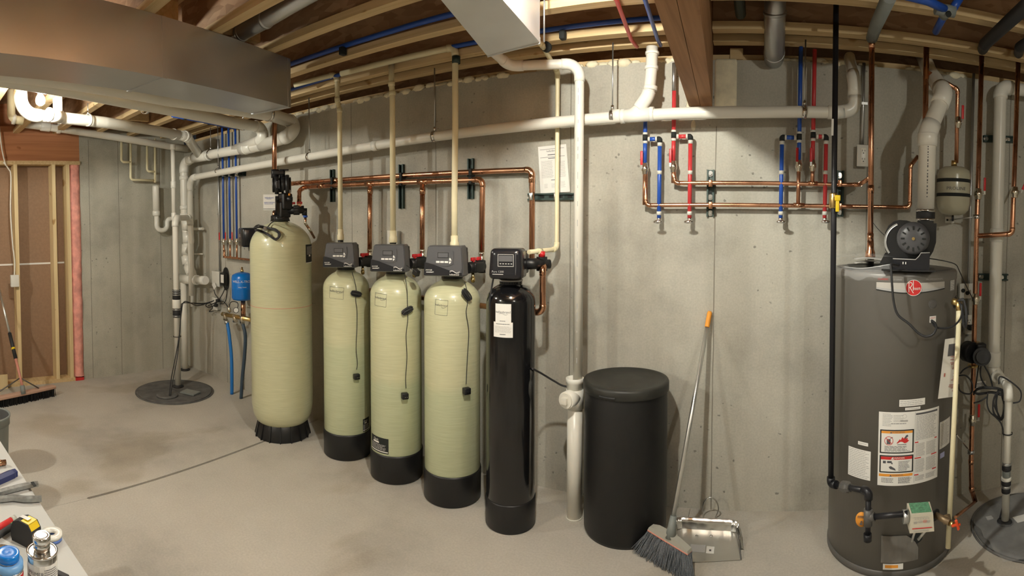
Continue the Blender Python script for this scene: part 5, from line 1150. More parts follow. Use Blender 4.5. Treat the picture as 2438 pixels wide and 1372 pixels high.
for k in range(6): j = lambda s_=3.: r_.uniform(-s_, s_); cable('coil', [onD(2380 + j(), 926, 2.9), onD(2368 + j(6), 955, 2.9), onD(2370 + j(7), 985, 2.9), onD(2384 + j(4), 998 + j(), 2.9), onD(2392 + j(2), 975, 2.9), onD(2388 + j(), 945, 2.9), onD(2382, 926, 2.9)], .004, m_rubber, t)
for pl in ([(2352, 935), (2350, 960), (2356, 980), (2372, 995), (2384, 1010), (2390, 1040), (2391, 1100), (2390, 1160), (2388, 1200), (2380, 1235)], [(2378, 915), (2380, 898), (2395, 902), (2420, 920), (2431, 935), (2428, 955), (2412, 960)], [(2318, 960), (2335, 955), (2350, 945)], [(2310, 872), (2295, 880), (2286, 890)], [(2282, 895), (2300, 895), (2314, 912), (2314, 935), (2300, 938), (2285, 930), (2282, 915)]):
    cable('cord', [onD(x, y, 2.86) for x, y in pl], .0042, m_rubber, t)
obj('zip_tie', MB().lathe([(.0265, -.003), (.028, -.003), (.028, .003), (.0265, .003)], (b2.x, b2.y, onD(2397, 1032, D2).z), 20, cap=False), m_rubber, t)
q = onY(2332, 918, 2.925); t = thing('instruction_tag', 'white printed tag among the black cords', 'tag', q); o = obj('card', MB().box(q, (.085, .003, .05)), m_paper, t); obj('print', lines(MB(), flat(q + V((0, -.002, 0)), (1, 0, 0), (0, 0, 1)), -.035, .035, .018, -.018, 4, d=.0005), m_ink, o)
# expansion tank
ec = onD(2270, 455, 2.93); zt, zb = onD(2270, 396, 2.93).z, onD(2270, 513, 2.93).z; er = .091
et = thing('expansion_tank', 'small beige expansion tank strapped to the wall above the heater', 'tank', (ec.x, ec.y, zb)); H_ = zt - zb
obj('vessel', MB().lathe([(.03, 0), (.065, .008), (er * .93, .03), (er, .06), (er, H_ - .05), (er * .94, H_ - .025), (er * .6, H_ - .005), (.02, H_)], (ec.x, ec.y, zb), 40), m_exp, et)
for y in (428, 463): z_ = onD(2270, y, 2.84).z; obj('strap', MB().lathe([(er, -.009), (er + .002, -.009), (er + .002, .009), (er, .009)], (ec.x, ec.y, z_), 40, cap=False), m_slot, et)
obj('brass_inlet', MB().cyl((ec.x, ec.y, zt), (ec.x, ec.y, zt + .03), .016), m_brass, et); obj('air_valve', MB().cyl((ec.x, ec.y, zb - .03), (ec.x, ec.y, zb), .006), m_rubber, et)
F = wrap((ec.x, ec.y), er, toward((ec.x, ec.y)) + .18, onD(2285, 449, 2.84).z); mb = MB(); text(mb, F, 'PROLINE', .024, 0, 0, .001, sx=1.15); obj('lettering', mb, m_ink, et)
q = onY(2261, 524, 2.90); t = thing('wall_bracket', 'small white bracket plate and rod under the expansion tank', 'bracket', q); obj('plate', MB().box(q, (.055, .005, .035)), m_box, t); 
for s_ in (-.016, .016): obj('screw', MB().cyl(q + V((s_, -.003, 0)), q + V((s_, -.008, 0)), .006), m_slot, t)
obj('rod', MB().cyl(q + V((.0, -.005, 0)), onD(2318, 517, YC2), .004), m_zinc, t); obj('ring', MB().cyl(onD(2325, 511, YC2) , onD(2325, 521, YC2), .021), m_steel, t)
# vent
vt = thing('vent_pipe', 'large white vent pipe with offset elbows above the heater blower', 'pipe', onD(2204, 500, 2.62))
vb = onD(2204, 500, 2.62); vt_ = V((vb.x, vb.y, onD(2207, 318, 2.62).z)); k1 = onD(2248, 232, 2.72); k2 = onD(2212, 170, 3.0); k3 = onD(2196, 128, 3.15)
pth, ar = fillet([vb, vt_, k1 + V((0, 0, .02)), k2, k3], .10); RV = .0425
obj('pipe', MB().tube(pth, RV, 26), m_pvc, vt)
for a_ in ar[:2]: obj('elbow', MB().tube(a_, RV * 1.14, 26), m_pvc2, vt)
z_ = vt_.z; obj('coupling', MB().lathe([(RV * 1.12, -.05), (RV * 1.17, -.048), (RV * 1.17, -.004), (RV * 1.12, 0)], (vb.x, vb.y, z_ - .0), 28), m_pvc2, vt)
i = 3; 
F = wrap((vb.x, vb.y), RV, toward((vb.x, vb.y)) + .1, (vb.z + z_) / 2, PI / 2); mb = MB(); L_ = (z_ - vb.z) / 2 - .06; r_ = random.Random(1); u = -L_
while u < L_: l = r_.uniform(.004, .012); rect(mb, F, u, -.003, u + l, .002, .0004, .0002, nu=1); u += l + r_.uniform(.004, .012)
obj('pipe_print', mb, m_ink, vt)
obj('rubber_boot', MB().lathe([(.044, 0), (.047, .004), (.047, .036), (.044, .04)], (vb.x, vb.y, vb.z - .045), 28), m_rubber, vt)
for z_ in (vb.z - .004, vb.z - .048): obj('hose_clamp', MB().lathe([(.0455, -.006), (.0475, -.006), (.0475, .006), (.0455, .006)], (vb.x, vb.y, z_), 28), m_steel, vt)

# ================================================================= water heater
HC = V((.705, 2.610, 0)); HR = .312; HZ = 1.392
wh = thing('water_heater', 'tall dark grey cylindrical water heater covered in labels at right', 'heater', (HC.x, HC.y, 0))
obj('jacket', MB().lathe([(HR, .03), (HR, HZ - .045), (HR + .003, HZ - .043), (HR + .003, HZ - .010), (HR - .004, HZ), (HR - .02, HZ + .002)], HC, 96), m_grey, wh)
obj('top_cap', MB().lathe([(HR - .02, HZ + .002), (HR - .05, HZ + .006), (.03, HZ + .016)], HC, 64), m_greyd, wh)
obj('base_ring', MB().lathe([(HR - .006, 0), (HR + .004, .004), (HR + .004, .03), (HR, .034)], HC, 96), m_greyd, wh)
def hth(x, y=1000): p = onC(x, y, HC, HR); return math.atan2(p.y - HC.y, p.x - HC.x)
def hz_(y, x=2130): return onC(x, y, HC, HR).z
def HF(yref=None, xref=2130, tilt=0.):
    cache = {}
    def f(x, y, d=0.):
        k = round(x, 1)
        if k not in cache: cache[k] = hth(x, yref or 900)
        th = cache[k]; return V((HC.x + (HR + d) * math.cos(th), HC.y + (HR + d) * math.sin(th), hz_(y + tilt * (x - xref), xref)))
    return f
def hrect(mb, F, x0, y0, x1, y1, d=.0006, t=.0005): return rect(mb, F, x0, y0, x1, y1, d, t, nu=max(1, int(abs(x1 - x0) / 4)))
def htext(mb, F, s, size, x, y, d=.0014, sx=1.): 
    G = lambda u, v, dd: F(u, -v, dd); return text(mb, G, s, size, x, -y, d, sx=sx)
def hlines(mb, F, x0, x1, y0, y1, n, h=None, d=.0013, ragged=.25, rnd=random.Random(5)):
    G = lambda u, v, dd=0.: F(u, -v, dd); return lines(mb, G, x0, x1, -y0, -y1, n, h=h, d=d, ragged=ragged, rnd=rnd)
# badge with the maker's roundel
F = HF(670, 2170)
bdm = MB()
for k in range(20): poly(bdm, F, [(2087 + 8.05 * k, 660), (2087 + 8.05 * (k + 1), 660), (2087 + 8.05 * (k + 1), 689 + 7.5 * math.sin(PI * (k + 1) / 20)), (2087 + 8.05 * k, 689 + 7.5 * math.sin(PI * k / 20))], .0006, .002)
bd = obj('badge_plate', bdm, m_plate, wh)
mb = MB()
for k in range(20): poly(mb, F, [(2087 + 8.05 * k, 686 + 4 * math.sin(PI * k / 20)), (2087 + 8.05 * (k + 1), 686 + 4 * math.sin(PI * (k + 1) / 20)), (2087 + 8.05 * (k + 1), 690 + 7.5 * math.sin(PI * (k + 1) / 20)), (2087 + 8.05 * k, 690 + 7.5 * math.sin(PI * k / 20))], .0026, .0006)
obj('badge_shade_band', mb, m_inkl, bd)
mb = MB()
for k in range(20): poly(mb, F, [(2087 + 8.05 * k, 690 + 7 * math.sin(PI * k / 20)), (2087 + 8.05 * (k + 1), 690 + 7 * math.sin(PI * (k + 1) / 20)), (2087 + 8.05 * (k + 1), 692.2 + 7 * math.sin(PI * (k + 1) / 20)), (2087 + 8.05 * k, 692.2 + 7 * math.sin(PI * k / 20))], .003, .0006)
obj('badge_edge', mb, m_slot, bd)
mb = MB(); htext(mb, F, 'CLASSIC', 6.2, 2103, 666, .0034, 1.1); obj('red_lettering', mb, m_redp, bd); mb = MB(); htext(mb, F, 'PLUS SERIES', 5., 2134, 666.5, .0034, 1.0); htext(mb, F, 'PROFESSIONAL', 6, 2224, 666.5, .0034, 1.0); obj('lettering', mb, m_inkl, bd)
mb = MB(); poly(mb, F, [(2175 + 18.6 * math.cos(2 * PI * k / 36), 685.5 + 18.6 * math.sin(2 * PI * k / 36)) for k in range(36)], .0036, .0012); ob_ = obj('roundel', mb, m_redp, bd)
mb = MB(); ring(mb, F, 2175, 685.5, 19.2, 1.1, .0036, .0016, 40); htext(mb, F, 'heem', 12.5, 2182.5, 687, .0052, .62)
poly(mb, F, [(2173.2, 668), (2174.6, 668), (2174.6, 692), (2173.2, 692)], .0052, .0003); poly(mb, F, [(2163, 674), (2164.4, 674), (2164.4, 696), (2163, 696)], .0052, .0003)
for a_, b_ in (((2162, 674), (2169, 672.5)), ((2169, 672.5), (2172, 677)), ((2172, 677), (2169, 682.5)), ((2169, 682.5), (2165, 685)), ((2166, 684), (2174.5, 698))):
    ux, uy = b_[0] - a_[0], b_[1] - a_[1]; l = math.hypot(ux, uy); nx_, ny_ = -uy / l * .75, ux / l * .75; poly(mb, F, [(a_[0] + nx_, a_[1] + ny_), (b_[0] + nx_, b_[1] + ny_), (b_[0] - nx_, b_[1] - ny_), (a_[0] - nx_, a_[1] - ny_)], .0052, .0003)
obj('roundel_lettering', mb, m_white, ob_)
# small plates
o = obj('small_label', hrect(MB(), HF(675, 2267), 2262, 660, 2272, 692), m_inkl, wh); obj('print', hlines(MB(), HF(675, 2267), 2263, 2271, 662, 690, 7), m_paper, o)
for (x, y, r_o) in ((2220, 725, 10), (2276, 718, 13)):
    mb = MB(); F = HF(y, x); 
    for rr_i, d in ((r_o, .001), (r_o * .7, .003), (r_o * .55, .001)): poly(mb, F, [(x + rr_i * math.cos(2 * PI * k / 24) * (1 if x < 2250 else .55), y + rr_i * 1.1 * math.sin(2 * PI * k / 24)) for k in range(24)], .0, d + .001)
    obj('port_cover', mb, m_greyd if x < 2250 else m_rubber, wh)
F = HF(760, 2220); lb = obj('hot_label', hrect(MB(), F, 2213, 753, 2228, 768), m_white, wh); mb = MB(); htext(mb, F, 'HOT', 5.5, 2220.5, 757.5, .0016, 1.0); obj('lettering', mb, m_redp, lb)
# big paper label
LREF = 2135
F = HF(1060, LREF); big = obj('warning_label', hrect(MB(), F, 2091, 982, 2233, 1157), m_white, wh)
mb = MB(); hlines(mb, F, 2100, 2124, 985, 1016, 9, h=1.2); hlines(mb, F, 2126, 2150, 988, 1006, 5, h=1.1); hlines(mb, F, 2120, 2160, 1007, 1011, 1, h=2.5, ragged=.1); hrect(mb, F, 2142, 1001, 2160, 1005, .0013, .0003); ring(mb, F, 2152, 992, 5, .6, .0012, .0003, 20)
obj('print', mb, m_inkl, big)
mb = MB()
for y0, y1 in ((1024, 1080), (1085, 1126)):
    for a_ in ((2095, y0, 2175, y0 + 2.6), (2095, y1 - 2.6, 2175, y1), (2095, y0, 2098, y1), (2172, y0, 2175, y1)): hrect(mb, F, *a_, .0012, .0004)
obj('box_border', mb, m_slot, big)
mb = MB(); hrect(mb, F, 2098, 1027, 2172, 1032.5, .0012, .0003); hrect(mb, F, 2094, 1129, 2174, 1135, .0012, .0003); obj('orange_bar', mb, m_orange, big)
mb = MB(); hrect(mb, F, 2098, 1088, 2172, 1095, .0012, .0003); 
for (x0, x1, y) in ((2178, 2186, 1056), (2224, 2229, 1055), (2178, 2193, 1094), (2217, 2229, 1093), (2178, 2188, 1134), (2220, 2229, 1130)): hrect(mb, F, x0, y, x1, y + 2.6, .0012, .0003)
# flame pictogram and prohibition ring in red
poly(mb, F, [(2134, 1056), (2139, 1050), (2142, 1046), (2144, 1049), (2148, 1041), (2151, 1045), (2155, 1040), (2157, 1045), (2161, 1044), (2160, 1048), (2164, 1050), (2160, 1054), (2156, 1056)], .0012, .0003); ring(mb, F, 2116, 1050, 10.5, 1.2, .0016, .0003, 32); poly(mb, F, [(2108.3, 1043.6), (2109.3, 1042.6), (2123.7, 1056.4), (2122.7, 1057.4)], .0018, .0003)
obj('red_print', mb, m_redp, big)
mb = MB(); htext(mb, F, 'WARNING', 5.4, 2138, 1029.9, .0018, 1.15); poly(mb, F, [(2118, 1032), (2121, 1028), (2124, 1032)], .0018, .0003); htext(mb, F, 'WARNING', 5, 2138, 1132.2, .0018, 1.1); poly(mb, F, [(2119, 1134.5), (2122, 1130.5), (2125, 1134.5)], .0018, .0003)
hrect(mb, F, 2111, 1046, 2120, 1058, .0012, .0003); poly(mb, F, [(2118, 1046), (2121, 1042), (2125, 1041), (2125, 1043), (2121.5, 1044)], .0012, .0003); poly(mb, F, [(2153, 1044), (2156, 1038), (2160, 1036), (2162, 1040), (2158, 1043), (2156, 1047)], .0014, .0003)
hlines(mb, F, 2136, 2158, 1057.5, 1060.5, 1, h=1.5, ragged=0); hlines(mb, F, 2106, 2166, 1062, 1076, 5, h=1.1, ragged=.2)
hrect(mb, F, 2103, 1098, 2110, 1104, .0012, .0003); hrect(mb, F, 2113, 1098, 2124, 1103, .0012, .0003); poly(mb, F, [(2122, 1101), (2126, 1102), (2126, 1106), (2123, 1105)], .0012, .0003); poly(mb, F, [(2117, 1112), (2122, 1110), (2132, 1116), (2134, 1121), (2128, 1119), (2120, 1117)], .0012, .0003)
hlines(mb, F, 2140, 2169, 1098, 1122, 8, h=1.1, ragged=.3); hlines(mb, F, 2100, 2132, 1138, 1150, 4, h=1.1); hlines(mb, F, 2140, 2172, 1137, 1152, 6, h=1.1); hrect(mb, F, 2179, 987, 2229, 991.5, .0012, .0003)
obj('black_print', mb, m_ink, big)
mb = MB(); htext(mb, F, 'DANGER', 6.4, 2140, 1091.5, .0018, 1.15); poly(mb, F, [(2122, 1094), (2125.5, 1089), (2129, 1094)], .0018, .0003); obj('white_lettering', mb, m_white, big)
mb = MB(); 
for y0, y1, n_ in ((993, 1053, 22), (1060, 1092, 12), (1098, 1130, 12), (1137, 1150, 5)):
    if y0 == 993: hlines(mb, F, 2180, 2228, y0, y1, n_, h=1.3, ragged=.15)
    else: hlines(mb, F, 2180, 2202, y0, y1, n_, h=1.3, ragged=.15); hlines(mb, F, 2205, 2228, y0, y1, n_, h=1.3, ragged=.15)
hrect(mb, F, 2177, 984, 2177.7, 1153, .0012, .0003); hrect(mb, F, 2230.5, 984, 2231, 1153, .0012, .0003)
obj('fine_print', mb, m_inkl, big)
for nm, x0, y0, x1, y1, n_ in (('serial_label', 2141, 951, 2202, 967, 3), ('strip_label', 2155, 970, 2191, 976, 1), ('parts_label', 2020, 1060, 2073, 1139, 16), ('strip_label', 2043, 1058 - 1, 2067, 1065, 1)):
    F2 = HF((y0 + y1) / 2, (x0 + x1) / 2, .0); 
    if nm == 'strip_label' and x0 < 2100: y0 -= 4; y1 -= 4
    if nm == 'parts_label': y0 += 10; y1 += 0
    o = obj(nm, hrect(MB(), F2, x0, y0, x1, y1), m_white, wh); obj('print', hlines(MB(), F2, x0 + 2, x1 - 2, y0 + 1.5, y1 - 1.5, n_, h=1.2), m_inkl, o)
F2 = HF(1050, 2245); o = obj('side_label', hrect(MB(), F2, 2237, 1003, 2260, 1066), m_paper, wh); obj('print', hlines(MB(), F2, 2239, 2258, 1008, 1060, 14, h=1.2), m_inkl, o)
obj('blue_sticker', hrect(MB(), HF(1083, 2243), 2238, 1078, 2248, 1090), mat('pale_blue_print', (.45, .47, .75), .6), wh)
F2 = HF(1350, 2125); o = obj('orange_sticker', hrect(MB(), F2, 2102, 1343, 2150, 1357), m_white, wh); obj('sticker_band', hrect(MB(), F2, 2107, 1346, 2138, 1353, .0012, .0003), m_orange, o)
# curled energy card in a clear sleeve at the right shoulder of the jacket
rows = []; rows2 = []
for k in range(9):
    y = 808 + (950 - 808) * k / 8; xa = 2250 - 17 * k / 8; row = []
    for j in range(7): row.append(onD(xa + (2288 - 10 * k / 8 - xa) * j / 6, y - 6 * (j / 6), 2.42 + .012 * j))
    rows.append(row)
t = thing('energy_card', 'pale card with red print in a clear sleeve on the right side of the heater', 'card', rows[-1][0])
obj('card', MB().shell(rows), m_paper, t); r_ = random.Random(6)
def CF(u, v, d=0.):   # u 0..1, v 0..1
    y = 808 + 142 * v; xa = 2250 - 17 * v; return onD(xa + (2288 - 10 * v - xa) * u, y - 6 * u, 2.42 + .072 * u - .001 - d)
mb = MB(); 
for k in range(30): v = .12 + .8 * k / 30; u0 = .95 - r_.uniform(.15, .6) * (.4 + .6 * abs(math.sin(v * 5))); rect(mb, CF, u0, v, .97, v + .010, .0005, .0004, nu=2)
rect(mb, CF, .18, .58, .26, .64, .0005, .0004, nu=1); obj('red_print', mb, mat('red_print_faded', (.5, .16, .13), .7), t); obj('dark_panel', rect(MB(), CF, .28, .10, .68, .30, .0005, .0004, nu=2), m_ink, t)
# relief valve and discharge pipe
t = thing('relief_pipe', 'cream relief pipe with brass valve hanging down the right side of the heater', 'pipe', onD(2256, 1305, 2.40)); p0, p1 = onD(2284, 742, 2.46), onD(2257, 1305, 2.36)
obj('pipe', MB().cyl(p1, p0, .0118, n=18), m_cpvc, t); obj('coupling', MB().cyl(p0 - (p0 - p1).normalized() * .05, p0 - V((0, 0, -.005)), .0145, n=18), m_cpvc, t)
obj('relief_valve', MB().cyl(onD(2268, 718, 2.47), onD(2281, 721, 2.46), .016).cyl(onD(2281, 718, 2.46), p0, .014), m_brass, t)
t = thing('coiled_cord', 'black cord coil hung over the relief valve', 'cord', onD(2292, 800, 2.44)); r_ = random.Random(13)
for k in range(6): j = lambda s_=3.: r_.uniform(-s_, s_); cable('coil', [onD(2282 + j(), 716, 2.44), onD(2294 + j(2), 716 + j(), 2.43), onD(2300 + j(2), 745, 2.42), onD(2300 + j(2), 765 + k * 2, 2.42), onD(2294 + j(2), 772 + k, 2.44), onD(2292 + j(2), 745, 2.44), onD(2284, 718, 2.44)], .004, m_rubber, t)
cable('cord', [onD(2290, 725, 2.42), onD(2288, 755, 2.39), onD(2272, 775, 2.34), onD(2250, 782, 2.31), onD(2228, 779, 2.29), onD(2218, 766, 2.285)], .0045, m_rubber, t)
t = thing('blower_cord', 'black power cord looping down the front of the heater from the blower', 'cord', onD(2215, 800, 2.28)); cable('cord', [onD(2140, 632, 2.34), onD(2122, 630, 2.30), onD(2122, 645, 2.29), onD(2124, 680, 2.285), onD(2128, 720, 2.285), onD(2138, 750, 2.285), onD(2165, 772, 2.285), onD(2185, 792, 2.285), (onD(2202, 801, 2.285)), onD(2220, 797, 2.285), onD(2229, 782, 2.285), onD(2226, 770, 2.28), onD(2217, 763, 2.275)], .0055, m_rubber, t)
# blower
bl = thing('exhaust_blower', 'black exhaust blower with round motor on top of the water heater', 'blower', onD(2165, 635, 2.45)); DB = 2.50
bc = onD(2166, 573, DB); f_ = (V((CAM.x, CAM.y, 0)) - V((bc.x, bc.y, 0))).normalized(); u_ = V((-f_.y, f_.x, 0)); z_ = V((0, 0, 1)); s_ = DB / 1273
def BP(x, y, d=0.): return bc + u_ * ((x - 2166) * s_) + z_ * (-(y - 573) * s_ * 1.03) + f_ * d
out_ = [(2185, 526), (2185, 533), (2172, 531), (2158, 527), (2140, 526), (2127, 530), (2115, 540), (2108, 555), (2106, 575), (2109, 595), (2118, 612), (2132, 624), (2160, 632), (2195, 630), (2212, 612), (2222, 596), (2228, 575), (2228, 532), (2220, 532), (2220, 526)]
def bprism(pts, d0, d1, m, nm='housing', p=None, sm=False): a_ = [BP(x, y, d0) for x, y in pts]; b_ = [BP(x, y, d1) for x, y in pts]; n_ = len(pts); return obj(nm, MB().add(a_ + b_, [tuple(range(n_)), tuple(range(n_, 2 * n_))] + [(i, (i + 1) % n_, n_ + (i + 1) % n_, n_ + i) for i in range(n_)], sm), m, p or bl)
hs = bprism(out_, -.06, .035, m_black); bprism([(2166 + (x - 2166) * .93, 573 + (y - 573) * .93) for x, y in out_], .035, .045, m_black, 'front_flange')
obj('outlet_neck', MB().cyl(V((vb.x, vb.y, BP(2203, 536).z)), V((vb.x, vb.y, vb.z - .03)), .040, n=26), m_black, bl)
mc = BP(2152, 575); A_ = (u_, z_, f_)
obj('silver_plate', MB().lathe([(.089, .046), (.0895, .049), (.080, .051)], mc, 40, A_, a0=PI * .62, a1=PI * 1.22, cap=False).lathe([(.080, .0505), (.089, .0505)], mc, 40, A_, a0=PI * .62, a1=PI * 1.22, cap=False), m_zinc, bl)
mo = BP(2174, 567)
mt_ = obj('motor', MB().lathe([(.073, .045), (.075, .10), (.070, .125), (.055, .138), (.02, .142), (.001, .142)], mo, 40, A_), m_head, bl); mb = MB()
for k in range(12):
    a_ = 2 * PI * k / 12; c_ = mo + u_ * (.047 * math.cos(a_)) + z_ * (.047 * math.sin(a_)) + f_ * .1405; mb.box(c_, (.017, .007, .003), (u_ * math.cos(a_) + z_ * math.sin(a_), z_ * math.cos(a_) - u_ * math.sin(a_), f_))
obj('vent_slot', mb, m_slot, mt_); obj('shaft_cap', MB().cyl(mo + f_ * .141, mo + f_ * .149, .007), m_brass, mt_); obj('capacitor', MB().cyl(BP(2203, 575, .03), BP(2203, 575, .09), .030, n=24), m_black, bl)
bprism([(2129, 612), (2180, 613), (2188, 605), (2192, 598), (2212, 597), (2212, 637), (2129, 637)], .06, .13, m_headg, 'mount_bracket'); obj('bracket_lip', MB().tube([BP(x, y, .131) for x, y in ((2129, 612), (2180, 613), (2188, 605), (2192, 598), (2212, 597))], .0025, 6), m_inkl, bl)
bprism([(2108, 603), (2096, 627), (2112, 632), (2136, 634), (2130, 610)], -.04, .03, m_black, 'side_chute'); obj('foot_plate', MB().box(BP(2165, 637, .06), (.24, .17, .006), (u_, f_, z_)), m_black, bl)
for x in (2152, 2158): obj('screw', MB().box(BP(x, 621, .131), (.004, .003, .010), (u_, f_, z_)), m_white, bl)
# small wires
o = cable('sensor_wire', [onD(2078, 530, 2.62), onD(2090, 545, 2.6), onD(2105, 560, 2.56)], .0018, m_rubber); tag(o, 'thin black wire from the tall copper pipe to the blower', 'wire')
o = cable('sensor_wire', [BP(2212, 613), onD(2250, 622, 2.5), onD(2275, 630, 2.52), onD(2284, 645, 2.6), onD(2300, 680, 2.7), onD(2318, 715, 2.85)], .0024, m_rubber); tag(o, 'thin dark wire from the blower over the heater edge to the outlets', 'wire')
# manuals in a clear bag on top
t = thing('manual_bag', 'clear plastic bag of folded manuals on the left of the heater top', 'bag', (.55, 2.50, HZ)); r_ = random.Random(21)
def sheet(nm, cx, cy, wx, wy, z, curl, ang, m, n=9):
    ca, sa = math.cos(ang), math.sin(ang); rows = []
    for i in range(n): rows.append([V((cx + ((j / (n - 1) - .5) * wx) * ca - ((i / (n - 1) - .5) * wy) * sa, cy + ((j / (n - 1) - .5) * wx) * sa + ((i / (n - 1) - .5) * wy) * ca, z + curl * math.sin(PI * j / (n - 1)) + curl * .7 * (1 - i / (n - 1)) * math.sin(i + j * .7) * .5 + r_.uniform(0, .002))) for j in range(n)])
    return obj(nm, MB().shell(rows), m, t)
sheet('black_envelope', .545, 2.50, .20, .15, HZ + .018, .006, -.1, m_black); sheet('manual', .56, 2.49, .17, .12, HZ + .030, .012, -.12, m_paper); sheet('manual', .55, 2.51, .15, .12, HZ + .048, .006, -.05, m_paper)
sheet('bag_film', .53, 2.47, .30, .26, HZ + .062, .012, -.08, m_film, 13)
rows = []; 
for k in range(15): x = 2004 + 116 * k / 14; y = 636 + 5 * math.sin(k / 14 * PI * 1.3); p = onC(min(max(x, 1990), 2120), y, HC, HR + .004); rows.append([V((p.x, p.y, hz_(y) * 0 + p.z + .004)), V((p.x, p.y - .001, p.z - .0)), V((p.x, p.y - .002, p.z - .045 + .008 * math.sin(k)))])
obj('bag_flap', MB().shell(rows), m_film, t); obj('bag_seal', MB().tube([r__[0] for r__ in rows], .002, 6), m_film2, t)
# gas line
gp = thing('gas_pipe', 'black iron gas pipe running from the joists down past the heater', 'pipe', onD(1978, 1150, 2.44)); DG = 2.44
g0 = onD(1978, 1152, DG); g1 = V((g0.x, g0.y, 2.80)); gx = onD(1986, 200, DG); g1.x, g1.y = gx.x, gx.y
e1 = onD(2068, 1170, 2.26); e2 = V((e1.x, e1.y, onD(2068, 1232, 2.26).z)); e3 = V((e1.x, e1.y, onD(2068, 1288, 2.26).z)); gv = onD(2162, 1223, 2.22)
obj('riser', MB().tube([g1, g0], .0133, 16), m_bpipe, gp); obj('elbow', MB().tube(fillet([g0 + V((0, 0, .03)), g0, g0 + (e1 - g0).normalized() * .04], .025)[0], .019, 16), m_bpipe, gp)
obj('nipple', MB().cyl(g0, e1, .0125, n=16), m_bpipe, gp); um = g0.lerp(e1, .42); dd_ = (e1 - g0).normalized(); a_, b_ = frame_of(dd_); obj('union', MB().lathe([(.018, -.03), (.022, -.026), (.026, -.012), (.026, .012), (.020, .018), (.019, .03)], um, 8, (a_, b_, dd_), smooth=False), m_greyd, gp)
obj('elbow', MB().tube(fillet([e1 - dd_ * .035, e1, e1 - V((0, 0, .035))], .022)[0], .0185, 16), m_bpipe, gp); obj('nipple', MB().cyl(e1, e3, .0125, n=16), m_bpipe, gp); obj('tee', MB().cyl(e2 + V((0, 0, .035)), e2 - V((0, 0, .035)), .019, n=18).cyl(e2, e2 + (gv - e2).normalized() * .03, .018), m_greyd, gp); obj('drip_cap', MB().cyl(e3, e3 + V((0, 0, .03)), .018, n=16), m_bpipe, gp); obj('nipple', MB().cyl(e2, gv, .0125, n=16), m_bpipe, gp)
q = onD(1982, 303, DG - .014); obj('white_tag', MB().box(q, (.010, .003, .075)), m_paper, gp); q = onD(1981, 478, DG); obj('brass_valve', MB().lathe([(.016, -.035), (.019, -.03), (.019, .03), (.016, .035)], (gp.location.x + (gx.x - g0.x) * .66, gp.location.y + (gx.y - g0.y) * .66, q.z), 16), m_brass, gp)
q = onD(1994, 478, DG - .04); yh = obj('yellow_handle', MB().box(q + V((0, 0, .012)), (.026, .014, .026), None, .004).box(q + V((.0, 0, -.025)), (.016, .010, .05), None, .003).cyl(q + V((0, .0, .012)), q + V((0, .03, .012)), .01), m_yellow, gp)
# gas control
gc = thing('gas_control', 'cream gas control box with red bar low on the heater', 'valve', onD(2190, 1258, 2.20)); q = onD(2191, 1228, 2.24); f2 = (V((0, 0, 0)) - V((q.x, q.y, 0))).normalized(); f2 = Matrix.Rotation(.20, 3, 'Z') @ f2; u2 = V((-f2.y, f2.x, 0)); ax2 = (u2, f2, z_)
m_cream = mat('cream_plastic', (.62, .57, .46), .5)
bx_ = obj('body', MB().add([q + u2 * a_ + f2 * b_ + z_ * c_ for a_, b_, c_ in ((-.052, -.05, -.046), (.052, -.05, -.046), (.052, .045, -.047), (-.052, .045, -.047), (-.050, -.05, .030), (.050, -.05, .030), (.047, .038, .026), (-.047, .038, .026))], [(0, 1, 2, 3), (4, 5, 6, 7), (0, 1, 5, 4), (1, 2, 6, 5), (2, 3, 7, 6), (3, 0, 4, 7)]), m_cream, gc)
F0_ = flat(q + f2 * .0425 + z_ * -.0105, u2, (z_ * .073 - f2 * .007)); F = lambda u, v, d=0.: F0_(u, v * .66, d); mb = MB(); hrow = [ring(mb, F, -.028 + .011 * k, .030, .0035, .0015, .001, .0004, 10) for k in range(6)]; lines(mb, F, -.036, .036, .042, .038, 1, d=.001); lines(mb, F, -.036, -.018, .016, .0, 2, d=.001); lines(mb, F, .018, .036, .018, .002, 3, d=.001); lines(mb, F, -.036, .036, -.038, -.048, 2, d=.001); ring(mb, F, -.007, .013, .008, .0016, .001, .0004, 20); poly(mb, F, [(-.009, .009), (-.004, .012), (-.006, .017)], .001, .0004); obj('print', mb, m_inkl, bx_)
mb = MB(); rect(mb, F, -.042, -.030, .042, -.025, .001, .0004); ring(mb, F, .012, .013, .008, .0016, .001, .0004, 20); rect(mb, F, .010, .011, .014, .015, .001, .0004); obj('red_print', mb, m_redh, bx_)
obj('green_top', MB().box(q + z_ * .0305 - f2 * .008, (.084, .07, .004), (u2, (f2 - z_ * .045).normalized(), (z_ + f2 * .045).normalized())), mat('circuit_green', (.10, .28, .16), .5, var=.4, vscale=90), gc); obj('inlet_boss', MB().cyl(q - u2 * .075, q - u2 * .05, .028, n=18), m_zinc, gc)
obj('pilot_tube', MB().cyl(q + u2 * -.02 - z_ * .06, q + u2 * -.03 - z_ * .12 - f2 * .02, .005).cyl(q + u2 * .03 - z_ * .06, q + u2 * .0 - z_ * .12 - f2 * .03, .006), m_alu, gc)
mb = MB(); F = HF(1290, 2180); poly(mb, F, [(2178 + 18 * math.cos(2 * PI * k / 28) * 1.0, 1283 + 13 * math.sin(2 * PI * k / 28)) for k in range(28)], .0005, .001); obj('access_hole', mb, m_slot, wh)
F = HF(1310, 2150); bm2 = MB(); tp2 = [(2098, 1275), (2106, 1275), (2116, 1275), (2126, 1275), (2136, 1275), (2146, 1275), (2158, 1276), (2168, 1284), (2178, 1295), (2185, 1310)]
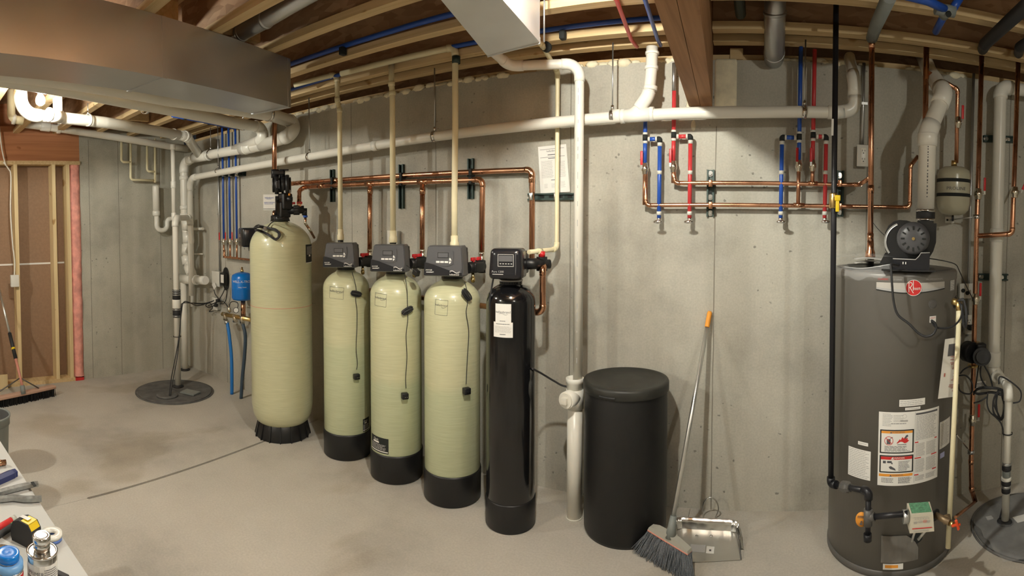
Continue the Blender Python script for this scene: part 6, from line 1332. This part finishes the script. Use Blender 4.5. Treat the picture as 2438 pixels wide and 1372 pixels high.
for (xa, ya), (xb, yb) in zip(tp2[:-1], tp2[1:]): poly(bm2, F, [(xa, ya), (xb, yb), (xb, 1338), (xa, 1338)], .0006, .004)
o = obj('burner_door', bm2, m_grey, wh)
# drain cock
dk = thing('drain_cock', 'brown brass drain cock with orange-red handle low on the heater right side', 'valve', onD(2245, 1240, 2.38)); a_, b_ = onD(2226, 1226, 2.31), onD(2262, 1245, 2.26)
obj('body', MB().cyl(a_, b_, .014, n=18).cyl(onD(2252, 1228, 2.30), onD(2256, 1246, 2.28), .019), mat('bronze', (.28, .20, .12), .45, .7), dk); obj('washer', MB().cyl(a_, a_ + (b_ - a_).normalized() * .005, .026, n=20), m_rubber, dk); obj('brass_outlet', MB().cyl(onD(2262, 1246, 2.26), onD(2271, 1250, 2.24), .011), m_brass, dk); obj('handle', MB().box(onD(2279, 1250, 2.23), (.012, .012, .045), (V((.85, 0, .5)).normalized(), V((0, 1, 0)), V((-.3, 0, .95)).normalized()), .003).box(onD(2276, 1251, 2.23), (.04, .01, .01), None, .003), mat('orange_red', (.75, .08, .02), .4), dk)
og = thing('orange_tag', 'orange round gas tag hanging at the drip leg of the gas line', 'tag', onD(2051, 1254, 2.27)); q = onD(2051, 1237, 2.27); ff = (V((CAM.x, CAM.y, 0)) - V((q.x, q.y, 0))).normalized(); uu = V((-ff.y, ff.x, 0)); obj('disc', MB().lathe([(.001, 0), (.031, 0), (.031, .002), (.001, .002)], q, 28, (uu * .82, z_ * 1.05, ff)), m_orange, og); mb = MB(); F = flat(q + ff * .003, uu, z_); lines(mb, F, -.018, .018, .018, .006, 3, d=.0004); poly(mb, F, [(-.006, -.012), (.006, -.012), (0, -.004)], .0004, .0004); rect(mb, F, -.007, -.022, .005, -.015, .0004, .0004); obj('print', mb, m_ink, og)
o = obj('brace_rod', MB().cyl(onD(2277, 1035, 2.80), onD(2303, 1068, 2.98), .004), m_steel); tag(o, 'short bright metal rod bracing the copper pipe behind the relief pipe', 'rod')
obj('clamp_ring', MB().cyl(onD(2312, 1072, YC2), onD(2312, 1080, YC2), .021), m_zinc, c3)
# ================================================================= brine drum, broom, dustpan
dc = V((-.652, 2.69, 0)); dr_ = .218
t = thing('brine_drum', 'large matte black brine drum with dished lid against the back wall', 'drum', dc)
obj('body', MB().lathe([(dr_ - .012, 0), (dr_ - .002, .02), (dr_ + .001, .30), (dr_ - .002, .755), (dr_ - .004, .762)], dc, 72), m_blackm, t)
obj('lid', MB().lathe([(dr_ + .004, .735), (dr_ + .007, .738), (dr_ + .007, .775), (dr_ + .002, .785), (dr_ - .012, .788), (dr_ - .020, .783), (.15, .775), (.08, .781), (.001, .784)], dc, 72), m_lid, t)
obj('lid_tab', MB().lathe([(dr_ + .007, .74), (dr_ + .011, .742), (dr_ + .011, .752), (dr_ + .007, .754)], dc, 12, a0=-PI * .62, a1=-PI * .50, cap=False), m_black, t)
o = cable('brine_tube', [onD(1268, 878, 2.72), onD(1290, 890, 2.80), onD(1320, 908, 2.84), onD(1345, 920, 2.85), onD(1395, 925, 2.87)], .0055, m_rubber); tag(o, 'black tube running from behind the black tank to the drum', 'tube')
t = thing('broom', 'angle broom with orange tip and grey bristles leaning by the drum', 'broom', V((-.40, 2.45, 0)))
H0 = onD(1600, 1248, 2.50); H1 = onY(1690, 742, WY - .014)
obj('handle', MB().cyl(H0, H1.lerp(H0, .07), .0115, n=16), m_alu, t); gp_ = H1.lerp(H0, .085); obj('orange_grip', MB().lathe([(.0125, 0), (.0135, .003), (.0135, (gp_ - H1).length - .01), (.010, (gp_ - H1).length)], gp_, 16, (*frame_of(H1 - gp_), (H1 - gp_).normalized())), m_orange, t)
K0 = onD(1547, 1258, 2.565); K1 = onD(1643, 1316, 2.43); kd = (K1 - K0).normalized(); km = (K0 + K1) / 2
hd_ = (H0 - km); sock = H0.lerp(H1, .035); mb = MB().cyl(km.lerp(K0, -.05) + V((0, 0, .012)), sock, .026, .015, n=18); obj('socket', mb, m_bucket, t)
pn_ = kd.cross(V((0, 0, 1))).normalized(); upv = pn_.cross(kd).normalized(); 
if upv.z < 0: upv = -upv
cap = [(-.142, 0), (.142, 0), (.135, .012), (.06, .028), (-.02, .034), (-.09, .030), (-.135, .016)]
cap = [(u * (K1 - K0).length / .284, v) for u, v in cap]
obj('cap', MB().prism(cap, km - pn_ * .018, kd, upv, pn_, .036), m_broomcap, t); obj('pink_edge', MB().box(km - upv * .002, ((K1 - K0).length, .040, .007), (kd, pn_, upv), .002), m_salmon, t)
r_ = random.Random(17); mb = MB(); G0 = onZ(1510, 1308, .004); G1 = onZ(1652, 1385, .004)
for k in range(520):
    s_ = r_.random(); w_ = r_.uniform(-.016, .016); a_ = K0.lerp(K1, s_) + pn_ * w_ - upv * .004; g_ = G0.lerp(G1, min(1, max(0, s_ + r_.uniform(-.03, .03)))) + V((r_.uniform(-.012, .012), r_.uniform(-.035, .012), abs(r_.gauss(0, .006))))
    mid = a_.lerp(g_, .55) + V((r_.uniform(-.004, .004), r_.uniform(-.006, .004), 0)); mb.tube([a_, mid, g_], [.0022, .0020, .0012], 4, cap=False)
obj('bristles', mb, m_brist, t, kind='stuff')
# dustpan
t = thing('dustpan', 'bare metal dustpan with wire loop handle lying right of the broom', 'dustpan', V((-.18, 2.62, 0)))
ca, cb = onZ(1622, 1340, .002), onZ(1764, 1334, .002); bk1 = onZ(1752, 1266, .004); bk0 = onZ(1612, 1258, .004); hz2 = .055
mb = MB(); pts = [ca, cb, bk1 + V((.0, -.03, 0)), bk1 + V((-.03, .0, 0)), bk0 + V((.03, 0, 0)), bk0 + V((0, -.03, 0))]
lowz = [V((p.x, p.y, .003)) for p in pts]; mb.add(lowz + [p + V((0, 0, .002)) for p in lowz], [tuple(range(6)), tuple(range(6, 12))] + [(i, (i + 1) % 6, 6 + (i + 1) % 6, 6 + i) for i in range(6)]); obj('pan_floor', mb, m_alu, t)
def wallpath(): 
    P_ = [ca.lerp(bk0, .35), bk0.lerp(ca, .12), bk0 + V((.012, -.008, 0)), bk0.lerp(bk1, .18), bk0.lerp(bk1, .5), bk0.lerp(bk1, .82), bk1 + V((-.012, -.008, 0)), bk1.lerp(cb, .12), cb.lerp(bk1, .35)]
    return smooth_path(P_, 5)
wp = wallpath(); rows = []; n_ = len(wp); cen = (ca + cb + bk0 + bk1) / 4
for i, p in enumerate(wp):
    f = i / (n_ - 1); h = hz2 * min(1, 4 * min(f, 1 - f) + .1); o_ = (p - cen); o_.z = 0; o_.normalize(); fl_ = .002 * math.sin(i * 2.1)
    rows.append([V((p.x, p.y, .004)) + o_ * fl_ * 0, V((p.x, p.y, .004 + h * .5)) + o_ * (.006 + fl_), V((p.x, p.y, .004 + h)) + o_ * (.016 + fl_), V((p.x, p.y, .004 + h)) + o_ * (.019 + fl_), V((p.x, p.y, .002)) + o_ * .003])
obj('pan_rim', MB().shell(rows), m_steel if 0 else mat('worn_steel', (.72, .71, .68), .22, 1.0), t)
obj('side_wire', MB().tube([cb + V((0, 0, .004)), cb.lerp(bk1, .9) + V((.006, 0, .03))], .003, 6), m_greyd, t)
DH = 2.86
lp = [onD(1676, 1246, DH), onD(1673, 1215, DH), onD(1677, 1195, DH), onD(1690, 1185, DH), (onD(1702, 1190, DH)), onD(1710, 1205, DH), onD(1709, 1220, DH), onD(1698, 1244, DH)]
obj('loop_handle', MB().tube(smooth_path(lp, 6), .004, 8), m_steel, t)
for x in (1659, 1693): q = onZ(x, 1276, .006); obj('rivet', MB().sphere(q, .008, 10, (1, 1, .5)), m_steel, t)
q = onZ(1661, 1306, .0055); o = obj('label', MB().box(q, (.075, .06, .0006)), m_inkl, t); q = onZ(1691, 1310, .0055); obj('price_sticker', MB().box(q, (.038, .055, .0008)), m_paper, t); obj('print', MB().box(q + V((0, -.004, .001)), (.010, .014, .0005)), m_ink, t)

# ================================================================= far left: push broom, buckets, cable box
t = thing('push_broom', 'wide black-bristled push broom propped against the stud framing', 'broom', onZ(60, 960, 0))
B0, B1 = V((-4.60, .45, 0)), V((-4.885, 1.27, 0)); bd_ = (B1 - B0).normalized(); bn = V((-bd_.y, bd_.x, 0))
cm = (B0 + B1) / 2; Lb = (B1 - B0).length
obj('head_block', MB().box(cm + V((0, 0, .085)), (Lb, .07, .028), (bd_, bn, V((0, 0, 1))), .006), mat('salmon_wood', (.56, .36, .27), .6), t)
r_ = random.Random(31); mb = MB()
for k in range(700):
    s_ = r_.random(); p = B0.lerp(B1, s_) + bn * r_.uniform(-.032, .032); mb.tube([p + V((0, 0, .073)), p + V((r_.uniform(-.01, .01), r_.uniform(-.01, .01), .0))], .0028, 4, cap=False)
obj('bristles', mb, m_black, t, kind='stuff')
sk = cm + V((0, 0, .11)); sk = onD(56, 938, math.hypot(cm.x, cm.y)); sk.z = .12
ht_ = onX(-2, 690, LX + .06)
g1, g2 = sk.lerp(ht_, .30), sk.lerp(ht_, .55)
obj('handle', MB().cyl(sk, g1, .013, n=12), m_salmon, t); obj('handle', MB().cyl(g2, ht_, .012, n=12), m_alu, t); obj('grip', MB().cyl(g1, g2, .018, n=12), m_rubber, t); gm = g1.lerp(g2, .35); obj('yellow_ring', MB().cyl(gm, gm.lerp(g2, .12), .020, n=12), m_yellow, t); obj('socket', MB().cyl(sk - V((0, 0, .03)), sk.lerp(ht_, .05), .022, n=14), m_bucket, t)
jn = sk.lerp(ht_, .12)
for e_ in (-.26, .26): obj('brace', MB().cyl(jn, cm + bd_ * e_ + V((0, 0, .10)), .006, n=8), m_greyd, t)
def bucket(label, cx, cy, rt, h):
    t = thing('bucket', label, 'bucket', (cx, cy, 0)); c_ = (cx, cy, 0)
    obj('body', MB().lathe([(rt * .86, .0), (rt * .87, .01), (rt * .95, h - .06), (rt * .955, h - .055)], c_, 48, cap=False).lathe([(.001, .006), (rt * .86, .006)], c_, 48, cap=False), m_bucket, t)
    obj('rim', MB().lathe([(rt * .955, h - .06), (rt * 1.0, h - .058), (rt * 1.0, h - .02), (rt * 1.03, h - .012), (rt * 1.03, h), (rt * .98, h + .002), (rt * .95, h - .008), (rt * .93, h - .06)], c_, 48, cap=False), m_bucket, t)
    obj('inner_wall', MB().lathe([(rt * .93, h - .004), (rt * .84, .02)], c_, 48, cap=False), m_galv, t)
bucket('grey metal-lined bucket behind the table corner, the taller rim at left edge', -3.466, .44, .15, .38); bucket('smaller grey bucket rim nearer the white table at left edge', -3.04, .31, .14, .44)
q = onX(35, 669, LX + .045); t = thing('cable_box', 'small white cable box on the leftmost stud with a white cable', 'box', q); obj('box', MB().box(q, (.05, .085, .12), None, .006), m_box, t)
cable('cable', [onX(x, y, LX + .035) for x, y in ((8, 386), (20, 402), (26, 420), (25, 500), (30, 580), (35, 625), (34, 656))], .007, m_pvc, t)
o = obj('pvc_cable', MB().tube(smooth_path([onX(x, y, LX + .04) for x, y in ((-2, 300), (3, 345), (8, 372), (14, 395))]), .007, 8), m_pvc); tag(o, 'white cable dropping over the reddish header board at far left', 'cable')
q = onX(4, 912, LX + .06); o = obj('scrap_board', MB().box(q, (.02, .12, .16)), m_pineZ); tag(o, 'offcut of pale board leaning at the very left of the framing', 'board')

# ================================================================= work table with tools
TZ = .74; e0_, e1_ = onZ(0, 1050, TZ), onZ(210, 1372, TZ); ed = (e1_ - e0_).normalized(); en = V((ed.y, -ed.x, 0))
if en.y > 0: en = -en
T0 = e0_ - ed * .35; T1 = e1_ + ed * .40
t = thing('folding_table', 'white folding table corner covered with tools at lower left', 'table', (T0 + T1) / 2 - V((0, 0, TZ)))
c4_ = [T0, T1, T1 + en * .72, T0 + en * .72]
mb = MB(); mb.add([p - V((0, 0, .045)) for p in c4_] + [p.copy() for p in c4_], [(0, 1, 2, 3), (4, 5, 6, 7), (0, 1, 5, 4), (1, 2, 6, 5), (2, 3, 7, 6), (3, 0, 4, 7)]); obj('tabletop', mb, m_table, t)
for a_ in (.10, .90):
    for b_ in (.10, .62): p = T0.lerp(T1, a_) + en * b_; obj('leg', MB().cyl(V((p.x, p.y, 0)), V((p.x, p.y, TZ - .045)), .0125, n=14), m_greyd, t)
def onT(x, y, h=0.): return onZ(x, y, TZ + h)
Z1 = V((0, 0, 1))
# solvent can
def can(nm, label, base, r, h, mbody, neck, capm):
    t = thing(nm, label, 'can', base); b = base
    bo = obj('body', MB().lathe([(r - .002, 0), (r, .003), (r, h - .004), (r - .002, h)], b, 32), mbody, t); obj('rim', MB().lathe([(r - .002, h - .003), (r + .0015, h - .002), (r + .0015, h + .002), (r - .004, h + .002), (r - .006, h - .001), (.001, h - .001)], b, 32), m_steel, t)
    obj('neck', MB().lathe([(neck, h - .001), (neck, h + .006), (neck * 1.08, h + .008), (neck, h + .011), (neck * 1.08, h + .014), (neck, h + .017), (neck, h + .022)], b, 24), m_steel, t)
    obj('cap', MB().lathe([(neck * 1.05, h + .020), (neck * 1.12, h + .022), (neck * 1.12, h + .036), (neck * 1.0, h + .038), (neck * .8, h + .036), (neck * .5, h + .037), (.001, h + .036)], b, 24), capm, t); return t, bo
def place(x, y, h): return onZ(x, y, TZ + h)   # a point at height h over the table
q = place(100, 1311, .098); B_ = V((q.x, q.y, TZ)); t, bo = can('cement_can', 'open-necked metal solvent can with orange and white label on the table', B_, .036, .098, m_steel, .019, m_steel)
th = toward((B_.x, B_.y)); F = wrap((B_.x, B_.y), .036, th, TZ + .045); lb = obj('paper_wrap', rect(MB(), F, -.045, -.036, .045, .036, .0004, .0006), m_paper, bo); obj('orange_patch', rect(MB(), F, -.043, -.034, .002, -.008, .0012, .0003), m_orange, lb)
mb = MB(); text(mb, F, 'PRIMER', .012, -.016, .018, .0014); lines(mb, F, .004, .042, .030, -.030, 12, h=.0014, d=.0014); lines(mb, F, -.040, -.002, .012, -.004, 3, h=.002, d=.0014); obj('print', mb, m_ink, lb)
q = place(20, 1352, .070); B_ = V((q.x, q.y, TZ)); t, bo = can('glue_can', 'round can with light blue collar and silver cap at the lower left corner', B_, .034, .070, m_paper, .024, m_tank_blue)
obj('blue_collar', MB().lathe([(.026, .067), (.035, .068), (.035, .086), (.026, .088)], B_, 32), mat('light_blue', (.16, .36, .66), .4), t); F = wrap((B_.x, B_.y), .034, toward((B_.x, B_.y)), TZ + .04); obj('red_band', rect(MB(), F, -.05, .014, .05, .024, .0006, .0006), m_redh, t); mb = MB(); lines(mb, F, -.04, .045, .008, -.03, 6, d=.0008); obj('print', mb, m_ink, t)
q = place(4, 1322, .089); o = obj('dauber_cap', MB().lathe([(.022, 0), (.023, .002), (.023, .012), (.018, .015), (.001, .016)], q, 24), m_steel); o.data.name = 'cap'; tag(o, 'silver screw cap resting on the blue-collared can', 'cap')
# tape measure
q = onT(62, 1290); t = thing('tape_measure', 'black tape measure with yellow top standing on the table', 'tape', q); ru = V((.75, .55, 0)).normalized(); rn = V((ru.y, -ru.x, 0)); rn = rn if rn.dot(CAM - q) > 0 else -rn
prof = [(-.034, 0), (.034, 0), (.038, .012), (.038, .045), (.026, .062), (-.008, .064), (-.030, .054), (-.038, .034), (-.038, .01)]
obj('case', MB().prism(prof, q - rn * .02, ru, Z1, rn, .040), m_rubber, t); obj('yellow_top', MB().prism([(-.002, .0645), (.025, .0632), (.037, .048), (.034, .046), (.022, .058), (-.004, .061)], q - rn * .017, ru, Z1, rn, .034), m_yellow, t); obj('clip', MB().box(q + Z1 * .066 + ru * .0, (.03, .014, .002), (ru, rn, Z1)), m_steel, t)
# plumber tape roll
q = onT(122, 1284); t = thing('thread_tape_roll', 'white ring of thread tape with blue side lying flat behind the solvent can', 'roll', q); obj('reel', MB().lathe([(.015, 0), (.030, 0), (.030, .010), (.015, .010)], q, 32, cap=False), mat('reel_blue', (.12, .22, .60), .4), t); obj('tape', MB().lathe([(.013, .010), (.031, .010), (.031, .019), (.013, .019), (.013, .010)], q, 32, cap=False), m_pvc2, t)
# marker pens
for lb, a_, b_, m, mc in (('dark green marker pen with green tip on the table', (-30, 1292), (38, 1248), m_rubber, mat('pen_green', (.08, .45, .12), .4)), ('red marker pen lying behind the dark pen', (-30, 1272), (36, 1234), m_redp, mat('pen_grey', (.5, .5, .45), .4))):
    p0, p1 = onT(*a_, .009), onT(*b_, .009); t = thing('marker_pen', lb, 'pen', p1 - V((0, 0, .009))); obj('barrel', MB().cyl(p0, p0.lerp(p1, .86), .009, n=16), m, t); obj('cap', MB().cyl(p0.lerp(p1, .85), p1, .0095, n=16), mc, t)
# channel-lock pliers: two grey handles reaching over the edge
t = thing('slip_joint_pliers', 'grey slip-joint pliers with both handles poking past the table edge', 'pliers', onT(20, 1185))
def bar(nm, pts, w_, h_, m, par):
    ps = smooth_path([onT(x, y, .012) for x, y in pts], 5); n_ = len(ps); rows = []
    for i, p in enumerate(ps):
        d_ = (ps[min(i + 1, n_ - 1)] - ps[max(i - 1, 0)]).normalized(); s_ = V((-d_.y, d_.x, 0)); k = 1 if i < n_ - 3 else .85; rows.append([p + s_ * (w_ * k) - Z1 * h_, p + s_ * (w_ * k) + Z1 * h_ * .5, p + Z1 * h_, p - s_ * (w_ * k) + Z1 * h_ * .5, p - s_ * (w_ * k) - Z1 * h_, p + s_ * (w_ * k) - Z1 * h_])
    mb = MB().shell(rows); mb.sm = [False] * len(mb.sm); return obj(nm, mb, m, par)
m_steelw = mat('worn_tool_steel', (.36, .37, .36), .38, .85, var=.2, vscale=60)
bar('handle', [(-60, 1178), (-20, 1176), (20, 1166), (60, 1156), (90, 1151)], .010, .008, m_steelw, t); bar('handle', [(-60, 1186), (0, 1187), (30, 1184), (60, 1187), (99, 1186)], .010, .008, m_steelw, t); obj('end_slot', MB().box(onT(80, 1153, .021), (.03, .010, .002), (ed, V((-ed.y, ed.x, 0)), Z1)), m_slot, t)
o = bar('screwdriver_handle', [(-50, 1158), (-10, 1144), (20, 1131), (36, 1124)], .016, .012, mat('navy_vinyl', (.02, .03, .12), .4), None); tag(o, 'dark navy plastic tool handle on the table behind the pliers', 'tool')
p0, p1 = onT(-40, 1108, .012), onT(14, 1101, .012); t = thing('copper_fitting', 'short copper pipe fitting at the left edge of the table', 'fitting', p1 - V((0, 0, .012))); obj('tube', MB().cyl(p0, p1, .010, n=18), m_cop, t); obj('bead', MB().cyl(p0.lerp(p1, .7), p0.lerp(p1, .8), .0112, n=18), m_cop2, t)
o = obj('dark_wedge', MB().box(onT(142, 1368, .006), (.05, .016, .010), (V((.8, .6, 0)), V((-.6, .8, 0)), Z1), .003), m_rubber); tag(o, 'small dark tool tip by the bottom edge of the table', 'tool')
# pinned instruction sheet
t = thing('instruction_sheet', 'white printed instruction sheet pinned to the wall behind the tan pipe', 'paper', onY(1320, 460, WY - .004))
cn = [onY(1281, 350, WY - .004), onY(1348, 343, WY - .004), onY(1357, 457, WY - .006), onY(1287, 461, WY - .006)]
def SF(u, v, d=0.): 
    a_ = cn[3].lerp(cn[2], u); b_ = cn[0].lerp(cn[1], u); p = a_.lerp(b_, v); return V((p.x, p.y - d - .004 * math.sin(u * PI) * (1 - v), p.z))
mb = MB(); rect(mb, SF, 0, 0, 1, 1, 0, .0008, nu=8); sh_ = obj('sheet', mb, m_paper, t); mb = MB(); rect(mb, SF, .06, .925, .92, .932, .001, .0004, nu=4); rect(mb, SF, .06, .755, .92, .762, .001, .0004, nu=4); text(mb, lambda u, v, d=0.: SF(u * .62, v * .40, d), 'hellenbrand', .14, .5 / .62, .885 / .40, .0012); rect(mb, SF, .33, .80, .6, .815, .001, .0004, nu=2); rect(mb, SF, .34, .725, .58, .738, .001, .0004, nu=2); rect(mb, SF, .40, .265, .68, .277, .001, .0004, nu=2); obj('heading', mb, m_ink, sh_)
mb = MB(); lines(mb, SF, .08, .50, .69, .32, 20, h=.006, d=.001, ragged=.1); lines(mb, SF, .60, .92, .66, .32, 18, h=.006, d=.001, ragged=.1); lines(mb, SF, .15, .28, .2, .1, 5, h=.006, d=.001); lines(mb, SF, .40, .55, .2, .1, 5, h=.006, d=.001); lines(mb, SF, .72, .88, .24, .1, 6, h=.006, d=.001); obj('print', mb, m_inkl, sh_)

# small print and stamped lettering: too fine to pick apart, one part each
for o in COL.objects:
    nm = o.name.split('.')[0]
    if nm in ('print', 'label_print', 'card_print', 'sticker_print', 'sticker_text', 'pipe_print', 'lettering', 'white_lettering', 'red_lettering', 'roundel_lettering', 'red_print', 'black_print', 'fine_print', 'orange_bar', 'box_border', 'heading', 'maker_label', 'button_marks', 'vent_slot', 'slots', 'receptacle_holes'): o['kind'] = 'stuff'
